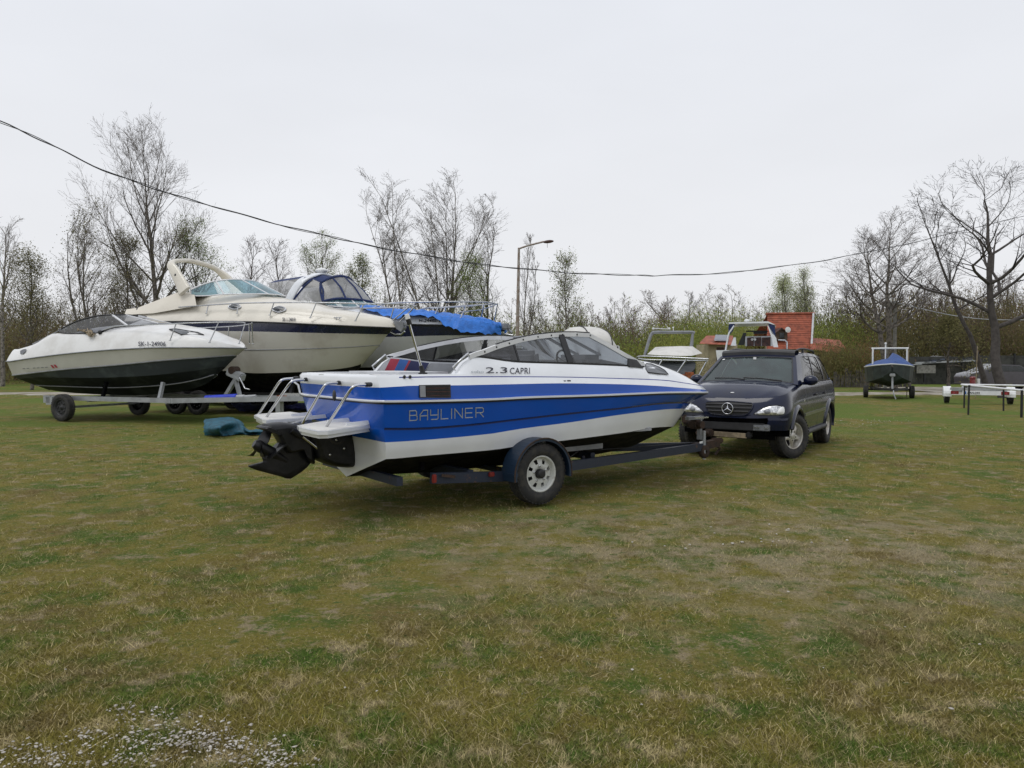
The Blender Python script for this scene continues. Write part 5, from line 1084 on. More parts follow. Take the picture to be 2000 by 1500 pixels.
# grass blades in tufts, density falling with distance
NB = 420000; u = nr.rand(NB); d0, d1 = 2.3, 19.0; pw = 1.15
d_ = (d0 ** (-pw) + u * (d1 ** (-pw) - d0 ** (-pw))) ** (-1 / pw); xh = (nr.rand(NB) * 2 - 1) * (.74 * d_ + .4)
ntuft = 22000; pick = nr.randint(0, NB, NB // 2); ti = nr.randint(0, ntuft, NB // 2)
tx, ty = xh[:ntuft], d_[:ntuft]; xh[:NB // 2] = tx[ti] + nr.randn(NB // 2) * .03; d_[:NB // 2] = ty[ti] + nr.randn(NB // 2) * .03
patchy = np.sin(xh * 1.7 + d_ * .9) * np.sin(d_ * 2.3 - xh * 1.1) + .6 * np.sin(xh * 4.1 - d_ * 3.3)
hgt = (.009 + .017 * nr.rand(NB) ** 1.8) * (1 + .35 * patchy.clip(-1, 1)) * (1 + (nr.rand(NB) > .97) * 1.2); wd_ = (.0012 + .0012 * nr.rand(NB)) * np.maximum(1, d_ / 7)
an = nr.rand(NB) * 2 * np.pi; lean = hgt * (.4 + 2.2 * nr.rand(NB)); ln = nr.rand(NB) * 2 * np.pi
cx, sx = np.cos(an) * wd_, np.sin(an) * wd_; base = np.stack([xh, d_, np.zeros(NB) - .012], 1); base[:, 2] += .018 * np.sin(xh * .9 + d_ * .37) * np.sin(d_ * .8 - xh * .3)
V = np.empty((NB, 3, 3), np.float32); V[:, 0] = base + np.stack([cx, sx, 0 * cx], 1); V[:, 1] = base - np.stack([cx, sx, 0 * cx], 1); V[:, 2] = base + np.stack([np.cos(ln) * lean, np.sin(ln) * lean, hgt + .004], 1)
rc = nr.rand(NB); col = np.ones((NB, 3, 4), np.float32); col[:, :, 0] = rc[:, None]; col[:, :, 1] = nr.rand(NB)[:, None]
put('grass_blades', np_mesh('grass_blades', V.reshape(-1, 3), np.arange(NB * 3).reshape(-1, 3), 3, ['turf_blade'], col.reshape(-1, 4)), kind='stuff')
# loose straw and litter lying flat
NS = 3000; u = nr.rand(NS); dS = (d0 ** -1 + u * ((1 / 15) - d0 ** -1)) ** -1; xS = (nr.rand(NS) * 2 - 1) * (.72 * dS + .3); a = nr.rand(NS) * 6.28; l_ = .012 + .028 * nr.rand(NS); w_ = .0009 * np.maximum(1, dS / 5)
B0 = np.stack([xS, dS, .012 + .02 * nr.rand(NS)], 1); D_ = np.stack([np.cos(a) * l_, np.sin(a) * l_, .008 * nr.randn(NS)], 1); S_ = np.stack([-np.sin(a) * w_, np.cos(a) * w_, 0 * a + w_ * .5], 1)
V = np.stack([B0 - S_, B0 + S_, B0 + D_ + S_, B0 + D_ - S_], 1); mat('straw', (.34, .29, .18), .9, var=.2)
put('dry_straw', np_mesh('dry_straw', V.reshape(-1, 3), np.arange(NS * 4).reshape(-1, 4), 4, ['straw']), kind='stuff')
# limestone gravel showing through the turf: mostly bottom left, some scattered
def stones(pts, sz, name, m='stone_white'):
    ico = bmesh.new(); bmesh.ops.create_icosphere(ico, subdivisions=1, radius=1); iv = np.array([v.co[:] for v in ico.verts]); ico.verts.index_update(); fi = np.array([[v.index for v in f.verts] for f in ico.faces]); ico.free()
    n = len(pts); V = iv[None] * (1 + .35 * nr.randn(n, len(iv), 1).clip(-1, 1)) * sz[:, None, None] * (np.array([1, .8, .38])[None, None] * (.7 + .6 * nr.rand(n, 1, 3))); t = nr.rand(n) * 6.28; c, s = np.cos(t)[:, None], np.sin(t)[:, None]
    V = np.stack([V[..., 0] * c - V[..., 1] * s, V[..., 0] * s + V[..., 1] * c, V[..., 2]], -1) + pts[:, None]; F_ = fi[None] + (np.arange(n) * len(iv))[:, None, None]
    return put(name, np_mesh(name, V.reshape(-1, 3), F_.reshape(-1, 3), 3, [m]), kind='stuff')
cl = [(60, 1468, 60, 14, 50), (250, 1462, 90, 16, 75), (170, 1436, 25, 8, 22), (330, 1402, 70, 12, 60), (290, 1440, 60, 14, 55), (370, 1450, 60, 16, 75), (430, 1452, 70, 20, 90), (480, 1470, 60, 18, 80), (545, 1478, 40, 14, 50), (395, 1438, 70, 16, 60), (250, 1388, 30, 8, 20), (100, 1490, 80, 8, 50), (230, 1490, 120, 8, 60), (540, 1495, 60, 10, 40)]
P_ = []
for a, b, sa, sb, n in cl:
    for k in range(int(n * 1.9)):
        q = gnd(nr.normal(a, sa * .8), min(1520, nr.normal(b, sb * .9))); P_.append((q.x, q.y, .004 + .01 * nr.rand()))
for k in range(90):
    q = gnd(nr.uniform(-50, 2050), 960 + 560 * nr.rand()); P_.append((q.x, q.y, .012))
P_ = np.array(P_); stones(P_, .0018 + .009 * nr.rand(len(P_)) ** 3.2, 'limestone_gravel')
P2 = []
for a, b, sa, sb, n in ((1700, 822, 40, 3, 40), (1690, 829, 20, 2, 15), (1740, 823, 20, 1.5, 12), (1950, 840, 60, 4, 30), (60, 772, 60, 2, 160), (1850, 880, 100, 8, 25), (1450, 1050, 130, 14, 30)):
    for k in range(n): q = gnd(nr.normal(a, sa), nr.normal(b, sb)); P2.append((q.x, q.y, .01))
P2 = np.array(P2); stones(P2, .006 + .011 * nr.rand(len(P2)), 'pale_rubble')
# teal tarpaulin crumpled on the grass
TT_ = lambda a, b, z: gnd(a, b, z)
def cloth(rows, name, m, label, cat, n=5, amp=.03, seed=3, kind=None):
    r = random.Random(seed); R0 = [smooth_path(q, n) for q in rows]; nc = len(R0[0]); cols = [smooth_path([row[j] for row in R0], n) for j in range(nc)]
    G = [[cols[j][i] + Vector((r.uniform(-amp, amp), r.uniform(-amp, amp), r.uniform(-amp, amp) * .7)) for j in range(nc)] for i in range(len(cols[0]))]
    for row in G:
        for p in row: p.z = max(p.z, .006)
    g = MB(); g.grid(G, 0); o = g.build(name, m); tag(o, label, cat); return o
cloth([[TT_(400, 818, .30), TT_(430, 816, .32), TT_(450, 815, .30), TT_(470, 822, .25), TT_(482, 838, .06), TT_(505, 838, .07), TT_(524, 840, .02)],
       [TT_(398, 824, .27), TT_(430, 827, .28), TT_(455, 825, .28), TT_(472, 832, .16), TT_(484, 842, .10), TT_(508, 842, .08), TT_(526, 843, .03)],
       [TT_(398, 838, .14), TT_(425, 838, .20), TT_(436, 842, .10), TT_(470, 843, .07), TT_(486, 846, .03), TT_(510, 846, .03), TT_(522, 846, .01)],
       [TT_(399, 850, .01), TT_(425, 851, .01), TT_(440, 851, .01), TT_(470, 848, .01), TT_(488, 849, .01), TT_(508, 849, .01), TT_(520, 848, .01)]], 'tarpaulin', 'tarp_teal', 'crumpled teal tarpaulin lying on the grass left of the blue boat stern', 'tarpaulin', amp=.012)
cloth([[TT_(395, 752, .7), TT_(440, 758, .6), TT_(480, 765, .45), TT_(515, 768, .35)], [TT_(395, 765, .5), TT_(440, 768, .45), TT_(480, 775, .25), TT_(520, 777, .2)], [TT_(400, 783, .05), TT_(440, 785, .04), TT_(480, 787, .04), TT_(520, 788, .03)]], 'tarpaulin', 'tarp_navy', 'dark blue tarpaulin heaped behind the galvanised trailer beam', 'tarpaulin', amp=.04, seed=5)
cloth([[TT_(452, 786, .30), TT_(500, 788, .36), TT_(550, 790, .30), TT_(600, 786, .25), TT_(640, 786, .2)], [TT_(458, 796, .12), TT_(500, 798, .16), TT_(550, 799, .12), TT_(600, 797, .12), TT_(640, 796, .1)], [TT_(468, 803, .01), TT_(500, 804, .01), TT_(550, 803, .01), TT_(600, 802, .01), TT_(640, 801, .01)]], 'tarpaulin', 'tarp_navy', 'purple blue tarpaulin on the grass under the galvanised trailer coupling', 'tarpaulin', amp=.04, seed=8)
# ================================================================== boats, buildings and street furniture beyond
# open boat with a grey arch behind the bow of the blue boat
FA = Frame(*gnd(1330, 792).xy, -62)
FA.o = Vector((3.2, 19.3, 0)); 
FA = Frame(4.62, 22.4, -101)
b5 = thing('arch_boat', 'open boat with grey metal arch and white cover, behind the blue boat bow', 'motorboat', FA)
def WP(px, py, Y): return FA.loc(at(px, py, Y))
s = MB(); s.tube(smooth_path([WP(1259, 696, 21.6), WP(1266, 670, 21.6), WP(1273, 652, 21.6), WP(1282, 649, 21.6), WP(1320, 649, 21.8), WP(1350, 649, 22), WP(1357, 650.5, 22)], 4), .045, 8); s.tube([WP(1353, 651, 22), WP(1351, 672, 22), WP(1346, 696, 22)], [.04, .05, .06], 8); s.build('arch', 'arch_grey', b5)
s = MB(); s.tube([WP(1275, 641.5, 21.7), WP(1309, 643, 21.9)], .012, 5, 1)
for a in (1276, 1307): s.ell(WP(a, 642, 21.8), (.06, .04, .035), 0, 8, 5)
s.tube([WP(1315, 648, 21.8), WP(1315, 641, 21.8)], .012, 5, 0); s.ell(WP(1315, 640, 21.8), (.025, .025, .03), 0, 8, 5); s.build('arch_light', ['white_paint', 'alu_white'], b5)
s = MB(); lo = [WP(a, b, Y) for a, b, Y in ((1264, 692, 21.2), (1290, 694, 20.7), (1330, 695, 20.6), (1350, 695, 21), (1372, 690, 22))]; hi = [WP(a, b, Y) for a, b, Y in ((1280, 678, 22), (1295, 677, 21.8), (1330, 676, 21.6), (1353, 676.5, 21.8), (1366, 688, 22.2))]
bk_ = [WP(a, b, Y) for a, b, Y in ((1266, 692, 23), (1290, 684, 23), (1330, 683, 23), (1354, 684, 23), (1372, 690, 23))]; s.grid([lo, hi, bk_], 0); s.build('boat_cover', 'canvas_white', b5)
# hull of the arch boat
h = MB(); st = [(-.2, .72, 1.62, 1.0, .62), (1.0, .74, 1.55, .98, .58), (2.2, .68, 1.42, .92, .55), (3.2, .52, 1.3, .88, .6), (3.9, .25, 1.2, .9, .75), (4.15, .02, 1.15, 1.0, .95)]
rows = [[Vector((x, -b, z)), Vector((x, -b * .97, lerp(z, zc2, .35))), Vector((x, -b * .8, zc2)), Vector((x, 0, zk)), Vector((x, b * .8, zc2)), Vector((x, b * .97, lerp(z, zc2, .35))), Vector((x, b, z))] for x, b, z, zc2, zk in st]
h.grid(rows, 0, False, skip=lambda i, j: False); h.grid([[r_[0], r_[0].lerp(r_[-1], .5) + Vector((0, 0, .05)), r_[-1]] for r_ in rows], 1); h.poly(rows[0]); h.build('hull', ['antifoul_black', 'hull_slate_dark'], b5)
s = MB(); rt = [WP(1244, 699, 18.9), WP(1252, 696, 18.8), WP(1300, 697.5, 18.4), WP(1345, 699.5, 18.1), WP(1384, 701.5, 17.8)]; s.tube(smooth_path(rt, 4), .022, 8); s.tube(smooth_path([WP(1246, 700, 19.2), WP(1262, 702.5, 19), WP(1300, 703.5, 18.7), WP(1345, 704.5, 18.3), WP(1382, 704.5, 17.85)], 4), .02, 8)
for (a, b), (c, d_), Y in (((1294, 702), (1286, 716), 18.5), ((1342, 700), (1325, 725), 18.2), ((1325, 725), (1315, 735), 18.2), ((1382, 702), (1352, 758), 17.9)): s.tube([WP(a, b, Y), WP(c, d_, Y)], .02, 8)
s.build('bow_rail', 'steel_rail', b5)
s = MB(); s.box(WP(1346, 741, 17.6), (.28, .3, .34), 1, bev=.05); s.tube([WP(1338, 746, 17.5), WP(1350, 750, 17.5)], .05, 8, 2); s.build('engine_block', ['car_under', 'orange_rust', 'steel_rail'], b5)
t5 = thing('cradle', 'dark steel cradle carrying the open boat with the arch', 'cradle', FA)
for x in (.3, 2.4):
    s = MB(); s.bar((x, -.9, .1), (x, .9, .1), .1, .1); s.bar((x, -.7, .1), (x, -.55, .8), .08, .08); s.bar((x, .7, .1), (x, .55, .8), .08, .08); s.build('cradle_frame', 'black_steel', t5)
# boat under a pale grey hood behind the windscreen of the blue boat
FH = Frame(*at(1100, 700, 21).xy, 12)
b6 = thing('hooded_boat', 'boat under a rounded pale grey canvas hood, seen over the blue boat windscreen', 'motorboat', FH)
def hp_(a, b, y): return FH.py(a, b, y)
s = MB(); rows = []
for a, top, bot, hy in ((1104, 650, 690, .75), (1108, 644, 690, .95), (1116, 639.5, 690, 1.0), (1130, 638, 690, 1.0), (1150, 638, 690, 1.0), (1164, 640, 690, 1.0), (1173, 645, 690, 1.0), (1177, 655, 690, 1.0), (1182, 667, 690, 1.0)):
    t_ = hp_(a, top, 0); bz_ = hp_(a, bot, -hy).z; rows.append([Vector((t_.x, hy * math.cos(q), lerp(bz_, t_.z, math.sin(q) ** .55 if math.sin(q) > 0 else 0))) for q in [math.pi * k / 14 for k in range(15)]])
s.grid(rows, 0)
for k in (3, 6): s.tube([p + Vector((0, 0, .012)) for p in rows[k]], .016, 5, 1)
s.build('hood', ['canvas_white', 'car_trim'], b6)
h = MB(); x0_, x1_ = rows[0][0].x - 1.6, rows[-1][0].x + 1.9; rr2 = []
for k in range(9):
    t = k / 8; b = 1.05 * (1 - max(0, (t - .55) / .45) ** 2.2) + .01; x = lerp(x0_, x1_, t); rr2.append([Vector((x, -b, 1.55)), Vector((x, -b * .9, 1.0)), Vector((x, 0, .7 + .3 * max(0, t - .7) / .3)), Vector((x, b * .9, 1.0)), Vector((x, b, 1.55))])
h.grid(rr2, 0, False); h.grid([[r_[0], r_[-1]] for r_ in rr2], 0, False); h.poly(rr2[0]); h.build('hull', 'gel_white_dull', b6)
s = MB(); p = hp_(1204, 680, -.5); s.box(p, (.16, .1, .14), 0, bev=.02); s.box(p + Vector((-.02, -.06, 0)), (.1, .01, .1), 1); s.build('lamp', ['white_paint', 'black_plastic'], b6)
t6 = thing('cradle', 'low steel cradle beneath the boat with the pale grey hood', 'cradle', FH)
for x in (-1.2, 1.2):
    s = MB(); s.bar((x, -.9, .1), (x, .9, .1), .1, .1); s.bar((x, -.8, .1), (x, -.7, 1.0), .08, .08); s.bar((x, .8, .1), (x, .7, 1.0), .08, .08); s.build('cradle_frame', 'black_steel', t6)
# old cabin boat with hardtop, seen from astern over the car roof
DY = 27.0; FO = Frame(*at(1470, 700, DY).xy, 70)
b7 = thing('hardtop_boat', 'white hardtop cabin boat with dark wooden cabin doors, seen over the car roof', 'cabin cruiser', FO)
def OP(px, py, x=0): return FO.px(px, py, x)
s = MB(); P = [OP(1423, 629.5), OP(1500, 627.5), OP(1514, 634), OP(1510, 634), OP(1500, 631), OP(1424, 632.5)]; s.prism(P, (2.4, 0, 0), 0); s.build('hardtop', 'gel_white', b7)
s = MB(); s.prism([OP(1425, 632.5), OP(1434, 633), OP(1430, 645), OP(1422, 654), OP(1423, 636)], (.5, 0, 0), 0); s.prism([OP(1500, 632), OP(1513, 636), OP(1514, 655), OP(1508, 652), OP(1502, 638)], (.9, 0, 0), 0); s.build('side_canvas', 'canvas_navy', b7)
s = MB(); s.tube([OP(1434, 636), OP(1424, 650), OP(1420, 668), OP(1416, 690)], .03, 6); s.build('support_frame', 'gel_white', b7); s = MB(); s.prism([OP(1499, 636), OP(1502, 638), OP(1516, 660), OP(1520, 678), OP(1511, 678), OP(1507, 660)], (.1, 0, 0), 0); s.build('support_frame', 'gel_white', b7); s = MB(); s.prism([OP(1433, 659), OP(1437, 659), OP(1438, 675), OP(1427, 675)], (.08, 0, 0), 0); s.build('support_frame', 'gel_white', b7)
s = MB(); s.prism([OP(1456, 657, 1.2), OP(1508, 656, 1.2), OP(1510, 676, 1.2), OP(1455, 676, 1.2)], (.05, 0, 0), 0); s.build('cabin_bulkhead', 'gel_white', b7)
for a, b in ((1459, 1472), (1473.5, 1486.5), (1488, 1505)):
    s = MB(); s.prism([OP(a, 659.5, 1.1), OP(b, 658.5, 1.1), OP(b, 676, 1.1), OP(a, 676, 1.1)], (.05, 0, 0), 0); s.build('cabin_door', 'wood_brown', b7)
s = MB(); s.ell(OP(1469, 663, 1.0), (.05, .05, .05), 0, 8, 5); s.ell(OP(1474.5, 663, 1.0), (.05, .05, .05), 0, 8, 5); s.build('instrument', 'white_light', b7)
s = MB(); s.prism([OP(1441, 674, .9), OP(1454, 674, .9), OP(1458, 650, 1.9), OP(1452, 650, 1.9)], (.05, 0, 0), 0); s.box(OP(1485, 649, 1.9), (.1, .5, .12), 0); s.bar(OP(1457, 647, 2.3), OP(1500, 647, 2.3), .04, .05); s.build('companion_frame', 'black_plastic', b7)
s = MB(); s.tube([OP(1520, 664, .5), OP(1533, 664.5, .5), OP(1537, 668, .5), OP(1537, 682, .5)], .025, 6); s.build('side_rail', 'steel_rail', b7)
s = MB(); s.tube([OP(1467, 627, 1), OP(1467, 622, 1)], .02, 6); s.ell(OP(1467, 621, 1), (.05, .05, .05), 0, 8, 5); s.ell(OP(1459, 626, 1), (.15, .1, .05)); s.build('mast_light', 'white_paint', b7)
h = MB(); cO = OP(1467, 700, 0); rr3 = []
for k in range(8):
    t = k / 7; b = 1.15 * (1 - t ** 3) + .02; x = -0.6 + 5.6 * t; rr3.append([Vector((x, cO.y - b, 1.98)), Vector((x, cO.y - b * .9, 1.2)), Vector((x, cO.y, .8)), Vector((x, cO.y + b * .9, 1.2)), Vector((x, cO.y + b, 1.98))])
h.grid(rr3, 0, False); h.poly(rr3[0]); h.build('hull', 'gel_white', b7)
t7 = thing('cradle', 'steel cradle under the hardtop boat behind the car', 'cradle', FO)
for x in (.5, 3.2):
    s = MB(); s.bar((x, cO.y - .9, .1), (x, cO.y + .9, .1), .12, .12); s.bar((x, cO.y - .7, .1), (x, cO.y - .6, 1.1), .1, .1); s.bar((x, cO.y + .7, .1), (x, cO.y + .6, 1.1), .1, .1); s.build('cradle_frame', 'black_steel', t7)
# red roofed house with its low annexes
DH = 50.0; FHs = Frame(*at(1543, 720, DH).xy, 4)
hs = thing('house', 'house with steep red tiled roof beyond the boats and the car', 'house', FHs)
def HP(px, py, y): return FHs.py(px, py, y)
e0, e1h, r0_, r1_ = HP(1497, 682, 0), HP(1583, 682, 0), HP(1499, 614, 1.9), HP(1588, 613, 1.9)
for k in range(16):                                             # courses of roof sheeting, each lapping the one below
    a, b = k / 16, (k + 1) / 16; s = MB(); A, B_, Cc, D_ = e0.lerp(r0_, a), e1h.lerp(r1_, a), e1h.lerp(r1_, b), e0.lerp(r0_, b); nn_ = Vector((0, -.018, .01)); s.add([A + nn_, B_ + nn_, Cc, D_, A, B_], [(0, 1, 2, 3), (0, 4, 5, 1)], 0); s.build('roof_course', 'roof_red', hs)
s = MB(); bk = Vector((0, 2.6, 0)); s.add([r0_, r1_, e1h + bk * 1.5, e0 + bk * 1.5], [(0, 1, 2, 3)]); s.tube([r0_ + Vector((-.1, 0, .02)), r1_ + Vector((.1, 0, .02))], .1, 6); s.build('rear_roof', 'roof_red', hs)
s = MB(); g0, g1 = e0 + Vector((.2, .1, 0)), e1h + Vector((-.2, .1, 0)); gb = Vector((0, 3.6, 0)); s.prism([Vector((g0.x, g0.y, -.1)), Vector((g1.x, g1.y, -.1)), Vector((g1.x, g1.y, g1.z)), Vector((g0.x, g0.y, g0.z))], gb, 0)
for gx, rx_ in ((g0.x, r0_.x + .2), (g1.x, r1_.x - .2)): s.prism([Vector((gx, g0.y, g0.z)), Vector((rx_, r0_.y, r0_.z - .1)), Vector((rx_ + .3, g0.y + 3.6, g0.z))], (.05, 0, 0), 0)
s.build('wall', 'wall_beige', hs)
s = MB(); s.bar(e1h + Vector((.02, -.08, 0)), r1_ + Vector((.02, -.02, .03)), .12, .16, 0); s.build('verge_board', 'galv', hs)
dm = HP(1526, 650, .5); s = MB(); s.prism([HP(1517, 664, .2), HP(1538, 664, .2), HP(1538, 649, .2), HP(1527, 641, .2), HP(1517, 649, .2)], (0, 1.6, 0), 0); s.build('dormer', 'wall_dark', hs)
s = MB(); s.prism([HP(1515, 650, .1), HP(1527, 640, .1), HP(1540, 649, .1), HP(1527, 643, .1)], (0, 1.7, 0), 0); s.build('dormer_roof', 'wood_brown', hs)
s = MB(); s.box(HP(1527, 655, .15), (.32, .04, .34), 0); s.build('dormer_window', 'dark_glass', hs)
s = MB(); c_ = HP(1539, 644, -.1); s.rev([(0, .03), (.1, .02), (.19, 0)], 16, c=c_, mat=Matrix.Rotation(R(85), 3, 'X')); s.tube([c_, c_ + Vector((0, .5, -.2))], .02, 5); s.build('satellite_dish', 'white_paint', hs)
s = MB(); s.prism([HP(1583, 671, 0), HP(1601, 671, 0), HP(1645, 679, -.3), HP(1640, 690, -.6), HP(1583, 682, -.6)], (0, .08, 0), 0); s.prism([HP(1588, 660, 2), HP(1640, 664, 2), HP(1652, 681, 0), HP(1583, 675, 0)], (0, .06, 0), 0); s.build('annex_roof', 'roof_red', hs)
a0, a1 = HP(1590, 720, .6), HP(1640, 720, .6); s = MB(); s.box(((a0.x + a1.x) / 2, 2.0, 1.1), (a1.x - a0.x, 2.6, 2.3)); s.build('annex_wall', 'wall_dark', hs)
sh = thing('outbuilding', 'low beige outbuilding with red roof and solar panel left of the house', 'shed', FHs)
s = MB(); s.prism([HP(1367, 671.5, -.6), HP(1432, 674, -.6), HP(1432, 657, 1.8), HP(1381, 657, 1.8)], (0, .1, .06), 0); s.build('roof', 'roof_red', sh)
w0, w1 = HP(1384, 700, 0), HP(1440, 700, 0); s = MB(); s.prism([Vector((w0.x, 0, -.1)), Vector((w1.x, 0, -.1)), Vector((w1.x, 0, HP(1384, 672, 0).z)), Vector((w0.x, 0, HP(1384, 672, 0).z))], (0, 2.6, 0)); s.build('wall', 'wall_beige', sh)
s = MB(); s.prism([HP(1400, 678, -.05), HP(1420, 679, -.05), HP(1420, 715, -.05), HP(1400, 715, -.05)], (0, .04, 0)); s.build('doorway', 'wood_brown', sh)
s = MB(); s.prism([HP(1395, 665, -.2), HP(1421, 666, -.2), HP(1422, 655.5, .9), HP(1398, 655, .9)], (0, .03, .05), 0); P = [HP(1395, 665, -.24), HP(1421, 666, -.24), HP(1422, 655.5, .86), HP(1398, 655, .86)]; s.tube(P, .025, 5, 1, closed=True); s.build('solar_panel', ['solar', 'steel_rail'], sh)
# street lamp
lp = at(1010, 760, 33); FL_ = Frame(lp.x, lp.y, 0); lm = thing('street_lamp', 'tall street lamp with rusty post and single arm reaching right', 'street lamp', FL_)
tp = FL_.py(1013.5, 484, 0); s = MB(); s.tube([(0, 0, -.1), (.02, 0, 3.2), (tp.x, 0, tp.z)], [.095, .08, .05], 8); s.build('post', 'lamp_rust', lm)
s = MB(); s.tube([tp + Vector((-.03, 0, -.05)), FL_.py(1030, 480, 0), FL_.py(1062, 472, 0)], .038, 8); s.build('arm', 'lamp_rust', lm)
s = MB(); A, B_ = FL_.py(1060, 472.5, 0), FL_.py(1080, 471.5, 0); s.ell(A.lerp(B_, .55), (.24, .12, .07), 0, 14, 7, Matrix.Rotation(R(-6), 3, 'Y')); s.tube([A.lerp(B_, .45) + Vector((0, 0, -.05)), A.lerp(B_, .45) + Vector((0, 0, -.26))], .008, 4); s.build('lamp_head', 'wood_brown', lm)
# overhead cables
FW1 = Frame(-12.5, 13.5, 34)
cabp = [(-120, 195), (0, 237), (95, 281), (200, 331), (300, 368), (400, 398), (500, 427), (615, 455), (700, 475), (800, 494), (900, 511), (1000, 523), (1090, 531), (1180, 536), (1260, 538), (1300, 538), (1400, 534), (1500, 524), (1600, 510), (1680, 495), (1760, 479), (1850, 458), (1940, 436), (2060, 408)]
P = [FW1.py(a, b, 0) for a, b in cabp]; P = smooth_path(P, 6); s = MB(); s.tube([p + Vector((0, .012 * math.sin(k * .9), .012 * math.cos(k * .9))) for k, p in enumerate(P)], .0125, 5); s.tube([p + Vector((0, .02 * math.sin(k * .9 + 3), .025 * math.cos(k * .55))) for k, p in enumerate(P)], .008, 5); o = s.build('overhead_cable', 'cable'); o.location = FW1.o; o.rotation_euler = (0, 0, FW1.a); tag(o, 'twisted black overhead cable sagging across the whole sky', 'cable')
s = MB(); P = smooth_path([at(1745, 590, 41), at(1800, 603, 40), at(1860, 616, 39), at(1930, 624, 38), at(2020, 625, 37)], 6); s.tube(P, .022, 5); o = s.build('overhead_cable', 'galv'); tag(o, 'thin pale cable running right from the concrete utility pole', 'cable')
# concrete A-pole with crossbar
up_ = at(1737, 760, 41); FU = Frame(up_.x, up_.y, 8); pl = thing('utility_pole', 'grey two-legged concrete utility pole with crossbar beside the tall tree', 'utility pole', FU)
zt_ = FU.py(1742, 588, 0).z
for sg in (-1, 1): s = MB(); s.bar((sg * .28, 0, -.1), (sg * .12 + .15, 0, zt_), .14, .14); s.build('leg', 'concrete', pl)
s = MB(); s.bar((-.15, -.1, zt_ - .15), (.45, -.1, zt_ - .15), .08, .1)
for q in (.25, .5, .75): s.bar((-.28 + .3 * q, 0, zt_ * q), (.28 + .0 * q, 0, zt_ * q), .08, .12)
s.build('crossbar', 'concrete', pl)
for k in (0, 1): s = MB(); s.tube([(-.05 + .35 * k, -.1, zt_ - .1), (-.05 + .35 * k, -.1, zt_ + .08)], .04, 6); s.build('insulator', 'white_paint', pl)
# small dark boat with blue cover on its trailer, right
FR_ = Frame(*at(1741, 778, 31.6).xy, -112)
t8 = thing('small_trailer', 'small black trailer carrying the dark boat with crumpled blue cover', 'trailer', FR_)
for sg in (-1, 1): wheel(t8, (-1.4, sg * .9, .27), .27, .19, .15, 'plain', sg, n=20, lug=.01)
s = MB(); s.bar((-1.4, -.85, .36), (-1.4, .85, .36), .07, .08); s.bar((-1.5, -.7, .45), (-.2, -.6, .45), .07, .08); s.bar((-1.5, .7, .45), (-.2, .6, .45), .07, .08); s.bar((-.2, -.6, .45), (.9, 0, .42), .07, .08); s.bar((-.2, .6, .45), (.9, 0, .42), .07, .08); s.bar((-.5, -.65, .4), (-.5, .65, .4), .07, .1); s.build('frame', 'black_steel', t8)
s = MB(); s.bar((.35, .0, .45), (.3, .0, 1.05), .07, .07); s.box((.33, 0, 1.02), (.2, .2, .12), bev=.02); s.tube([(.85, 0, .45), (1.0, 0, .25), (1.0, .08, .05)], .025, 6); s.build('winch_post', 'galv', t8)
b8 = thing('small_boat', 'small dark green boat with blue cover and white hoop on a trailer', 'boat', FR_)
rows = []
for x, b, z, zc2, zk in ((-3.4, .85, 1.32, .7, .55), (-2.2, .93, 1.33, .68, .5), (-1.0, .92, 1.36, .7, .5), (-.3, .72, 1.40, .78, .55), (.05, .42, 1.44, .9, .7), (.22, .04, 1.47, 1.2, 1.15)):
    rows.append([Vector((x, -b, z)), Vector((x, -b * .93, zc2)), Vector((x, 0, zk)), Vector((x, b * .93, zc2)), Vector((x, b, z))])
h = MB(); h.grid(rows, 0, False); h.poly(rows[0]); h.build('hull', 'hull_green', b8)
s = MB(); s.tube([r_[0] for r_ in rows] + [r_[-1] for r_ in rows[::-1]], .03, 6); s.build('gunwale', 'gel_white_dull', b8)
s = MB(); s.tube(smooth_path([(-1.1, -.66, 1.45), (-1.1, -.66, 2.1), (-1.1, -.62, 2.14), (-1.1, .62, 2.14), (-1.1, .66, 2.1), (-1.1, .66, 1.45)], 3), .035, 8); s.build('hoop', 'white_paint', b8)
s = MB(); s.tube([(-2.0, -.1, 1.5), (-2.0, -.1, 2.35)], .03, 6); s.ell((-2.0, -.1, 2.37), (.05, .05, .05), 0, 8, 5); s.build('stern_light', 'white_paint', b8)
r = random.Random(2); rows = []
for i, (x, b, z) in enumerate(((-2.6, .8, .25), (-2.0, .9, .42), (-1.4, .92, .38), (-.9, .9, .30), (-.45, .78, .22), (-.1, .55, .15), (.08, .3, .06))):
    rows.append([Vector((x, b * u, 1.38 + (.02 if abs(u) == 1 else z * (1 - abs(u) ** 2) * (1.35 if u > 0.1 else .75)) + r.uniform(-.035, .035))) for u in (-1, -.75, -.5, -.25, 0, .2, .45, .7, .9, 1)])
s = MB(); s.grid(rows, 0); s.build('boat_cover', 'tarp_dull', b8)
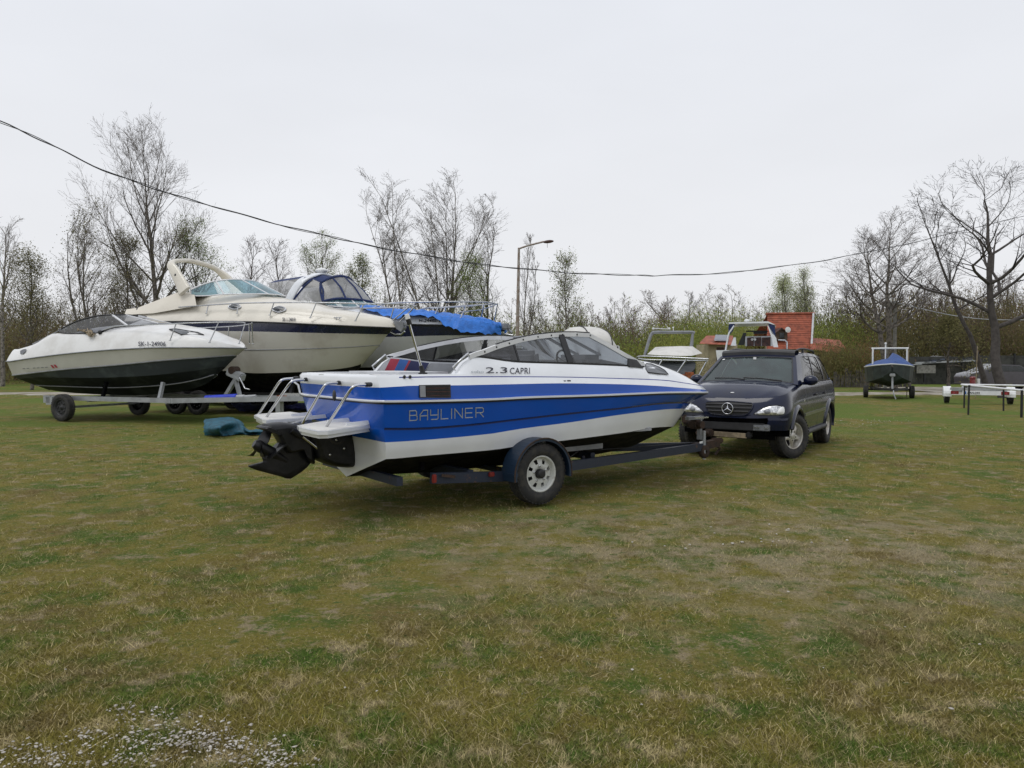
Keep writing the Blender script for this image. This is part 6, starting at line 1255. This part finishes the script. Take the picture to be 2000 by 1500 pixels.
# empty galvanised trailer with number plate, far right
FE = Frame(*at(1913, 780, 28).xy, 64)
t9 = thing('empty_trailer', 'empty boat trailer with white mudguards and number plate at the right edge', 'trailer', FE)
for sg in (-1, 1):
    wheel(t9, (.5, sg * 1.02, .29), .29, .18, .17, 'plain', sg, n=20, lug=.01)
    s = MB(); s.prism([Vector((.5 + .36 * math.cos(R(a)), sg * 1.02 - .13, .32 + .32 * math.sin(R(a)))) for a in range(-10, 191, 20)], (0, .26, 0), 0); s.build('mudguard', 'white_paint', t9)
    s = MB(); s.box((-.03, sg * .80, .42), (.05, .26, .12), 0, bev=.01); s.build('tail_light', 'red_lens', t9)
    s = MB(); s.prism([Vector((-.06, sg * .82 + .05, .38)), Vector((-.06, sg * .82 - .05, .38)), Vector((-.06, sg * .82, .46))], (-.006, 0, 0), 0); s.build('reflector', 'red_print', t9)
    s = MB(); s.bar((0, sg * .55, .5), (5.2, sg * .1, .5), .07, .1); s.build('frame_beam', 'galv', t9)
s = MB(); s.bar((0, -.95, .56), (0, .95, .56), .08, .09); s.bar((.5, -1.0, .45), (.5, 1.0, .45), .07, .07); s.build('cross_member', 'galv', t9)
s = MB(); s.box((-.02, -.1, .42), (.02, 1.3, .16), 0); s.build('light_board', 'alu_white', t9)
s = MB(); s.box((-.04, .22, .42), (.012, .52, .12), 0); s.box((-.048, .45, .42), (.006, .05, .11), 1); vs, fs = text_geo('XAN-293', .11, .003); mx_ = max(v[0] for v in vs); s.add([Vector((-.052, .40 - v[0] / mx_ * .40, .385 + v[1] * .9)) for v in vs], fs, 2); s.build('number_plate', ['white_paint', 'vinyl_blue', 'dark_print'], t9)
# tubular steel rack in front of it: black legs, two pale rails
FK = Frame(*gnd(1893, 810).xy, -7); rk = thing('steel_rack', 'black legged rack with two pale horizontal rails in front of the empty trailer', 'rack', FK)
LG = [((1884, 750), (1883, 797)), ((1893, 752), (1891, 810)), ((1960, 757), (1960, 801)), ((1996, 762), (1995, 815))]
for (a, b), (c, d_) in LG:
    q = gnd(c, d_); y_ = FK.loc(q).y; A = FK.py(a, b, y_); s = MB(); s.tube([FK.loc(q) + Vector((0, 0, -.1)), A], .035 if c > 1990 else .028, 8); s.build('leg', 'black_steel', rk)
y0_, y1_ = FK.loc(gnd(1883, 797)).y, FK.loc(gnd(1891, 810)).y; s = MB(); s.tube([FK.py(1877, 751, y0_), FK.py(2080, 754.5, y0_)], .03, 8); s.build('rail', 'alu_white', rk); s = MB(); s.tube([FK.py(1878, 751.5, y0_), FK.py(1893, 753, y1_), FK.py(1996, 762.5, y1_), FK.py(2080, 768, y1_)], .033, 8); s.build('rail', 'alu_white', rk)
# far shed with broken solar roof, boundary wall and fence panels, car, sign
FS_ = Frame(*at(1845, 745, 52).xy, 3); sd_ = thing('shed', 'low dark shed with slanting glass roof panels under the trees, right', 'shed', FS_)
def SP(a, b, y=0): return FS_.py(a, b, y)
s = MB(); q0, q1 = SP(1788, 745), SP(1902, 745); s.box(((q0.x + q1.x) / 2, 1.6, .95), (q1.x - q0.x, 3, 1.9)); s.build('wall', 'fence_grey', sd_)
for k, (a, b, c, d_) in enumerate(((1806, 708, 1818, 697), (1818, 708, 1828, 697), (1829, 707, 1834, 697), (1836, 703, 1848, 697), (1862, 704, 1874, 699), (1876, 704, 1888, 698), (1889, 702, 1902, 696))):
    s = MB(); A, B_ = SP(a, b, -.5), SP(c, d_, 1.2); wpx_ = (SP(a + 10, b, -.5) - A).x; s.prism([A, A + Vector((wpx_, 0, 0)), B_ + Vector((wpx_, 0, 0)), B_], (0, 0, .05), 0); s.build('roof_panel', 'solar' if k % 2 else 'dark_glass', sd_)
s = MB(); s.bar(SP(1788, 709, -.4), SP(1905, 704, -.4), .15, .12); s.bar(SP(1800, 711, -.7), SP(1775, 713, -.9), .08, .06); s.build('eaves_beam', 'galv', sd_)
for a in (1806, 1851, 1880, 1897): s = MB(); s.bar(SP(a, 747, -.3), SP(a, 706, -.3), .12, .12); s.build('post', 'black_steel', sd_)
s = MB(); s.box(SP(1809, 721, -.35), (1.3, .06, .55), 0); s.build('notice_board', 'concrete', sd_)
FWl = Frame(*at(1900, 745, 55).xy, 2); wl = thing('boundary_wall', 'long grey boundary wall behind the parked car at the right edge', 'wall', FWl)
for k in range(9):
    s = MB(); s.box((k * 1.55 + .7, 0, .85 + .15), (1.5, .12, 2.0), 0, bev=.01); s.build('panel', 'fence_grey', wl)
    s = MB(); s.box((k * 1.55 - .08, -.05, 1.0), (.1, .16, 2.3), 0); s.build('post', 'black_steel', wl)
FF = Frame(*at(1630, 735, 46).xy, 0); fn = thing('plank_fence', 'run of pale weathered fence boards behind the bushes right of the car', 'fence', FF)
r = random.Random(9)
for k, a in enumerate([1631 + 7.2 * i for i in range(10)] + [1712 + 8 * i for i in range(9)]):
    p = FF.py(a, 740, 0); hh = r.uniform(.75, 1.2); s = MB(); s.box((p.x, r.uniform(-.05, .05), hh / 2), (.19, .03, hh), 0); s.build('board', 'fence_wood', fn)
s = MB(); s.box((2.2, .05, .6), (5.0, .04, .06)); s.build('fence_rail', 'fence_wood', fn)
FQ = Frame(*at(1955, 757, 42).xy, 176); pc = thing('distant_car', 'distant dark car parked under the trees at the right edge', 'car', FQ)
prof_ = [(-2.1, .35), (-2.15, .75), (-1.9, .92), (-1.2, 1.0), (-.5, 1.38), (.6, 1.42), (1.35, 1.05), (2.0, .9), (2.15, .7), (2.1, .35)]
s = MB(); Rw = [[Vector((x, sg * w2, z)) for x, z in prof_] for sg, w2 in ((-1, .82), (-1, .88), (1, .88), (1, .82))]; s.grid([[Vector((p.x, -.8, p.z)) for p in Rw[0]], [Vector((p.x, .8, p.z)) for p in Rw[0]]], 0, True); s.poly([Vector((p.x, -.8, p.z)) for p in Rw[0]]); s.poly([Vector((p.x, .8, p.z)) for p in Rw[0]]); s.build('body', 'silver_car', pc)
for sg in (-1, 1):
    s = MB(); s.prism([Vector((x, sg * .81, z)) for x, z in ((-1.1, 1.02), (-.5, 1.33), (.55, 1.36), (1.2, 1.04))], (0, sg * .01, 0)); s.build('side_window', 'dark_glass', pc)
    for x in (-1.35, 1.35): wheel(pc, (x, sg * .72, .31), .31, .18, .19, 'plain', sg, n=18, rimmat='alloy')
s = MB(); s.add([Vector((-1.22, -.7, 1.0)), Vector((-1.22, .7, 1.0)), Vector((-.52, .6, 1.4)), Vector((-.52, -.6, 1.4))], [(0, 1, 2, 3)]); s.add([Vector((1.37, -.7, 1.06)), Vector((1.37, .7, 1.06)), Vector((.62, .6, 1.44)), Vector((.62, -.6, 1.44))], [(0, 1, 2, 3)]); s.build('windscreen', 'dark_glass', pc)
s = MB(); s.box((-2.12, -.55, .72), (.05, .25, .12)); s.box((-2.12, .55, .72), (.05, .25, .12)); s.build('headlight', 'lamp_chrome', pc)
q = at(1996, 728, 44); sn = thing('red_sign', 'red sign board on a dark post at the far right edge', 'sign', Frame(q.x, q.y, 0)); s = MB(); s.box((0, 0, q.z), (.42, .03, .4), bev=.005); s.build('board', 'red_lens', sn); s = MB(); s.box((0, -.02, q.z - .0), (.07, .012, .05)); s.build('emblem', 'white_light', sn); s = MB(); s.bar((-.15, .05, 0), (-.15, .05, q.z + .5), .09, .09); s.build('post', 'black_steel', sn)
for px_, top_, lab in ((1771, 672, 'thin pale stake standing just right of the boat with the blue cover'), (1905, 675, 'thin leaning stake standing left of the big tree trunk at the right')):
    q = at(px_, 760, 33); zt2 = at(px_ - 1, top_, 33).z; s = MB(); s.tube([(0, 0, -.1), (.06, 0, zt2)], .02, 6); o = s.build('stake', 'timber'); o.location = (q.x, q.y, 0); tag(o, lab, 'stake')
q = at(1900, 745, 36); rb = thing('red_pump', 'small red and white object standing beside the trunk behind the empty trailer', 'pump', Frame(q.x, q.y, 0)); s = MB(); s.tube([(0, 0, 0), (0, 0, .75)], [.16, .12], 10); s.ell((0, 0, .78), (.14, .14, .1)); s.build('body', 'red_lens', rb); s = MB(); s.box((.25, 0, .62), (.14, .14, .28), bev=.02); s.build('cap', 'white_paint', rb)
# ================================================================== trees and woodland
def leafmat(nt):
    N = nt.nodes; L = nt.links; b = N['Principled BSDF']; b.inputs['Roughness'].default_value = .85; b.inputs['Specular IOR Level'].default_value = .2
    a = N.new('ShaderNodeAttribute'); a.attribute_name = 'Col'; L.new(a.outputs['Color'], b.inputs['Base Color']); t = N.new('ShaderNodeBsdfTranslucent'); L.new(a.outputs['Color'], t.inputs[0]); m = N.new('ShaderNodeMixShader'); m.inputs[0].default_value = .45; L.new(b.outputs[0], m.inputs[1]); L.new(t.outputs[0], m.inputs[2]); L.new(m.outputs[0], N['Material Output'].inputs[0])
nmat('foliage', leafmat)
def prisms(segs, k):                                            # segs: (n, 8) p0 p1 r0 r1 -> k sided tubes
    A, B_, r0, r1 = segs[:, :3], segs[:, 3:6], segs[:, 6], segs[:, 7]; d = B_ - A; l = np.linalg.norm(d, axis=1, keepdims=True) + 1e-9; d = d / l
    ref = np.where(np.abs(d[:, 2:3]) < .9, np.array([[0, 0, 1.0]]), np.array([[1.0, 0, 0]])); u = np.cross(d, ref); u /= np.linalg.norm(u, axis=1, keepdims=True); v = np.cross(d, u)
    an = np.arange(k) * 2 * np.pi / k; c, s = np.cos(an)[None, :, None], np.sin(an)[None, :, None]; off = u[:, None] * c + v[:, None] * s
    V = np.concatenate([A[:, None] + off * r0[:, None, None], (B_ + d * r1[:, None])[:, None] + off * r1[:, None, None]], 1).reshape(-1, 3)
    n = len(segs); j = np.arange(k); f = np.stack([j, (j + 1) % k, (j + 1) % k + k, j + k], 1); return V, (f[None] + (np.arange(n) * 2 * k)[:, None, None]).reshape(-1, 4)
def ribbons(segs, rs):                                           # the finest twigs: slim two sided strips
    A, B_, r = segs[:, :3], segs[:, 3:6], segs[:, 6:7] * 1.3; d = B_ - A; l = np.linalg.norm(d, axis=1, keepdims=True) + 1e-9; d = d / l; u = np.cross(d, rs.randn(len(segs), 3)); u /= np.linalg.norm(u, axis=1, keepdims=True) + 1e-9
    V = np.stack([A - u * r, A + u * r, B_ + d * .01 + u * r * .7, B_ + d * .01 - u * r * .7], 1).reshape(-1, 3); return V, np.arange(len(segs) * 4).reshape(-1, 4)
def twigs(segs, rs, lim, tint):
    big = segs[:, 6] >= lim; out = []
    for m, f in ((big, lambda s: prisms(s, 3)), (~big, lambda s: ribbons(s, rs))):
        if m.any(): V, F_ = f(segs[m]); out.append((V, F_, flat(V, tint)))
    return out
def grow(rng, h, r, spread=.5, n1=16, up=.25, wander=.12, fork=None, base=.25, lens=.42, n2=9, n3=6, lean=0.0, top_w=1.0, l3=.35, nstem=1, stem_sp=.25, l4=0, coarse=False):
    """tree skeleton: lists of thick and fine segments"""
    thick, fine, tips = [], [], []
    def path(p, d, L, r0, r1, n, lv, upb):
        pts = [p]; 
        wn = wander * (.35 if lv == 0 else 1)
        for i in range(n):
            d = (d + Vector((rng.gauss(0, wn), rng.gauss(0, wn), rng.gauss(0, wn * .6) + upb)) ).normalized(); q = p + d * (L / n); ra, rb = lerp(r0, r1, i / n), lerp(r0, r1, (i + 1) / n)
            (thick if lv <= 1 or ra > .035 else fine).append((*p, *q, ra, rb)); p = q; pts.append((p, d, rb))
        return pts[1:]
    def branch(p, d, L, r0, lv):
        n = ({1: 5, 2: 3, 3: 2, 4: 2} if coarse else {1: 7, 2: 5, 3: 3, 4: 2})[lv]; pts = path(p, d, L, r0, max(.003, r0 * .2), n, lv, up * {1: .35, 2: .22, 3: .12, 4: .05}[lv])
        if lv == 3 and not l4: tips.append(pts[-1][0]); tips.append(pts[len(pts) // 2][0]); return
        if lv == 4: tips.append(pts[-1][0]); return
        cnt = {1: n2, 2: n3, 3: l4}[lv]
        for k in range(cnt):
            t = .18 + .82 * (k + rng.random()) / cnt; i = min(n - 1, int(t * n)); q, dd_, rr_ = pts[i]; ax = Vector((rng.gauss(0, 1), rng.gauss(0, 1), rng.gauss(0, .6))); ax = (ax - dd_ * ax.dot(dd_)).normalized()
            a = rng.uniform(.35, .8); nd = (dd_ * math.cos(a) + ax * math.sin(a)).normalized(); branch(q, nd, L * rng.uniform(.32, .62) * (1.15 - .5 * t), max(.004, rr_ * .52), lv + 1)
    for sidx in range(nstem):
        a0 = rng.uniform(0, 6.28) if nstem > 1 else 0; d = Vector((lean + (math.cos(a0 + sidx * 6.28 / nstem) * stem_sp if nstem > 1 else 0), math.sin(a0 + sidx * 6.28 / nstem) * stem_sp if nstem > 1 else 0, 1)).normalized()
        hh = h * (rng.uniform(.82, 1) if sidx else 1); tr_ = path(Vector((0, 0, -.15)), d, hh, r, r * .12, 14, 0, .03); 
        for k in range(n1):
            t = base + (1 - base) * ((k + rng.random() * .8) / n1); i = min(13, int(t * 14)); q, dd_, rr_ = tr_[i]; a = k * 2.4 + rng.uniform(-.5, .5); el = spread * (1.15 - .55 * t) * rng.uniform(.8, 1.2)
            nd = Vector((math.cos(a) * math.sin(el), math.sin(a) * math.sin(el), math.cos(el))); L_ = hh * lens * (1.15 - top_w * t * .85) * rng.uniform(.75, 1.15); branch(q, nd, L_, max(.012, rr_ * rng.uniform(.45, .7)), 1)
        tips.append(tr_[-1][0])
    return np.array(thick), np.array(fine), np.array([tuple(t) for t in tips])
def leaves(rs, centers, per, spread, size, cols):                 # loose small leaf faces about the given centres
    n = len(centers) * per; c = np.repeat(centers, per, 0) + rs.randn(n, 3) * spread; a = rs.rand(n, 3) * 2 - 1; a /= np.linalg.norm(a, axis=1, keepdims=True); b = np.cross(a, rs.randn(n, 3)); b /= np.linalg.norm(b, axis=1, keepdims=True)
    s = size * (.5 + rs.rand(n, 1)); V = np.stack([c - a * s, c + b * s * .6, c + a * s, c - b * s * .6], 1); pick = rs.randint(0, len(cols), n); col = np.array(cols)[pick] * (.65 + .7 * rs.rand(n, 1)); col = np.concatenate([col, np.ones((n, 1))], 1)
    return V.reshape(-1, 3), np.arange(n * 4).reshape(-1, 4), np.repeat(col, 4, 0)
GR_ = [(.20, .26, .065), (.25, .30, .085), (.15, .20, .055)]; OL_ = [(.17, .165, .07), (.13, .125, .055), (.20, .18, .08)]; BR_ = [(.15, .115, .08), (.12, .09, .065), (.18, .14, .10)]; PK_ = [(.24, .18, .15), (.20, .15, .13)]
def join(parts):                                                    # [(V, F, col)] -> one
    V, F_, Cc, o = [], [], [], 0
    for v, f, c in parts: V.append(v); F_.append(f + o); Cc.append(c); o += len(v)
    return np.concatenate(V), np.concatenate(F_), np.concatenate(Cc)
def flat(v, c): return np.tile(np.array([*c, 1.0]), (len(v), 1))
def tree(name, label, px, Y, top_px, top_py, seed, cat='tree', bark='bark', tw=(.15, .13, .115), leaf=None, per=0, lsp=.22, lsz=.05, group=None, squash=1.0, rscale=1.0, minr=.0046, **kw):
    rng = random.Random(seed); rs = np.random.RandomState(seed); p = at(px, 760, Y); top = at(top_px, top_py, Y); h = top.z; lean = (top.x - p.x) / h * .5
    tk, fn_, tips = grow(rng, h, h * .013 * rscale, lean=lean, **kw)
    root = bpy.data.objects.new(name, None); C.objects.link(root); root.location = (p.x, p.y, 0); root.empty_display_size = .5; tag(root, label, cat, group)
    zmax = max(tk[:, 5].max(), fn_[:, 5].max()); k = h / zmax
    for A in (tk, fn_): A[:, :6] *= k; A[:, 0] *= squash; A[:, 3] *= squash
    tips = tips * k; tips[:, 0] *= squash
    it = int(np.argmax(fn_[:, 5])); shx = ((top.x - p.x) - fn_[it, 3]) / h; shx = max(-.3, min(.3, shx))
    for A in (tk, fn_): A[:, 0] += shx * A[:, 2]; A[:, 3] += shx * A[:, 5]
    tips[:, 0] += shx * tips[:, 2]
    tk[:, 6:] = np.maximum(tk[:, 6:], .014); fn_[:, 6:] = np.maximum(fn_[:, 6:], minr * Y / 45)
    V, F_ = prisms(tk, 6); put('trunk', np_mesh('trunk', V, F_, 4, [bark]), root)
    parts = twigs(fn_, rs, .0085, tw)
    if leaf and per:
        parts.append(leaves(rs, tips, per, lsp, lsz, leaf))
    V, F_, Cc = join(parts); put('crown', np_mesh('crown', V, F_, 4, ['foliage'], Cc), root); return root
POP = dict(spread=.62, n1=22, up=.35, lens=.36, n2=9, n3=6, base=.28, l3=.3, wander=.09)
BUD = [(.20, .17, .12)]
tree('poplar_tree', 'tallest bare poplar at the left with a straight trunk above the cream cruiser arch', 322, 46, 300, 203, 11, **dict(POP, n1=24, spread=.85, lens=.44, n2=11, n3=7, base=.2, top_w=.75, wander=.08, l4=3))
tree('bare_tree', 'many stemmed bare tree spreading above the leftmost white boat', 190, 43, 165, 398, 12, leaf=OL_, per=1, lsz=.035, l4=2, nstem=4, stem_sp=.42, spread=.5, n1=9, up=.25, lens=.34, base=.2, rscale=.7)
tree('bare_tree', 'pale bare tree cut by the left edge of the photo', 5, 48, 10, 412, 13, bark='bark_pale', spread=.7, n1=18, lens=.4, up=.3, base=.3)
tree('budding_tree', 'dark olive budding tree left of the leftmost multi stemmed tree', 62, 42, 60, 485, 14, leaf=OL_, per=5, squash=1.3, lsz=.035, lsp=.25, spread=.6, n1=18, lens=.36, base=.15)
tree('budding_tree', 'small leafy green tree touching the right side of the tall poplar', 388, 48, 375, 425, 15, leaf=GR_, per=4, lsz=.035, lsp=.2, spread=.8, n1=18, lens=.38, base=.3)
tree('budding_tree', 'olive budding tree between the multi stemmed tree and the tall poplar', 250, 47, 245, 455, 16, leaf=OL_, per=5, lsz=.035, lsp=.2, spread=.75, n1=18, lens=.38, base=.2)
tree('bare_tree', 'bare tree just right of the radar arch, behind the cream cruiser', 505, 58, 500, 455, 17, squash=1.5, spread=.5, n1=20, lens=.34, base=.2, tw=(.11, .085, .08))
tree('bare_tree', 'slim bare tree between the radar arch and the blue canopy', 552, 58, 550, 462, 18, squash=1.5, spread=.45, n1=20, lens=.32, base=.2, tw=(.11, .085, .08))
tree('budding_tree', 'rounded tree with yellowish buds above the blue canopy', 655, 56, 655, 462, 19, squash=1.4, leaf=GR_, per=2, lsz=.035, lsp=.2, nstem=3, stem_sp=.35, spread=.55, n1=12, lens=.36, base=.2, tw=(.12, .10, .07))
tree('budding_tree', 'leafy tree behind the fore windows of the blue canopy', 715, 54, 712, 500, 20, leaf=GR_ + OL_, per=4, lsz=.04, lsp=.2, spread=.6, n1=18, lens=.36, base=.1)
tree('poplar_tree', 'left one of the two tall bare poplars in the middle', 800, 48, 768, 345, 21, squash=1.35, bark='bark_pale', tw=(.13, .115, .10), nstem=5, stem_sp=.36, spread=.5, n1=10, up=.3, lens=.32, base=.25, rscale=.6, wander=.08, n2=8, l4=2)
tree('poplar_tree', 'right one of the two tall bare poplars in the middle', 868, 49, 862, 332, 22, squash=1.25, bark='bark_pale', tw=(.13, .115, .10), nstem=5, stem_sp=.34, spread=.5, n1=10, up=.3, lens=.32, base=.25, rscale=.6, wander=.08, n2=8, l4=2)
tree('budding_tree', 'thorny dark shrubby tree below the two tall poplars', 905, 47, 905, 500, 23, leaf=GR_, per=3, lsz=.035, lsp=.2, spread=.7, n1=18, lens=.38, base=.15)
tree('bare_tree', 'narrow bare tree left of the street lamp', 962, 50, 955, 418, 24, spread=.48, n1=20, lens=.32, base=.2)
tree('bare_tree', 'thin bare tree directly behind the street lamp post', 1022, 52, 1030, 450, 25, bark='bark_pale', tw=(.13, .115, .10), nstem=2, stem_sp=.22, spread=.45, n1=10, lens=.28, base=.3, rscale=.6, squash=.75)
tree('budding_tree', 'conical budding tree right of the street lamp with a forked pale trunk', 1108, 44, 1118, 493, 26, bark='bark_pale', squash=1.3, leaf=GR_ + OL_, per=2, lsz=.035, lsp=.2, spread=.62, n1=22, lens=.36, base=.15, top_w=1.1)
tree('bare_tree', 'low bent bare tree between the street lamp and the conical tree', 1062, 50, 1055, 582, 27, spread=.8, n1=14, lens=.4, base=.3)
tree('bare_tree', 'broad round bare tree standing above the arch boat', 1400, 74, 1402, 545, 28, tw=(.17, .14, .12), squash=1.7, nstem=4, stem_sp=.55, spread=.8, n1=12, lens=.34, base=.15)
tree('bare_tree', 'small bare tree left of the broad round one', 1342, 76, 1342, 566, 29, tw=(.12, .10, .09), spread=.6, n1=16, lens=.36, base=.2)
tree('bare_tree', 'pinkish bare tree over the bow of the blue boat', 1255, 72, 1255, 570, 30, squash=1.5, tw=(.18, .14, .12), nstem=2, stem_sp=.3, spread=.5, n1=14, lens=.34, base=.15)
tree('bare_tree', 'reddish many stemmed bare tree left of the pinkish one', 1195, 68, 1195, 575, 31, squash=1.5, tw=(.14, .105, .09), nstem=4, stem_sp=.35, spread=.45, n1=10, lens=.3, base=.15)
tree('willow_tree', 'pale green willow with cut limbs above the red roof', 1560, 64, 1590, 527, 32, leaf=[(.42, .44, .26), (.36, .40, .22)], per=3, lsp=.3, lsz=.035, nstem=3, stem_sp=.4, spread=.6, n1=9, lens=.26, base=.45, rscale=1.2)
tree('willow_tree', 'greener willow just left of the pollarded willow', 1520, 66, 1530, 545, 33, squash=1.4, leaf=[(.36, .40, .16), (.30, .36, .14)], per=4, lsp=.35, lsz=.04, spread=.7, n1=18, lens=.36, base=.3)
tree('bare_tree', 'faint bare tree right of the red roofed house', 1665, 66, 1660, 540, 34, tw=(.13, .11, .10), spread=.7, n1=18, lens=.4, base=.25)
tree('round_tree', 'dense round headed bare tree beside the utility pole', 1748, 40, 1742, 412, 35, tw=(.12, .10, .088), squash=1.5, nstem=2, stem_sp=.2, spread=1.05, n1=17, up=.33, lens=.46, base=.38, rscale=1.5, n2=10, n3=7, l4=2)
tree('walnut_tree', 'big dark gnarled bare tree at the right edge', 1962, 33, 1985, 275, 36, bark='bark_dark', tw=(.055, .047, .043), minr=.006, spread=1.15, n1=14, up=.34, wander=.2, lens=.58, base=.30, rscale=1.6, n2=8, n3=5, l4=3, squash=1.35)
tree('walnut_tree', 'gnarled bare tree leaning left in front of the round headed tree', 1930, 36, 1800, 360, 37, bark='bark_dark', tw=(.055, .047, .043), minr=.006, spread=.9, n1=11, up=.3, wander=.2, lens=.42, base=.45, rscale=1.1, n2=7, n3=5, l4=3)
tree('young_tree', 'low crooked dark tree behind the dark boat and the empty trailer', 1852, 41, 1850, 610, 38, tw=(.06, .05, .04), spread=1.1, n1=12, up=.2, wander=.22, lens=.6, base=.35, rscale=1.9, leaf=OL_, per=3)
# the woodland behind, one mass: bare stems and twigs above a leafy understorey
rs = np.random.RandomState(77); rng = random.Random(77); protos = []
for q in range(6):
    kw = dict(coarse=True, spread=rng.uniform(.45, .7), n1=11, n2=6, n3=3, lens=.36, base=.12, up=.3, nstem=rng.choice([1, 2, 3]), stem_sp=.3); a, b, t = grow(rng, 7.0, .09, **kw); a = np.concatenate([a, b]); zt2 = a[:, 5].max(); a[:, :6] /= zt2; protos.append((a, t / zt2))
# skyline of the mass: px -> row of its top, and the tint of its foliage
SK = [(-260, 590), (-80, 560), (0, 575), (60, 560), (110, 590), (250, 585), (350, 575), (480, 560), (620, 545), (760, 560), (900, 575), (1000, 600), (1080, 610), (1160, 600), (1260, 598), (1340, 600), (1440, 588), (1520, 575), (1600, 578), (1650, 580), (1720, 560), (1800, 556), (1900, 552), (2000, 548), (2200, 540), (2400, 550)]
skf = lambda x: float(np.interp(x, [a for a, b in SK], [b for a, b in SK])); parts = []
for k in range(210):
    px = rng.uniform(-260, 2350); Y = rng.uniform(62, 92); top = skf(px) + rng.uniform(-26, 30); P = at(px, 760, Y); h = at(px, top, Y).z; a, t = protos[k % 6]; ang = rng.uniform(0, 6.28); c, s = math.cos(ang), math.sin(ang); A = a.copy()
    for i in (0, 3): x, y = A[:, i].copy(), A[:, i + 1].copy(); A[:, i] = (x * c - y * s) * h; A[:, i + 1] = (x * s + y * c) * h
    A[:, 2] *= h; A[:, 5] *= h; A[:, 6:] = np.maximum(A[:, 6:] * h * .16, .012); A[:, [0, 3]] += P.x; A[:, [1, 4]] += P.y; dark = px < 320 or px > 1640; pk = 1130 < px < 1330; c_ = np.array((.13, .105, .085) if dark else (.21, .165, .145) if pk else (.17, .15, .12)) * rng.uniform(.75, 1.2); parts += twigs(A.astype(float), rs, .022, c_)
V, F_, Cc = join(parts); o = put('woodland', np_mesh('woodland', V, F_, 4, ['foliage'], Cc)); tag(o, 'belt of bare woodland closing the view behind the boats', kind='stuff')
def streaks(rs, centers, per, spread, size, cols):                # budding shoots: slim upright faces
    n = len(centers) * per; c = np.repeat(centers, per, 0) + rs.randn(n, 3) * spread; a = rs.randn(n, 3) * .55 + np.array([[0, 0, 1.0]]); a /= np.linalg.norm(a, axis=1, keepdims=True); b = np.cross(a, rs.randn(n, 3)); b /= np.linalg.norm(b, axis=1, keepdims=True)
    s = size * (.5 + rs.rand(n, 1)); wv = s * (.12 + .2 * rs.rand(n, 1)); V = np.stack([c - a * s + b * wv, c + a * s, c - b * wv * 1.4], 1); pick = rs.randint(0, len(cols), n); col = np.array(cols)[pick] * (.85 + .3 * rs.rand(n, 1)); col = np.concatenate([col, np.ones((n, 1))], 1)
    return V.reshape(-1, 3), np.arange(n * 3).reshape(-1, 3), np.repeat(col, 3, 0)
def clumps(name, specs, seed, label):                              # bushes as clouds of leaf faces with gaps
    rs = np.random.RandomState(seed); parts = []
    for (p0, p1, t0, t1, Y0, Y1, n, cols, sz, dens) in specs:
        for k in range(n):
            px = rs.uniform(p0, p1); Y = rs.uniform(Y0, Y1); top = rs.uniform(t0, t1); P = at(px, 760, Y); h = max(.6, at(px, top, Y).z); w_ = h * rs.uniform(.30, .5) + .5
            m = int(dens * rs.uniform(.7, 1.3)); u = rs.randn(m, 3); u /= np.linalg.norm(u, axis=1, keepdims=True); rr_ = rs.rand(m, 1) ** .45; lump = 1 + .28 * np.sin(u[:, :1] * 5 + k) * np.sin(u[:, 2:3] * 4 + k * 2) ; c = u * rr_ * lump * np.array([[w_, w_, h * .52]]) + np.array([[P.x, P.y, h * .5]]); c[:, 2] = np.maximum(c[:, 2], .05)
            tint = np.array(cols[rs.randint(len(cols))]) * rs.uniform(.75, 1.35); parts.append(streaks(rs, c, 2, .33, sz * 1.12, [tuple(tint), tuple(tint * np.array([1.12, 1.0, .9])), tuple(tint * .85)]))
    V, F_, Cc = join(parts); o = put(name, np_mesh(name, V, F_, 3, ['foliage'], Cc)); tag(o, label, kind='stuff')
YG = [(.31, .35, .09), (.24, .30, .07), (.34, .36, .12)]
clumps('undergrowth', [(-260, 330, 590, 680, 50, 60, 46, BR_ + OL_, .075, 620), (-260, 330, 575, 640, 58, 66, 30, BR_ + OL_, .085, 620), (330, 1000, 580, 650, 52, 64, 60, GR_ + OL_ + OL_, .07, 560), (560, 1160, 600, 660, 50, 60, 40, YG + GR_, .07, 560),
    (1000, 1340, 620, 670, 56, 64, 34, GR_ + OL_ + BR_, .075, 640), (1160, 1350, 598, 640, 64, 70, 20, PK_ + BR_, .075, 640), (1330, 1660, 585, 640, 58, 66, 60, YG + GR_ + YG, .075, 680), (1200, 1520, 620, 680, 53, 57, 34, GR_ + YG + YG, .075, 640),
    (1600, 2400, 556, 640, 58, 68, 70, OL_ + BR_ + OL_, .09, 760), (1640, 2400, 640, 690, 60, 64, 40, OL_ + GR_, .085, 620), (1680, 2400, 552, 600, 62, 70, 44, BR_ + OL_ + OL_, .085, 900), (1000, 1680, 596, 640, 62, 68, 46, YG + GR_ + OL_, .075, 700), (-260, 340, 590, 640, 60, 66, 20, BR_ + OL_, .085, 800)], 5, 'belt of budding bushes at the foot of the woodland')
clumps('bushes', [(1606, 1720, 655, 690, 46.5, 48.5, 22, [(.22, .13, .07), (.18, .14, .07)] + OL_, .07, 380), (1610, 1740, 690, 715, 46.6, 48, 12, GR_ + OL_, .07, 300), (1365, 1385, 690, 700, 46, 48, 3, OL_, .06, 200)], 6, 'reddish and olive bushes growing beside the house annex')
